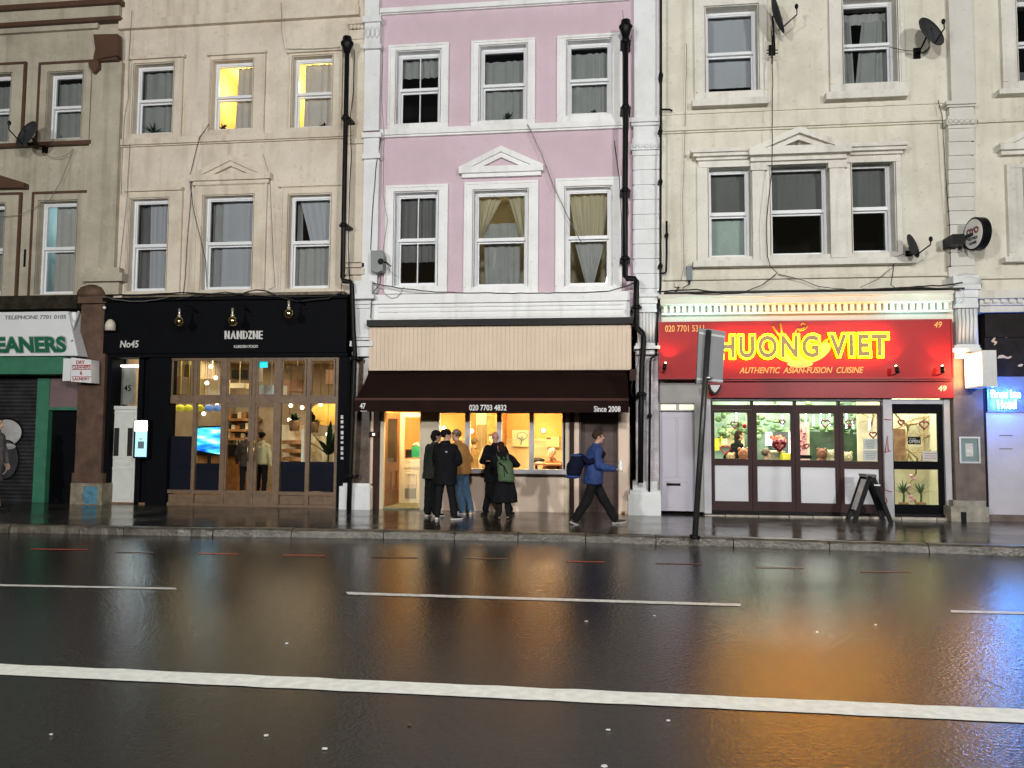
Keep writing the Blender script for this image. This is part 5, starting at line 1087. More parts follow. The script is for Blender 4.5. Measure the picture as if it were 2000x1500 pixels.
def otext(s, cz, wd, ht, mat):
    o = text("lettering", s, lambda: (-wd/2, -ht/2, wd/2, ht/2), 0, mat, t, .004, .06)
    for v in o.data.vertices:
        x_, z_ = v.co.x, v.co.z; q = c+n*.016+a*x_; v.co = Vector((q.x, q.y, Z+cz+z_))
otext("OYO", .05, .33, .12, M("red_sign_letter", (.35,.05,.05))); otext("HOTELS", -.08, .26, .05, black_m); otext("HOMES", -.16, .2, .045, black_m)
# framed notice on the right pier
t = thing("framed_notice", "silver framed notice on the brown pier right of the red restaurant door", "notice", (fx(1894, 879), FY-.16, fz(1894, 879)))
m = MB(); r = rect(1874, 853, 1915, 905, FY-.2); ring(m, r, .03, FY-.2, FY-.16); part("frame", m, M("silver_frame", (.5,.52,.52), .35, .5), t)
m = MB(); m.box(r[0]+.03, r[2]-.03, FY-.17, FY-.16, r[1]+.03, r[3]-.03); part("mount_board", m, M("teal_board", (.16,.24,.23), .5), t)
m = MB(); m.box(r[0]+.11, r[2]-.11, FY-.175, FY-.17, r[1]+.12, r[3]-.12); part("paper", m, M("notice_paper", (.6,.58,.5), .6, var=.2, vs=25), t)
# traffic sign on its leaning pole, seen from behind
base = gnd(1357, 1052, PAV); Yb = base.y; topX, topZ = unp(1384, 645, Yb)
t = thing("sign_post", "dark leaning pole at the kerb carrying a grey sign box seen from behind", "sign post", tuple(base))
m = MB(); m.tube([tuple(base), ((base.x+topX)/2, Yb, (PAV+topZ)/2), (topX, Yb, topZ)], .042, 12); part("pole", m, M("galvanised_dark", (.07,.07,.07), .35, .6, var=.2), t)
m = MB(); m.tube([tuple(base), (base.x+.004, Yb, PAV+.05)], .075, 12); part("pole_collar", m, black_m, t)
gs = M("grey_sign_back", (.12,.125,.13), .45, .3, var=.1); Ys = Yb-.0
mlt = lambda pts, Y0, Y1, mm: m.prism([unp(x, y, Y0) for x, y in pts], Y0, Y1)
m = MB(); mlt([(1384, 642), (1417, 648), (1411, 748), (1377, 745)], Yb+.05, Yb+.10, 0); mlt([(1365, 641), (1385, 643), (1378, 746), (1360, 749)], Yb+.05, Yb+.16, 0); part("sign_box", m, gs, t)
m = MB(); mlt([(1366, 648), (1416, 656), (1415, 660), (1366, 652)], Yb+.045, Yb+.05, 0); mlt([(1361, 738), (1412, 742), (1412, 746), (1361, 742)], Yb+.045, Yb+.05, 0); part("clamp_rail", m, steel, t)
m = MB(); m.tube([(topX-.01, Yb, unp(1380, 736, Yb)[1]), (topX-.01, Yb, unp(1380, 740, Yb)[1])], .06, 12); part("clamp", m, M("bright_clamp", (.6,.6,.6), .3, .8), t)
# folding chalkboard seen from the side
c0 = gnd(1697, 1019, PAV); Yq = c0.y
t = thing("pavement_board", "black folding pavement board standing side-on before the glazed doors of the red restaurant", "pavement board", tuple(c0))
ap = unp(1692, 929, Yq); lf = (unp(1662, 1018, Yq)[0], PAV); rf = (unp(1733, 1018, Yq)[0], PAV)
def slab(nm, p, q, th, Y0, Y1, mat, lo=0., hi=1.):
    dx, dz = q[0]-p[0], q[1]-p[1]; L = math.hypot(dx, dz); nx, nz_ = -dz/L*th/2, dx/L*th/2; p2 = (p[0]+dx*lo, p[1]+dz*lo); q2 = (p[0]+dx*hi, p[1]+dz*hi)
    m = MB(); m.prism([(p2[0]+nx, p2[1]+nz_), (q2[0]+nx, q2[1]+nz_), (q2[0]-nx, q2[1]-nz_), (p2[0]-nx, p2[1]-nz_)], Y0, Y1); return part(nm, m, mat, t)
W2 = .19
for s in (-1, 1):
    slab("leg", lf, ap, .07, Yq+s*W2-.02, Yq+s*W2+.02, black_m); slab("leg", rf, (ap[0]+.05, ap[1]-.02), .07, Yq+s*W2-.02, Yq+s*W2+.02, black_m)
slab("board", lf, ap, .025, Yq-W2+.02, Yq+W2-.02, M("chalkboard_front", (.33,.33,.36), .5, var=.3, vs=9), .25, .92)
slab("board", rf, (ap[0]+.05, ap[1]-.02), .025, Yq-W2+.02, Yq+W2-.02, M("blackboard_face", (.012,.012,.014), .5), .25, .92)
zc = unp(1705, 946, Yq)[1]; m = MB(); m.box(unp(1699, 946, Yq)[0], unp(1711, 946, Yq)[0], Yq-W2-.025, Yq-W2-.01, zc-.012, zc+.012); part("stay", m, upvc, t)
m = MB(); m.box(ap[0]-.06, ap[0]+.1, Yq-W2-.02, Yq+W2+.02, ap[1]-.02, ap[1]+.03); part("top_rail", m, M("grey_rail", (.1,.1,.1), .5), t)
# litter specks on the wet road
lit_m = M("litter_white", (.55,.55,.52), .6)
for i, (x, y, lb) in enumerate(((520, 1437, "small white scrap of litter on the near lane below the thick line at left"), (560, 1257, "tiny white scrap on the road above the thick line, left of the middle"), (1305, 1408, "white scrap just under the thick line right of the middle"), (1180, 1497, "white scrap at the bottom edge of the road, right of the middle"), (635, 1463, "dull scrap on the near lane at left"), (100, 1435, "dull scrap near the bottom left corner of the road"), (1188, 1426, "tiny scrap under the thick line near the road's middle"), (1710, 1221, "tiny scrap on the far lane in the orange glow"), (800, 1416, "tiny orange-brown leaf under the thick line"), (1596, 1235, "pale scrap on the far lane below the thin line end"), (1278, 1203, "tiny scrap just under the long thin line"), (1145, 1214, "tiny scrap below the middle of the long thin line"))):
    p = gnd(x, y, .004); s = R_.uniform(.005, .009); m = MB(); an = R_.uniform(0, 3)
    pts = [(p.x+s*math.cos(an+k*1.2)*(1+.5*R_.random())*1.5, p.y+s*math.sin(an+k*1.2)*(1+.5*R_.random())) for k in range(5)]
    m.add([(a, b, .004) for a, b in pts]+[(a*1, b*1, .008+R_.random()*.003) for a, b in pts], [(4, 3, 2, 1, 0), (5, 6, 7, 8, 9)]+[(k, (k+1) % 5, (k+1) % 5+5, k+5) for k in range(5)])
    solo("litter", m, lit_m if i != 8 else brown, lb, "litter", "scraps of litter on the road")
# ============================================================ inside the restaurants
def atY(px, py, Y): X, Z = unp(px, py, Y); return X, Z
def ibox(m, x0, y0, x1, y1, Y, dp): X0, Z0, X1, Z1 = rect(x0, y0, x1, y1, Y); m.box(X0, X1, Y, Y+dp, Z0, Z1); return m
FC = PAV+.03
def leafy(name, label, cat, base, n, h, spread, lw, mat, potm=None, group=None, pr=.13, ph=.22, droop=.5, stem=0.0):
    t = thing(name, label, cat, base, group); bx, by, bz = base
    if potm:
        m = MB(); m.loft([((bx, by, bz), pr*.75, pr*.75), ((bx, by, bz+ph), pr, pr), ((bx, by, bz+ph+.01), pr*.9, pr*.9)], 16); part("pot", m, potm, t)
    m = MB(); z0 = bz+(ph if potm else 0)
    if stem: m.tube([(bx, by, z0-.02), (bx+.01, by, z0+stem)], .02, 6)
    for i in range(n):
        an = R_.uniform(0, 6.283); el = R_.uniform(.25, 1.25); L = h*R_.uniform(.6, 1); ca, sa = math.cos(an), math.sin(an); pts = []
        for k in range(6):
            q = k/5; r = L*q*math.cos(el)*spread; z = z0+stem+L*q*math.sin(el)-droop*L*q*q*.5; pts.append(Vector((bx+ca*r, by+sa*r, z)))
        side = Vector((-sa, ca, 0)); vs = []
        for k, p in enumerate(pts): ww = lw*math.sin(math.pi*min(.98, (k+.6)/5.6)); vs += [p-side*ww, p+Vector((0, 0, ww*.3)), p+side*ww]
        m.add(vs, [(3*k+j, 3*k+1+j, 3*k+4+j, 3*k+3+j) for k in range(5) for j in (0, 1)], True)
    part("leaves", m, mat, t); return t
leafg = M("leaf_green", (.05,.12,.035), .45, var=.4, vs=14); leafd = M("dark_leaf_green", (.02,.05,.02), .5, var=.4, vs=14)
potm = M("terracotta_pot", (.4,.22,.1), .7); woodi = M("counter_wood", (.36,.17,.06), .5, var=.3, vs=7); shelfm = M("orange_shelf", (.5,.22,.06), .5, var=.2)
creamp = M("cream_panel", (.72,.62,.40), .6, var=.06); bk = M("bar_black", (.015,.015,.015), .4)
# ---- number 45
Yb = FY+3.6
t = thing("bar_counter", "orange-brown counter inside the wooden-fronted restaurant behind its double doors", "counter", (fx(450, 900, -2.4), FY+2.4, FC))
m = MB(); ibox(m, 380, 868, 500, 890, FY+2.4, .6); part("counter_top", m, bk, t)
m = MB(); X0, _, X1, _ = rect(384, 890, 496, 990, FY+2.45); m.box(X0, X1, FY+2.45, FY+2.95, FC, unp(440, 890, FY+2.45)[1]); part("counter_front", m, woodi, t)
for i in range(7):
    X, Z = unp(455+i*5.5, 872, FY+2.5); m = MB(); m.loft([((X, FY+2.55, Z-.02), .03, .03), ((X, FY+2.55, Z+.05), .03, .03), ((X, FY+2.55, Z+.12), .012, .012), ((X, FY+2.55, Z+.15), .012, .012)], 10)
    solo("bottle", m, M("bottle_glass_%d" % (i % 3), ((.05,.12,.05), (.3,.25,.15), (.35,.36,.36))[i % 3], .15), ("leftmost", "second", "third", "middle", "fifth", "sixth", "rightmost")[i]+" bottle on the dark bar counter behind the double doors", "bottle", "bottles on the bar counter")
t = thing("back_shelf", "brown shelf unit on the back wall seen through the left door of the wooden front", "shelves", (fx(460, 850, -4.9), FY+4.7, FC))
for y in (817, 838, 855, 870):
    m = MB(); ibox(m, 440, y, 500, y+5, FY+4.75, .4); part("shelf", m, woodi, t)
m = MB(); ibox(m, 430, 812, 505, 880, FY+5.12, .04); part("back_board", m, M("brick_panel", (.34,.16,.08), .8, var=.3, vs=9), t)
for i, (px_, y) in enumerate([(448+9*k, 855) for k in range(5)]+[(448+9*k, 838) for k in range(5)]+[(449+10*k, 817) for k in range(5)]):
    X, Z = unp(px_, y, FY+4.9); m = MB(); m.box(X-.05, X+.05, FY+4.85, FY+4.95, Z, Z+R_.uniform(.1, .17)); part("jar", m, (creamp, woodi, M("dark_jar", (.05,.04,.03), .3))[i % 3], t)
t = thing("television", "bright blue screen glowing in the second pane of the wooden shopfront", "screen", (fx(410, 862, -.3), FY+.3, fz(410, 885, -.3)))
scr = bpy.data.materials.new("screen_picture"); scr.use_nodes = True; n_ = scr.node_tree; b_ = n_.nodes["Principled BSDF"]
wv = n_.nodes.new("ShaderNodeTexNoise"); gg = n_.nodes.new("ShaderNodeNewGeometry"); mpp = n_.nodes.new("ShaderNodeMapping"); mpp.inputs["Scale"].default_value = (1.5, 1, 7); n_.links.new(gg.outputs["Position"], mpp.inputs[0]); n_.links.new(mpp.outputs[0], wv.inputs["Vector"]); wv.inputs["Scale"].default_value = 1.2; wv.inputs["Detail"].default_value = 3
cr = n_.nodes.new("ShaderNodeValToRGB"); e = cr.color_ramp.elements; e[0].position = .34; e[0].color = (.005, .06, .6, 1); e[1].position = .66; e[1].color = (.75, .9, .85, 1); q = e.new(.46); q.color = (.02, .4, .95, 1); q = e.new(.55); q.color = (.1, .75, .8, 1)
n_.links.new(wv.outputs[0], cr.inputs[0]); n_.links.new(cr.outputs[0], b_.inputs["Emission Color"]); b_.inputs["Emission Strength"].default_value = 1.7; b_.inputs["Base Color"].default_value = (0, 0, 0, 1)
Ys = FY+.3
m = MB(); m.prism([unp(x, y, Ys) for x, y in ((386, 836), (432, 834), (431, 888), (383, 879))], Ys, Ys+.04); part("screen", m, scr, t)
m = MB(); m.prism([unp(x, y, Ys+.05) for x, y in ((383, 833), (434, 831), (433, 891), (380, 882))], Ys+.045, Ys+.1); X, Z = unp(408, 900, Ys+.07); m.box(X-.03, X+.03, Ys+.06, Ys+.1, Z-.4, Z+.15); m.box(X-.2, X+.2, Ys+.02, Ys+.2, Z-.42, Z-.4); part("casing", m, bk, t)
for i, (x, col, cn) in enumerate(((338, (.75,.7,.05), "yellow"), (352, (.75,.7,.05), "yellow"), (368, (.7,.68,.05), "yellow"), (390, (.72,.7,.05), "yellow"), (408, (.2,.35,.75), "blue"), (424, (.2,.35,.75), "blue"))):
    X, Z = unp(x, 797, FY+.9); m = MB(); m.ball((X, FY+.9, Z), (.09, .09, .075), 12, 8); m.tube([(X, FY+.9, Z), (X, FY+.9, 3.4)], .004, 4)
    solo("paper_lantern", m, M("lantern_"+cn, col, .6, emit=.35, ecol=col, var=.05), ("leftmost yellow hanging lantern behind the wooden front", "second yellow lantern from the left behind the wooden front", "third yellow lantern from the left behind the wooden front", "fourth yellow lantern, just above the blue screen's left edge", "left one of the two blue hanging lanterns", "right one of the two blue hanging lanterns")[i], "lantern", "lanterns hanging behind the wooden front")
m = MB()
t = thing("shelf_rack", "orange and cream rack of shelves behind the navy panel right of the double doors", "shelves", (fx(572, 900, -1.2), FY+1.2, FC))
for y in (860, 877, 893):
    m = MB(); ibox(m, 547, y, 590, y+7, FY+1.2, .4); part("shelf", m, shelfm, t)
m = MB(); ibox(m, 545, 830, 592, 902, FY+1.62, .04); part("back_board", m, creamp, t)
m = MB(); ibox(m, 588, 838, 593, 940, FY+1.15, .5); part("side_panel", m, M("pale_side", (.75,.7,.55), .6), t)
m = MB(); X0, _, X1, _ = rect(604, 850, 700, 900, FY+1.9); Zc = unp(640, 852, FY+1.9)[1]; m.box(X0, br-.06, FY+1.9, FY+2.0, FC, Zc); solo("low_partition", m, creamp, "pale yellow partition behind the rightmost pane of the wooden shopfront", "partition")
m = MB(); m.ball((*unp(640, 808, FY+2.8)[:1], FY+2.8, unp(640, 808, FY+2.8)[1]), (.42, .3, .28), 16, 10); solo("lamp_shade", m, M("orange_shade", (.8,.4,.06), .6, emit=.8, ecol=(1, .5, .08)), "large glowing orange lampshade behind the rightmost pane of the wooden front", "lampshade")
for i, (x, y, n_l, h_, lb) in enumerate(((640, 905, 16, .75, "large leafy plant filling the rightmost pane of the wooden shopfront"), (575, 842, 22, .3, "bushy plant hanging above the rack of shelves in the wooden front"), (612, 845, 16, .35, "small plant between the two right panes of the wooden front"))):
    X, Z = unp(x, y, FY+(.8 if i == 0 else 1.3)); leafy("house_plant", lb, "plant", (X, FY+(.8 if i == 0 else 1.3), (FC if i == 0 else Z)), n_l, h_*(1.5 if i == 0 else 1), .8, .06 if i == 0 else .035, leafd, potm, stem=.75 if i == 0 else 0)
for i, (x, y) in enumerate(((412, 716), (421, 738), (404, 748), (398, 808), (568, 792), (590, 796), (640, 848), (626, 790), (565, 820), (424, 792))):
    X, Z = unp(x, y, FY+1.6); t = thing("pendant_lamp", "small glowing pendant bulb, %s" % ("topmost in the second fanlight of the wooden front", "middle one in the second fanlight of the wooden front", "lowest in the second fanlight of the wooden front", "above the blue screen", "above the hanging plant over the shelf rack", "right of the hanging plant over the shelf rack", "behind the large plant's leaves", "above the large leafy plant", "among the hanging plant's leaves", "beside the blue lanterns")[i], "pendant lamp", (X, FY+1.6, 3.4), "pendant bulbs in the wooden-fronted restaurant")
    m = MB(); m.ball((X, FY+1.6, Z), .045, 10, 8); part("bulb", m, M("pendant_glow", (1,.9,.7), emit=4.5, ecol=(1, .85, .55)), t)
    m = MB(); m.tube([(X, FY+1.6, Z+.04), (X, FY+1.6, 3.4)], .005, 4); part("cord", m, bk, t)
duct = M("ceiling_duct", (.14,.10,.07), .5, var=.3)
for i, (x0, y0, x1, y1, Y, lb, mm) in enumerate(((350, 712, 372, 772, 2.6, "brown hanging cabinet in the first fanlight", duct), (338, 735, 352, 770, 2.2, "dark speaker box in the first fanlight", duct), (486, 706, 500, 745, 1.8, "grey ventilation duct seen in the third fanlight", M("grey_duct", (.2,.2,.19), .4)), (452, 722, 484, 740, 2.4, "dark hood in the third fanlight", bk), (450, 748, 478, 758, 2.0, "pale wooden beam end in the third fanlight", creamp), (504, 752, 548, 770, 1.5, "pale grey screen board in the fourth fanlight", M("grey_board", (.4,.43,.46), .5)), (558, 714, 600, 728, 2.2, "brown ceiling beam in the fifth fanlight", duct), (556, 742, 600, 765, 2.6, "brown panel with white edging in the fifth fanlight", M("brown_board", (.25,.14,.09), .6)), (636, 722, 652, 750, 2.2, "reddish cabinet in the sixth fanlight", M("brown_board", (.25,.14,.09), .6)), (384, 740, 436, 772, 3.2, "mottled tan board in the second fanlight", creamp))):
    m = MB(); ibox(m, x0, y0, x1, y1, FY+Y, .35); X, Z = unp((x0+x1)/2, y0, FY+Y); m.tube([(X, FY+Y+.1, Z), (X, FY+Y+.1, 3.42)], .012, 5); solo("hanging_box", m, mm, lb, "ceiling fitting")
# ---- number 47
def sconce(px_, py_, Y, lb):
    X, Z = unp(px_, py_, Y); t = thing("wall_light", lb, "wall light", (X, Y, Z), "small wall lights in the amber cafe")
    m = MB(); m.ball((X, Y-.06, Z), .05, 12, 8); part("globe", m, M("sconce_glow", (1,.9,.7), emit=14, ecol=(1, .82, .5)), t)
    m = MB(); m.box(X-.03, X+.03, Y-.02, Y, Z-.05, Z+.05); part("wall_plate", m, M("brass", (.6,.42,.16), .3, .9), t); point("lamp_light", (X, Y-.15, Z), 4, (1, .75, .4), .05, t)
Yw = FY+DC-.06
for x, y, Y, lb in ((1062, 841, Yw, "wall light in the rightmost cafe window"), (985, 850, Yw, "wall light at the left of the third cafe window"), (868, 836, Yw, "wall light behind the capped man in the brown jacket"), (922, 842, Yw-.2, "wall light reflected area left in the second cafe window"), (1082, 862, Yw, "low wall light at the right end of the cafe")): sconce(x, y, Y, lb)
t = thing("counter_box", "small white food menu box standing on the ledge in the rightmost cafe window", "box", (fx(1078, 872, -DC), Yw-.2, 1.5))
m = MB(); ibox(m, 1066, 853, 1092, 873, Yw-.25, .2); part("box_body", m, M("pale_yellow_box", (.75,.65,.4), .6), t)
m = MB(); ibox(m, 1067, 854, 1076, 858, Yw-.256, .005); part("lettering", m, brown, t)
t = thing("wall_picture", "pale picture with a blue drawing on the cafe ledge in the third window", "picture", (fx(1018, 855, -DC), Yw-.1, 1.7))
m = MB(); ibox(m, 1000, 840, 1032, 872, Yw-.12, .04); part("canvas", m, M("pale_canvas", (.72,.66,.46), .6), t)
m = MB(); X, Z = unp(1020, 851, Yw-.13); u = Yw/1500
for a0, a1, rx_, rz_ in ((0, 360, 10, 7), (200, 340, 5, 10)):
    m.tube([(X+rx_*u*math.cos(math.radians(a)), Yw-.13, Z+rz_*u*math.sin(math.radians(a))) for a in range(a0, a1+1, 20)], .012, 6)
m.tube([(X, Yw-.13, Z), (X-.03, Yw-.13, Z-.22)], .015, 6); part("blue_drawing", m, M("blue_drawing_paint", (.15,.3,.42), .6), t)
t = thing("mirror", "tall dark mirror with a wooden frame on the cream partition in the second cafe window", "mirror", (fx(938, 850, -2.35), FY+2.35, 1.4))
m = MB(); ibox(m, 931, 829, 950, 902, FY+2.36, .03); part("frame", m, M("olive_frame", (.2,.15,.07), .5), t)
for a in (932, 942):
    m = MB(); ibox(m, a, 831, a+7, 898, FY+2.35, .008); part("mirror_panel", m, M("brown_mirror", (.25,.2,.12), .25, .3), t)
t = thing("gift_bag", "green gift bag with a white bow inside the cafe doorway", "bag", (fx(812, 894, -1.5), FY+1.5, fz(812, 894, -1.5)))
Yg = FY+1.5
m = MB(); ibox(m, 804, 872, 822, 893, Yg, .2); part("bag_body", m, M("mint_green_paper", (.03,.45,.28), .5), t)
m = MB(); X, Z = unp(812, 871, Yg+.05)
for k in range(7): m.ball((X+.05*math.cos(k), Yg+.05+.03*math.sin(k*2), Z+.03+.02*math.sin(k*1.7)), (.035, .03, .03), 8, 5)
part("bow", m, M("pale_bow", (.6,.75,.65), .5), t)
m = MB(); X, Z = unp(798, 896, Yg); X2 = unp(835, 896, Yg)[0]; m.box(X, X2, Yg-.05, Yg+.5, Z-.04, Z+.0); m.box(X, X2, Yg, Yg+.45, FC, Z-.04); solo("cafe_counter", m, ci, "cream counter carrying the green gift bag inside the cafe doorway", "counter")
m = MB(); ibox(m, 792, 878, 803, 894, Yg, .12); solo("till_box", m, M("dark_case", (.03,.03,.03), .4), "small dark box beside the green gift bag in the cafe doorway", "box")
t = thing("cafe_table", "cafe table at the rightmost window before the seated grey-haired person", "table", (fx(1065, 930, -.7), FY+.7, FC))
m = MB(); X0 = fx(1043, 918, -.7); X1 = fx(1096, 918, -.7); m.box(X0, X1, FY+.35, FY+1.0, .98, 1.01); part("tabletop", m, woodi, t)
for dx in (X0+.05, X1-.05):
    m = MB(); m.tube([(dx, FY+.65, FC), (dx, FY+.65, .98)], .025, 8); part("leg", m, bk, t)
X, Z = unp(1054, 912, FY+.6); m = MB(); m.loft([((X, FY+.6, 1.011), .05, .05), ((X, FY+.6, 1.03), .09, .09), ((X, FY+.6, 1.035), .08, .08)], 14); solo("bowl", m, upvc, "white bowl on the table in the rightmost cafe window", "bowl")
X, _ = unp(1050, 905, FY+.7); m = MB(); m.ball((X, FY+.75, 1.06), (.14, .1, .06), 12, 8); solo("folded_coat", m, bk, "dark folded coat on the table left of the seated grey-haired person", "coat")
# ---- number 49
Yd = FY+1.7
m = MB(); X0, _, X1, _ = rect(1676, 800, 1700, 900, Yd); m.box(X0, dr_-.06, Yd, Yd+.08, ZF, 3.0); m.box(dr_-.09, dr_-.06, FY+.25, Yd, ZF, 3.0); part("cream_wall", m, cwl, D)
m = MB(); X0, _, _, _ = rect(1740, 800, 1760, 900, FY+.8)
t = thing("booth_screen", "dark green planted screen behind the third folding door leaf", "screen", (fx(1605, 880, -2.5), FY+2.5, ZF))
m = MB(); X0, Z0, X1, Z1 = rect(1577, 843, 1636, 900, FY+2.5); m.box(X0, X1, FY+2.5, FY+2.6, ZF, Z1); part("panel", m, DG, t)
m = MB(); X0, Z0, X1, Z1 = rect(1640, 848, 1674, 900, FY+2.5); m.box(X0, X1, FY+2.5, FY+2.6, ZF, Z1); part("panel", m, DG, t)
m = MB()
for i in range(160):
    X, Z = unp(R_.uniform(1395, 1676), R_.gauss(818, 20) if i % 2 else R_.gauss(842, 7), FY+3.4); m.ball((X, FY+3.35-R_.random()*.4, Z), (R_.uniform(.03, .13), .05, R_.uniform(.02, .08)), 6, 4)
vine = solo("wall_foliage", m, M("mural_leaves", (.17,.29,.13), .6, var=.5, vs=7), "green foliage decoration across the back wall of the red restaurant", "foliage"); vine['kind'] = 'stuff'
t = thing("wall_mirror", "pale yellow framed mirror behind the ponytailed woman in the leftmost folding leaf", "mirror", (fx(1428, 850, -3.3), FY+3.3, 1.6))
m = MB(); ibox(m, 1404, 836, 1454, 872, FY+3.3, .05); part("frame", m, M("pale_yellow_frame", (.75,.66,.36), .6), t)
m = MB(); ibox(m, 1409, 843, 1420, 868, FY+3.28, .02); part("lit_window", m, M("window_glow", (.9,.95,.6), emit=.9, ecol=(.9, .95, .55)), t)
m = MB(); ibox(m, 1408, 852, 1411, 870, FY+3.0, .02); ibox(m, 1396, 856, 1405, 880, FY+2.9, .3); solo("yellow_chair_back", m, M("yellow_seat", (.6,.55,.04), .5), "yellow chair back at the left edge of the leftmost folding leaf", "chair")
t = thing("service_cupboard", "dark grey cupboard behind the second folding door leaf", "cupboard", (fx(1527, 880, -2.8), FY+2.8, ZF))
m = MB(); X0, Z0, X1, Z1 = rect(1510, 843, 1541, 900, FY+2.8); m.box(X0, X1, FY+2.8, FY+3.3, ZF, Z1); part("cupboard_body", m, M("slate_grey", (.08,.1,.1), .5, var=.3), t)
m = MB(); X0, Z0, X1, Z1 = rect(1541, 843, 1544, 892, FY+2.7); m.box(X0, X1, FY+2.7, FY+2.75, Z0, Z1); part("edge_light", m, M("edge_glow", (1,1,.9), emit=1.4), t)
m = MB(); ibox(m, 1495, 844, 1510, 870, FY+2.9, .03); solo("lit_menu_board", m, M("menu_glow", (1,1,1), emit=1.6, ecol=(.95, 1, .95)), "bright white lit board behind the second folding door leaf", "board")
t = thing("stone_counter", "grey stone counter with a pale top behind the second folding door leaf", "counter", (fx(1515, 890, -1.9), FY+1.9, ZF))
m = MB(); X0, Z0, X1, Z1 = rect(1501, 881, 1528, 930, FY+1.9); m.box(X0, X1, FY+1.9, FY+2.4, ZF, Z1-.03); part("counter_front", m, M("counter_stone", (.28,.28,.2), .7, var=.4, vs=12), t)
m = MB(); m.box(X0-.05, X1+.05, FY+1.85, FY+2.45, Z1-.03, Z1); part("counter_top", m, cwl, t)
m = MB(); ibox(m, 1529, 886, 1546, 905, FY+1.6, .3); solo("yellow_stool", m, M("yellow_seat", (.6,.55,.04), .5), "yellow seat at the lower right of the second folding door leaf", "seat")
m = MB()
for i in range(26): X, Z = unp(R_.gauss(1523, 7), R_.gauss(862, 5), FY+1.8); m.ball((X, FY+1.8+R_.uniform(-.1, .1), Z), R_.uniform(.025, .06), 8, 6)
t = thing("flower_bunch", "bunch of orange-red flowers on the stone counter in the second folding leaf", "flowers", (fx(1523, 878, -1.8), FY+1.8, fz(1523, 878, -1.8))); part("blooms", m, M("orange_red_petal", (.75,.13,.06), .5, var=.25, vs=20), t)
m = MB(); X, Z = unp(1523, 880, FY+1.8); m.loft([((X, FY+1.8, Z-.02), .05, .05), ((X, FY+1.8, Z+.1), .09, .09)], 10); part("wrapping", m, cwl, t)
m = MB(); X0, Z0, X1, Z1 = rect(1562, 824, 1576, 900, FY+1.5); m.box(X0, X1, FY+1.5, FY+1.56, ZF, Z1); t = thing("blossom_panel", "pink blossom panel at the left of the third folding door leaf", "panel", ((X0+X1)/2, FY+1.5, ZF)); part("board", m, M("pink_panel", (.75,.45,.42), .6, var=.2, vs=10), t)
m = MB(); m.box(X1, X1+.05, FY+1.49, FY+1.56, ZF, Z1); part("edge_strip", m, cwl, t)
m = MB()
for i in range(18): X, Z = unp(R_.uniform(1563, 1574), R_.uniform(828, 880), FY+1.48); m.ball((X, FY+1.48, Z), R_.uniform(.01, .03), 6, 4)
part("blossoms", m, M("dark_blossom", (.3,.06,.08), .6), t)
m = MB(); ibox(m, 1563, 889, 1585, 896, FY+1.0, .2); solo("napkin_box", m, bk, "small dark box low in the third folding door leaf", "box")
heart = lambda s: [(16*math.sin(a)**3*s/16, (13*math.cos(a)-5*math.cos(2*a)-2*math.cos(3*a)-math.cos(4*a))*s/16) for a in [2*math.pi*k/28 for k in range(28)]]
hm = M("dark_red_foil", (.22,.01,.02), .3, .2, var=.1); hm2 = M("bright_red_foil", (.6,.03,.05), .3)
for i, (x, y, r, lb) in enumerate(((1435, 829, 7, "dark heart ring hanging in the leftmost folding leaf"), (1528, 824, 5, "small dark heart ring at the upper right of the second folding leaf"), (1612, 827, 8, "dark heart ring hanging at the top of the third folding leaf"), (1575, 871, 5, "small heart ring at the left of the third folding leaf"), (1660, 826, 7, "dark red heart ring at the top left of the fourth folding leaf"), (1705, 849, 6, "small black heart ring above the papers in the fourth folding leaf"), (1760, 825, 5.5, "small heart ring at the top left of the glazed door"), (1805, 830, 8, "larger dark red heart ring at the top right of the glazed door"), (1757, 871, 8, "red heart ring low at the left of the glazed door"), (1522, 869, 9, "thick dark red heart before the orange flowers"), (1417, 878, 9, "bright red heart ring low in the leftmost folding leaf"))):
    Yh = FY+.12; X, Z = unp(x, y, Yh); u = Yh/1500; P = heart(r*u); m = MB(); m.tube([(X+a, Yh, Z+b) for a, b in P]+[(X+P[0][0], Yh, Z+P[0][1])], .014 if i != 9 else .05, 6); m.tube([(X, Yh, Z+.05), (X, Yh, fz(x, 806, -.12))], .003, 4)
    solo("heart_decoration", m, hm2 if i in (8, 10) else hm, lb, "decoration", "heart decorations hanging in the red restaurant's windows")
m = MB(); X, Z = unp(1454, 832, FY+.2); m.ball((X, FY+.2, Z), .045, 12, 8); m.tube([(X, FY+.2, Z), (X, FY+.2, Z+.28)], .003, 4); solo("red_bauble", m, hm2, "small red bauble at the upper right of the leftmost folding leaf", "bauble")
ig = M("icicle_glow", (.8,.95,1), emit=5, ecol=(.75, .95, 1))
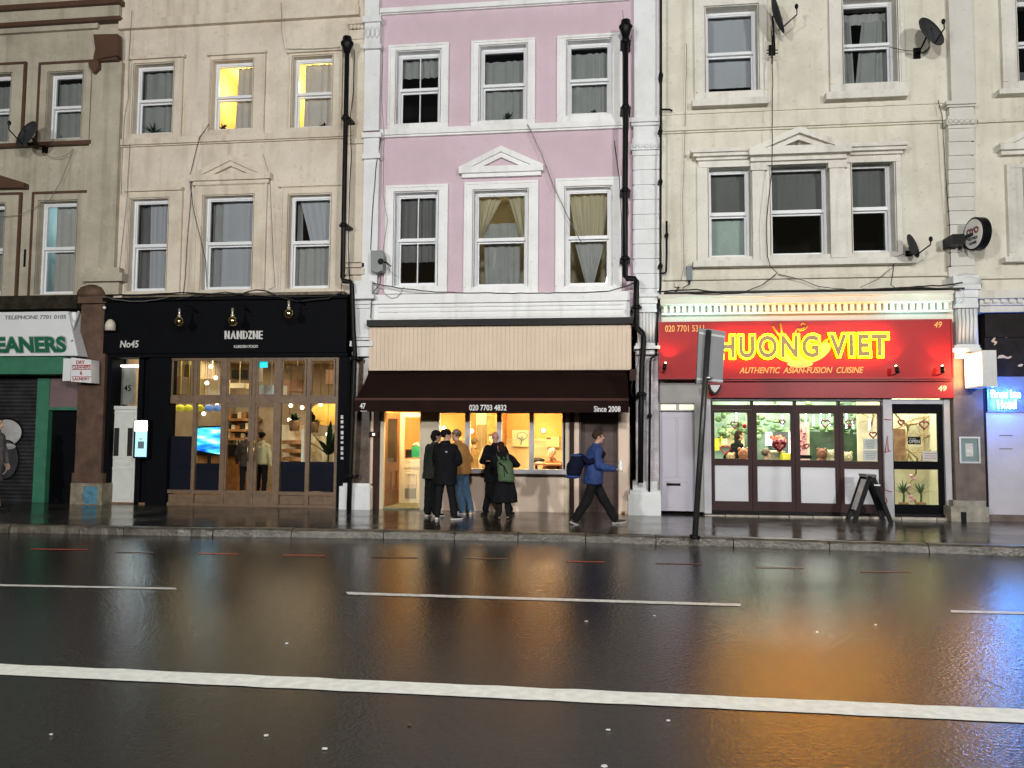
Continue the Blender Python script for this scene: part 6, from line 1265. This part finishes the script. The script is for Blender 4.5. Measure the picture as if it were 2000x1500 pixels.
for i, (x, y0, y1, lb) in enumerate(((1438, 808, 824, "in the leftmost folding leaf"), (1528, 812, 834, "in the second folding leaf"), (1574, 808, 834, "leftmost in the third folding leaf"), (1589, 812, 832, "second in the third folding leaf"), (1603, 808, 834, "third in the third folding leaf"), (1620, 808, 832, "rightmost in the third folding leaf"), (1653, 808, 835, "leftmost in the fourth folding leaf"), (1666, 822, 836, "second in the fourth folding leaf"), (1698, 820, 838, "rightmost in the fourth folding leaf"))):
    Yh = FY+.3; y = y0; t = thing("light_strand", "hanging strand of cool white lights "+lb, "fairy lights", (unp(x, 800, Yh)[0], Yh, unp(x, 800, Yh)[1]), "light strands hanging in the red restaurant's windows")
    m = MB(); m.tube([(unp(x, 800, Yh)[0], Yh, unp(x, 800, Yh)[1]), (unp(x, y1, Yh)[0], Yh, unp(x, y1, Yh)[1])], .003, 4); part("cord", m, upvc, t)
    while y <= y1: X, Z = unp(x, y, Yh); m = MB(); m.ball((X, Yh, Z), .018, 8, 6); part("bulb", m, ig, t); y += 4.5
def sheet(name, label, x0, y0, x1, y1, lines, Y=FY+.045, mat=None, lm=None):
    r = rect(x0, y0, x1, y1, Y); t = thing(name, label, "notice", ((r[0]+r[2])/2, Y, r[1])); m = MB(); m.box(r[0], r[2], Y, Y+.003, r[1], r[3]); part("paper", m, mat or M("white_paper", (.7,.7,.72), .6, var=.03, trans=.3), t)
    m = MB()
    for k in range(lines):
        z = r[3]-(r[3]-r[1])*(k+1)/(lines+1); w_ = (r[2]-r[0])*R_.uniform(.25, .42); c_ = (r[0]+r[2])/2; m.box(c_-w_, c_+w_, Y-.002, Y-.0005, z-.006, z+.006)
    if lines: part("printed_text", m, lm or M("grey_print", (.35,.35,.37), .6), t)
sheet("notice_sheet", "tall white printed sheet at the lower right of the fourth folding leaf", 1686, 857, 1714, 878, 6)
sheet("notice_sheet", "second white printed sheet just below the other in the fourth folding leaf", 1686, 879, 1714, 900, 5)
sheet("notice_sheet", "wide white sheet with pink print at the lower right of the glazed door", 1802, 881, 1831, 900, 3, lm=M("pink_print", (.6,.2,.3), .6))
sheet("menu_poster", "tall orange and green menu poster at the left of the glazed door", 1746, 838, 1769, 900, 0, mat=M("menu_print", (.5,.26,.10), .5, var=.5, vs=10, trans=.2))
t = thing("open_sign", "black OPEN sign hanging in the glazed door of the red restaurant", "sign", (fx(1785, 860), FY+.05, fz(1785, 868)))
r = rect(1773, 853, 1798, 868, FY+.05); m = MB(); m.box(r[0], r[2], FY+.045, FY+.055, r[1], r[3]); part("board", m, bk, t)
text("lettering", "OPEN", (1775, 859, 1796, 865.5), -.043, wl, t, .002, .02); text("lettering", "Yes we're", (1776, 854.5, 1788, 858), -.043, wl, t, .002, .0)
m = MB(); m.tube([(r[0]+.02, FY+.05, r[3]), ((r[0]+r[2])/2, FY+.05, r[3]+.1), (r[2]-.02, FY+.05, r[3])], .003, 4); part("string", m, bk, t)
m = MB(); brm = M("branch_bark", (.3,.22,.09), .8, var=.3)
t = thing("wall_tree", "bare gold-brown branches spreading on the cream wall behind the glazed door", "branches", (fx(1800, 890, -1.4), Yd-.2, 1.2))
def br_(m, p, an, L, r, dep):
    if dep == 0: return
    q = [p]; a = an
    for k in range(4): a += R_.uniform(-.35, .35); q.append((q[-1][0]+L/4*math.cos(a), Yd-.06-.1*R_.random(), q[-1][2]+L/4*math.sin(a)))
    m.tube(q, r, 5, r*.6)
    for k in range(3): br_(m, q[R_.randint(1, 4)], a+R_.uniform(-1.1, 1.1), L*.65, r*.6, dep-1)
for (x, y, an, L) in ((1770, 905, 1.2, .9), (1800, 900, 1.7, .9), (1826, 890, 1.5, .9), (1740, 838, -.2, .5), (1700, 840, 1.2, .5), (1790, 925, 2.0, .4)):
    X, Z = unp(x, y, Yd-.1); br_(m, (X, Yd-.1, Z), an, L, .018, 3)
part("branches", m, brm, t)
m = MB(); m.tube([(*unp(x, y, FY+.3)[:1], FY+.3, unp(x, y, FY+.3)[1]) for x, y in ((1748, 808), (1760, 822), (1772, 830), (1774, 842))], .018, 6); m.tube([(*unp(x, y, FY+.5)[:1], FY+.5, unp(x, y, FY+.5)[1]) for x, y in ((1762, 872), (1782, 886), (1792, 896), (1788, 925), (1775, 945), (1770, 958), (1786, 975), (1790, 985))], .018, 6); part("cut_branch", m, brm, t)
m = MB()
for (x, y) in ((1780, 930), (1784, 935), (1776, 950), (1774, 955), (1779, 970), (1783, 975), (1780, 978)): X, Z = unp(x, y, FY+.48); m.ball((X, FY+.48, Z), .035, 8, 5)
part("pink_blossom", m, M("pink_blossom_petal", (.75,.4,.42), .6), t)
for i, (x, lb) in enumerate(((1765, "potted spiky plant at the left in the lower pane of the glazed door"), (1799, "potted spiky plant at the right in the lower pane of the glazed door"))):
    Yp_ = FY+.35; X, Z = unp(x, 986, Yp_); leafy("potted_plant", lb, "plant", (X, Yp_, Z-.02), 26, .42, .75, .014, leafg, potm, "potted plants inside the glazed door", .09, .06, .5, .16)
for i, (x, y, s, lb) in enumerate(((1427, 893, 1, "round bread-coloured plush toy head"), (1452, 886, 1.2, "orange plush toy head"), (1605, 886, 1.1, "brown toy head with dark hair"), (1622, 887, .9, "pale fluffy toy"), (1655, 893, 1.1, "pale flowers in a dark bowl"))):
    X, Z = unp(x, y, FY+.5); m = MB()
    m.ball((X, FY+.5, Z), (.085*s, .08*s, .09*s), 14, 10); m.ball((X-.06*s, FY+.5, Z+.07*s), .03*s, 8, 6); m.ball((X+.06*s, FY+.5, Z+.07*s), .03*s, 8, 6); m.ball((X, FY+.42, Z-.01), .025*s, 8, 6); m.ball((X, FY+.52, Z-.14*s), (.09*s, .08*s, .09*s), 12, 8)
    solo("plush_toy", m, M("toy_%d" % i, ((.6,.42,.2), (.6,.25,.12), (.28,.12,.06), (.65,.6,.35), (.6,.55,.3))[i], .8, var=.3, vs=30), lb+" on the ledge behind the folding leaves", "toy")
m = MB(); m.box(dl_+.06, fx(1728, 900, -.5), FY+.3, FY+.75, 1.02, 1.06); solo("window_ledge", m, M("dark_ledge", (.05,.04,.035), .5), "dark ledge running behind the frosted panels of the folding leaves", "ledge")
# ============================================================ people
def remesh(m, voxel, smooth=6, fac=.5, fold=0.0, fs=7.0, seed=0):
    me = m.mesh("tmp"); o = bpy.data.objects.new("tmp", me)
    r = o.modifiers.new("r", 'REMESH'); r.mode = 'VOXEL'; r.voxel_size = voxel; r.use_smooth_shade = True
    s_ = o.modifiers.new("s", 'SMOOTH'); s_.factor = fac; s_.iterations = smooth
    out = evaluate(o)
    if fold:
        nn = [v.normal.copy() for v in out.vertices]; fold *= 1.5
        for v, nv_ in zip(out.vertices, nn):
            c = v.co.copy(); f = noise.noise(Vector((c.x*fs+seed, c.y*fs, c.z*fs*.55)))+.5*noise.noise(Vector((c.x*fs*2.3, c.y*fs*2.3+seed, c.z*fs*1.6)))
            v.co = c+nv_*f*fold
    for p in out.polygons: p.use_smooth = True
    return out
def cap(m, p0, p1, r0, r1, n=10):
    p0, p1 = Vector(p0), Vector(p1); m.ball(p0, r0, n, 8); m.ball(p1, r1, n, 8); m.tube([p0, p0.lerp(p1, .5), p1], r0, n, r1)
skin = M("skin", (.50,.30,.21), .55, var=.06, vs=20); skinr = M("ruddy_skin", (.52,.27,.20), .55, var=.1, vs=20)
hairb = M("black_hair", (.012,.010,.009), .5, var=.3, vs=40)
def person(label, pos, face, H=1.75, look=None, lean=(0, 0), LA=None, RA=None, LL=None, RL=None, sit=False,
           jacket=None, jlen=.80, jw=1.0, hood=False, trousers=None, tw=1.0, shoes=None, sole=None, hair=None, hairl=0, capm=None, brim=None, sk=None, group=None, coat=None, jname="jacket", vox=.0085, collar=None):
    """pos: point under the pelvis; face: heading in degrees (0 = away from the viewer, 90 = towards the right)
    limbs are given as (side, forward, up) in metres for a 1.75 m figure, side positive to the person's right"""
    k = H/1.75; th = math.radians(face); F = Vector((math.sin(th), math.cos(th), 0)); S = Vector((math.cos(th), -math.sin(th), 0)); U = Vector((0, 0, 1)); P0 = Vector(pos)
    W = lambda s_, f_, u_: P0+(S*s_+F*f_+U*u_)*k
    sk = sk or skin; t = thing("person", label, "person", tuple(P0), group)
    ls, lf_ = lean                      # how far the shoulders lean to the side and forward
    T = lambda u_: ((u_-.95)/.5)        # 0 at pelvis, 1 at shoulders
    Wt = lambda s_, f_, u_: W(s_+ls*max(0, T(u_)), f_+lf_*max(0, T(u_)), u_)
    dz = -.47 if sit else 0
    W_, Wt_ = W, Wt
    if sit: W = lambda s_, f_, u_: W_(s_, f_, u_+dz); Wt = Wt_
    LA = LA or [(-.27, .02, 1.14), (-.25, .10, .90)]; RA = RA or [(.27, .02, 1.14), (.25, .10, .90)]
    LL = LL or ([(-.1, .42, .93), (-.1, .42, .52), 0] if sit else [(-.10, .02, .50), (-.11, -.03, .08), -8]); RL = RL or ([(.1, .42, .93), (.1, .42, .52), 0] if sit else [(.10, .02, .50), (.11, -.03, .08), 8])
    look = face if look is None else look; lt = math.radians(look); HF = Vector((math.sin(lt), math.cos(lt), 0)); HS = Vector((math.cos(lt), -math.sin(lt), 0)); HB = (HS, HF, U)
    hc = Wt(0, .025, 1.645)
    m = MB()
    m.loft([(Wt(0, 0, .86), .13*k, .09*k), (Wt(0, 0, .95), .165*k, .115*k), (Wt(0, 0, 1.08), .135*k, .095*k), (Wt(0, 0, 1.22), .155*k, .105*k), (Wt(0, .01, 1.34), .175*k, .11*k), (Wt(0, 0, 1.43), .13*k, .08*k), (Wt(0, 0, 1.48), .07*k, .06*k)], 18, (S, F))
    cap(m, Wt(-.15, 0, 1.41), Wt(.15, 0, 1.41), .055*k, .055*k)
    cap(m, Wt(0, -.005, 1.42), hc-U*.06*k, .058*k, .052*k)
    m.ball(hc+U*.035*k-HF*.008*k, (.074*k, .094*k, .092*k), 18, 14, HB)
    m.ball(hc-U*.045*k+HF*.022*k, (.055*k, .068*k, .068*k), 14, 12, HB)
    m.ball(hc-U*.092*k+HF*.062*k, (.024*k, .02*k, .018*k), 10, 8, HB)                               # chin
    cap(m, hc+U*.02*k+HF*.088*k, hc-U*.018*k+HF*.108*k, .010*k, .015*k, 8)                           # nose
    m.ball(hc+U*.038*k+HF*.078*k, (.052*k, .016*k, .010*k), 10, 6, HB)                               # brow
    m.ball(hc-U*.055*k+HF*.085*k, (.024*k, .010*k, .009*k), 10, 6, HB)                               # lips
    for s_ in (-1, 1): m.ball(hc+HS*s_*.077*k-U*.005*k, (.010*k, .020*k, .031*k), 8, 6, HB)
    for sd, A in ((-1, LA), (1, RA)):
        sh = Wt(sd*.175, 0, 1.40); el = Wt(*A[0]); wr = Wt(*A[1])
        cap(m, sh, el, .050*k, .040*k); cap(m, el, wr, .040*k, .027*k)
        d = (wr-el).normalized(); side = d.cross(U) if abs(d.z) < .9 else F.copy(); side.normalize(); nrm = d.cross(side).normalized()
        pc = wr+d*.05*k; m.ball(pc, (.040*k, .014*k, .048*k), 10, 8, (side, nrm, d))
        for i, (o_, L) in enumerate(((-.030, .066), (-.010, .078), (.011, .072), (.030, .056))):
            a0 = pc+side*o_*k+d*.035*k; a1 = a0+d*L*.5*k+nrm*.008*k*(1 if A[1][2] < 1.0 else 1); a2 = a1+(d*.75+nrm*.65)*L*.5*k; cap(m, a0, a1, .0092*k, .0085*k, 6); cap(m, a1, a2, .0085*k, .0075*k, 6)
        b0 = wr+d*.02*k+side*.028*k*sd; b1 = b0+(side*sd*.8+d*.8+nrm*.3).normalized()*.032*k; cap(m, b0, b1, .011*k, .010*k, 6); cap(m, b1, b1+(d+nrm*.4).normalized()*.028*k, .010*k, .0085*k, 6)
    feet = []
    for sd, L_ in ((-1, LL), (1, RL)):
        hp = W(sd*.09, 0, .90); kn = W(*L_[0]); an = W(*L_[1]); cap(m, hp, kn, .080*k, .055*k); cap(m, kn, an, .052*k, .036*k)
        ta = th+math.radians(L_[2]); pt = L_[3] if len(L_) > 3 else 0; tf = Vector((math.sin(ta)*math.cos(pt), math.cos(ta)*math.cos(pt), math.sin(pt))); ts = Vector((math.cos(ta), -math.sin(ta), 0)); tu = ts.cross(tf); feet.append((an, tf, ts, tu))
        cap(m, an-tu*.035*k-tf*.03*k, an-tu*.045*k+tf*.12*k, .034*k, .028*k, 8)
    body = remesh(m, vox, 3, .4); b = link("body", body, sk, t)
    m = MB()
    for s_ in (-1, 1): m.ball(hc+HS*s_*.030*k+U*.012*k+HF*.083*k, (.013*k, .006*k, .006*k), 8, 6, HB)
    part("eyes", m, M("dark_eye", (.02,.015,.012), .2), t)
    if trousers:
        m = MB(); m.loft([(W(0, 0, .80), .15*k, .11*k), (W(0, 0, .88), .185*k*tw**.5, .135*k), (W(0, 0, 1.02), .16*k, .12*k)], 18, (S, F))
        for sd, L_ in ((-1, LL), (1, RL)):
            hp = W(sd*.09, 0, .88); kn = W(*L_[0]); an = W(*L_[1]); cap(m, hp, kn, .096*k*tw**.4, .074*k*tw); cap(m, kn, an-(an-kn).normalized()*.02, .074*k*tw, .062*k*tw)
        me = remesh(m, .013, 5, .5, .010, 9, R_.random()*9); link("trousers", me, trousers, t)
    for i, (an, tf, ts, tu) in enumerate(feet):
        if not shoes: break
        m = MB(); B_ = (ts, tf, tu); m.ball(an-tu*.02*k-tf*.01*k, (.042*k, .055*k, .055*k), 12, 8, B_); m.ball(an-tu*.045*k+tf*.05*k, (.044*k, .11*k, .036*k), 12, 8, B_); m.ball(an-tu*.05*k+tf*.13*k, (.046*k, .06*k, .028*k), 12, 8, B_)
        sh_ = link("shoe", remesh(m, .008, 2), shoes, t)
        m = MB(); c0 = an-tu*.078*k
        pts = [(-.07, .03), (-.02, .038), (.05, .04), (.12, .05), (.17, .045), (.2, .025), (.205, 0)]; out = [(f_, s_) for f_, s_ in pts]+[(f_, -s_) for f_, s_ in pts[::-1][1:]]; N = len(out)
        m.add([c0+tf*f_*k+ts*s_*k+tu*u_*k for u_ in (0, .024) for f_, s_ in out], [tuple(range(N)), tuple(range(2*N-1, N-1, -1))]+[(j, (j+1) % N, (j+1) % N+N, j+N) for j in range(N)]); part("sole", m, sole or shoes, sh_)
    if jacket:
        m = MB(); q = jw; b0 = jlen
        m.loft([(Wt(0, 0, b0), .195*k*q, .15*k*q), (Wt(0, 0, b0+.10), .198*k*q, .152*k*q), (Wt(0, 0, 1.10), .188*k*q, .145*k*q), (Wt(0, 0, 1.25), .20*k*q, .15*k*q), (Wt(0, .0, 1.36), .205*k*q, .14*k*q), (Wt(0, 0, 1.44), .15*k*q, .105*k*q), (Wt(0, 0, 1.50), .08*k, .08*k), (Wt(0, .005, 1.54), .072*k, .075*k)], 20, (S, F))
        if coat: m.loft([(W(*coat[0]), coat[1]*k, coat[2]*k), (W(coat[0][0]*.6, coat[0][1]*.6, (coat[0][2]+.95)/2), (coat[1]*.85)*k, coat[2]*.88*k), (Wt(0, 0, 1.0), .19*k, .15*k)], 20, (S, F))
        cap(m, Wt(-.16, 0, 1.405), Wt(.16, 0, 1.405), .075*k*q, .075*k*q)
        for sd, A in ((-1, LA), (1, RA)):
            sh = Wt(sd*.178, 0, 1.395); el = Wt(*A[0]); wr = Wt(*A[1]); cap(m, sh, el, .074*k*q, .062*k*q); cap(m, el, el.lerp(wr, .96), .062*k*q, .046*k*q)
        if hood:
            m.ball(Wt(0, -.085, 1.47), (.12*k, .075*k, .085*k), 14, 10, (S, F, U)); cap(m, Wt(-.07, -.04, 1.5), Wt(.07, -.04, 1.5), .05*k, .05*k)
        me = remesh(m, .012, 5, .5, .012, 8, R_.random()*9); link(jname, me, jacket, t)
    if hair:
        m = MB(); m.ball(hc+U*.045*k-HF*.018*k, (.083*k, .098*k, .094*k), 18, 14, HB)
        if hairl: cap(m, hc-HF*.06*k, hc-HF*.075*k-U*hairl*k, .07*k, .05*k); m.ball(hc-HF*.05*k-U*.03*k, (.085*k, .06*k, .09*k), 14, 10, HB)
        me = remesh(m, .01, 1, .4, .006, 30, 2)
        link("hair", me, hair, t)
    if capm:
        m = MB(); m.ball(hc+U*.058*k-HF*.008*k, (.086*k, .104*k, .082*k), 18, 12, HB)
        c_ = link("cap", remesh(m, .008, 2), capm, t)
        if brim: m = MB(); m.ball(hc+U*.052*k+HF*.115*k, (.062*k, .062*k, .010*k), 14, 8, HB); part("brim", m, capm, c_)
    return t, W, Wt, (S, F, U), k
def at_px(x, y, z=PAV): return gnd(x, y, z)
blackj = M("black_coat_cloth", (.010,.010,.012), .8, var=.2); charj = M("charcoal_green_cloth", (.028,.032,.028), .85, var=.2); dtr = M("black_trouser_cloth", (.013,.013,.014), .85, var=.2)
fleece = M("brown_fleece", (.36,.18,.055), .95, var=.18, vs=30, bump=.8, bs=120); jean = M("blue_denim", (.045,.095,.17), .85, var=.2, vs=20); wsole = M("white_rubber", (.68,.68,.66), .5); blsh = M("black_canvas_shoe", (.015,.015,.016), .6)
KH = M("khaki_flat_cap", (.2,.16,.10), .85, var=.2)
# feet line at photo y -> place on the pavement
def spot_(x, y): p = gnd(x, y, PAV); return (p.x, p.y, PAV)
person("person in a dark cap and charcoal jacket, leftmost of the three outside the cafe", spot_(843, 1009), 35, 1.50, look=70, jacket=charj, jlen=.78, jw=1.15, trousers=dtr, tw=1.4, shoes=blsh, sole=wsole, hair=hairb, hairl=.03, capm=blackj, LA=[(-.22, .05, 1.14), (-.18, .22, .98)], RA=[(.20, .12, 1.14), (.08, .30, 1.12)], lean=(0, .06), LL=[(-.09, .02, .5), (-.10, -.02, .085), -30], RL=[(.09, .05, .5), (.10, .02, .085), 20])
t, W, Wt, Bs, k = person("person in a black hooded coat and cap, back turned, between the charcoal and brown jackets", spot_(869, 1015), 8, 1.52, look=70, jacket=blackj, jlen=.68, jw=1.2, hood=True, trousers=dtr, tw=1.12, shoes=blsh, sole=wsole, hair=hairb, capm=blackj, brim=True, LA=[(-.24, .06, 1.14), (-.14, .28, 1.05)], RA=[(.27, .04, 1.14), (.16, .26, 1.1)], LL=[(-.13, .0, .5), (-.16, -.02, .085), -12], RL=[(.13, .0, .5), (.19, -.0, .085), 35])
c = Wt(.07, -.16, 1.33); m = MB(); m.ball(c, (.022, .006, .012), 8, 6); part("coat_logo", m, M("white_logo", (.5,.5,.5), .5), t)
person("person in a brown fleece jacket, flat cap and blue jeans leaning at the cafe window", spot_(901, 1004), -60, 1.52, look=-80, lean=(0, .10), jacket=fleece, jlen=.84, jw=1.22, trousers=jean, tw=1.2, shoes=M("grey_trainer", (.2,.22,.24), .6), sole=wsole, hair=M("brown_hair", (.08,.05,.025), .6), capm=KH, brim=True, LA=[(-.26, .0, 1.14), (-.17, .14, .97)], RA=[(.27, -.02, 1.14), (.2, .16, .96)], LL=[(-.09, .0, .5), (-.09, -.12, .085), 10], RL=[(.09, -.04, .5), (.1, -.18, .085), 60])
# the embracing pair
person("older balding person in a long black coat embracing the one with the green backpack", spot_(966, 1006), 172, 1.48, look=165, sk=skinr, jacket=blackj, jlen=.7, jw=1.2, coat=((-.10, 0, .36), .30, .2), trousers=dtr, tw=1.1, shoes=blsh, LA=[(-.30, .08, 1.16), (-.30, .25, 1.08)], RA=[(.27, .05, 1.15), (.16, .24, 1.16)], LL=[(-.2, -.1, .5), (-.34, -.16, .09), -20], RL=[(.12, .0, .5), (.2, -.06, .085), 20], jname="coat")
t, W, Wt, Bs, k = person("dark-haired person in a long black coat with their back turned, wearing a green backpack", spot_(984, 1013), -12, 1.31, look=-40, lean=(-.06, .05), jacket=blackj, jlen=.7, jw=1.22, coat=((0, -.02, .38), .33, .24), hood=True, trousers=dtr, shoes=blsh, hair=M("dark_brown_hair", (.03,.016,.012), .55, var=.3, vs=40), hairl=.12, LA=[(-.24, .12, 1.22), (-.10, .3, 1.28)], RA=[(.36, .06, 1.24), (.25, .26, 1.2)], LL=[(-.1, -.02, .5), (-.13, -.1, .085), -20], RL=[(.08, .0, .5), (.1, -.06, .085), 10], jname="coat")
m = MB(); S_, F_, U_ = Bs; gb = M("olive_green_backpack", (.055,.10,.045), .7, var=.12, vs=12, bump=.3)
m.loft([(Wt(.03, -.25, .86), .125, .06), (Wt(.03, -.26, .90), .145, .08), (Wt(.03, -.26, 1.1), .145, .085), (Wt(.03, -.24, 1.30), .13, .075), (Wt(.03, -.22, 1.35), .10, .045)], 16, (S_, F_))
bp_ = link("backpack_body", remesh(m, .012, 2, .4, .006, 9), gb, t); bp_['label'] = "olive green backpack"
m = MB(); m.tube([Wt(-.01, -.365, 1.18), Wt(-.01, -.37, .98)], .006, 5); m.tube([Wt(-.10, -.33, 1.30), Wt(.0, -.365, 1.22), Wt(.06, -.36, 1.05)], .014, 6); part("zip", m, bk, bp_)
m = MB(); m.tube([Wt(-.07, -.18, 1.36), Wt(-.10, -.05, 1.48), Wt(-.12, .1, 1.44)], .022, 6); m.tube([Wt(.13, -.18, 1.36), Wt(.12, -.03, 1.48), Wt(.12, .1, 1.44)], .022, 6); m.tube([Wt(.0, -.2, 1.36), Wt(.03, -.22, 1.43), Wt(.06, -.2, 1.36)], .012, 6); part("strap", m, gb, bp_)
# the walking man
blue = M("blue_jacket_cloth", (.014,.042,.16), .75, var=.15); nvy = M("navy_bag_cloth", (.008,.010,.025), .8, var=.2)
p6 = gnd(1158, 1024, PAV)
t, W, Wt, Bs, k = person("person in a blue jacket striding past the brown door with a white cup", (p6.x, p6.y, PAV-.055), 84, 1.57, look=80, lean=(0, .05), jacket=blue, jlen=.80, jw=1.2, trousers=dtr, tw=1.25, shoes=M("dark_trainer", (.04,.045,.04), .6), sole=M("grey_rubber", (.3,.3,.28), .5), hair=M("cropped_brown_hair", (.05,.03,.02), .7), RA=[(.24, .06, 1.13), (.2, .37, 1.08)], LA=[(-.24, -.06, 1.13), (-.22, .02, .88)],
    RL=[(.08, -.10, .52), (.08, -.34, .15), 0, -.35], LL=[(-.08, .20, .52), (-.08, .42, .145), 0, .15])
m = MB(); S_, F_, U_ = Bs
m.loft([(Wt(.05, -.36, .93), .10, .10), (Wt(.05, -.36, .98), .15, .13), (Wt(.05, -.34, 1.16), .16, .15), (Wt(.05, -.30, 1.30), .13, .10), (Wt(.05, -.28, 1.34), .08, .06)], 16, (S_, F_))
bag = link("shoulder_bag", remesh(m, .013, 2, .4, .012, 8), nvy, t)
for q_, r_ in ((Wt(.05, -.32, 1.31), (.12, .13, .03)), (Wt(.06, -.38, .93), (.13, .14, .035))): m = MB(); m.ball(q_, r_, 12, 6, Bs); part("blue_flap", m, blue, bag)
m = MB(); m.tube([Wt(.12, -.26, 1.28), Wt(.24, -.12, 1.2), Wt(.22, .05, 1.25), Wt(.12, .14, 1.36)], .05, 8); part("strap", m, nvy, bag)
m = MB(); c = Wt(.2, .47, 1.08); m.loft([(c-U_*.055, .03, .03), (c+U_*.05, .042, .042)], 14); cp_ = solo("paper_cup", m, M("white_paper_cup", (.8,.8,.78), .5), "white paper cup held in front of the walking person in the blue jacket", "cup")
m = MB(); m.loft([(c+U_*.05, .045, .045), (c+U_*.062, .043, .043), (c+U_*.07, .03, .03)], 14); m.ball(c+U_*.1, (.03, .03, .045), 8, 6); part("lid", m, M("white_lid", (.85,.85,.85), .4), cp_)
# person cut by the left edge
pe = gnd(-16, 996, PAV)
person("person at the very left edge of the photo, mostly out of frame", tuple(pe), 80, 1.68, jacket=M("grey_wool", (.12,.11,.11), .9), jlen=.85, coat=((0, 0, .55), .19, .15), trousers=None, shoes=blsh, hair=hairb, hairl=.1, RL=[(.1, .1, .5), (.1, .18, .085), 0], LL=[(-.1, -.05, .5), (-.1, -.2, .12), 0])
# people inside
yi = FY+1.6
def inside(label, px_, top, Y, H, zf, **kw):
    X, Z = unp(px_, top, Y); return person(label, (X, Y, zf), H=H, vox=.014, **kw)
brj = M("olive_brown_coat", (.15,.10,.04), .85, var=.2)
inside("person in a brown jacket standing inside the cafe, seen in the second window", 926, 858, FY+2.0, 1.50, FC-.18, face=15, look=10, jacket=brj, trousers=dtr, hair=M("brown_hair", (.08,.05,.025), .6), shoes=blsh)
inside("person inside the cafe just behind the older balding one", 960, 848, FY+.9, 1.46, FC-.05, face=190, look=190, jacket=M("beige_jumper", (.35,.27,.17), .85), trousers=dtr, hair=M("dark_brown_hair", (.03,.016,.012), .55), shoes=blsh)
t, W, Wt, Bs, k = inside("seated person with short grey hair and brown jumper at the rightmost cafe window", 1086, 872, FY+1.15, 1.52, FC+.02, face=205, look=225, sit=True, lean=(0, .14), jacket=M("brown_jumper", (.16,.065,.04), .85), jlen=.9, trousers=dtr, hair=M("grey_hair", (.33,.32,.3), .6), shoes=blsh, LA=[(-.25, .16, 1.12), (-.08, .34, 1.14)], RA=[(.25, .16, 1.12), (.1, .36, 1.10)])
def seat(X, Y, z, label, mm, face=0):
    t = thing("dining_chair", label, "chair", (X, Y, z)); th = math.radians(face); F = Vector((math.sin(th), math.cos(th), 0)); S = Vector((math.cos(th), -math.sin(th), 0)); c = Vector((X, Y, z))
    m = MB(); m.loft([(c+Vector((0, 0, .42)), .21, .2), (c+Vector((0, 0, .45)), .21, .2)], 4, (S, F)); part("seat", m, mm, t)
    for a in (-1, 1):
        for b_ in (-1, 1): m = MB(); m.tube([c+S*a*.14+F*b_*.13, c+S*a*.14+F*b_*.13+Vector((0, 0, .43))], .016, 6); part("leg", m, mm, t)
    m = MB(); q = c-F*.17; m.loft([(q+Vector((0, 0, .5)), .19, .012), (q+Vector((0, 0, .85)), .18, .012)], 8, (S, F)); part("backrest", m, mm, t)
Xs, _ = unp(1086, 872, FY+1.15); seat(Xs, FY+1.15, FC, "wooden chair under the seated grey-haired person in the cafe", woodi, 205)
inside("person in a pale shirt and black trousers standing behind the right-hand wooden door", 512, 850, FY+1.2, 1.42, FC, face=10, look=20, jacket=M("pale_yellow_shirt", (.55,.50,.28), .8), jlen=.92, jw=.92, trousers=dtr, hair=hairb, shoes=blsh)
inside("dark figure standing at the bar just left of the door with the pale-shirted person", 484, 846, FY+1.9, 1.44, FC, face=-30, look=-50, jacket=M("dark_grey_top", (.05,.045,.045), .85), trousers=dtr, hair=hairb, shoes=blsh)
t, W, Wt, Bs, k = inside("person with a ponytail in a black striped top serving behind the leftmost folding leaf", 1434, 838, FY+1.9, 1.47, ZF, face=70, look=80, lean=(0, .08), jacket=blackj, jlen=.9, jw=.9, trousers=dtr, hair=M("dark_brown_hair", (.03,.016,.012), .55), hairl=.18, shoes=blsh, RA=[(.22, .1, 1.14), (.15, .38, 1.12)])
m = MB(); m.tube([Wt(.245, .02, 1.36), Wt(.29, .10, 1.13), Wt(.21, .36, 1.165)], .016, 6); part("sleeve_stripe", m, upvc, t)
for i, (x, y, f_, hm_, lb) in enumerate(((1420, 889, 0, hairb, "diner with dark hair seen from behind low in the leftmost folding leaf"), (1495, 878, 60, M("brown_hair", (.08,.05,.025), .6), "diner at the lower left of the second folding leaf"), (1655, 883, 20, hairb, "dark-haired diner at the lower left of the fourth folding leaf"))):
    Yq = FY+1.1+.3*i; X, Z = unp(x, y, Yq); Hh = 1.62; z0 = Z-(1.75-.47)*Hh/1.75
    person(lb, (X, Yq, z0), f_, Hh, sit=True, vox=.014, jacket=charj if i else dtr, trousers=dtr, hair=hm_, shoes=blsh); seat(X, Yq, z0, "chair under the "+lb.split(" low")[0].split(" at the")[0]+(" in the left leaf", " in the second leaf", " in the fourth leaf")[i], bk, f_)
# plants and things on the upper window sills
for x, y, h, n_, lb in ((300, 262, .32, 26, "dark bushy plants on the sill of the upper left beige window"), (436, 252, .16, 14, "small plant on the sill of the yellow-lit window left of the middle"), (632, 248, .14, 14, "small spiky plant on the sill of the right yellow-lit window"), (992, 236, .26, 24, "leafy plant on the sill of the upper middle window in the pink wall"), (1160, 226, .16, 22, "low dark plants on the sill of the upper right window in the pink wall")):
    Y = FY+.26; X, Z = unp(x, y, Y); leafy("window_plant", lb, "plant", (X, Y, Z-.04), n_, h, .9, .02, leafd, bk, "plants on the upper window sills", .06, .05, .3)
bpy.data.scenes.remove(TMP)
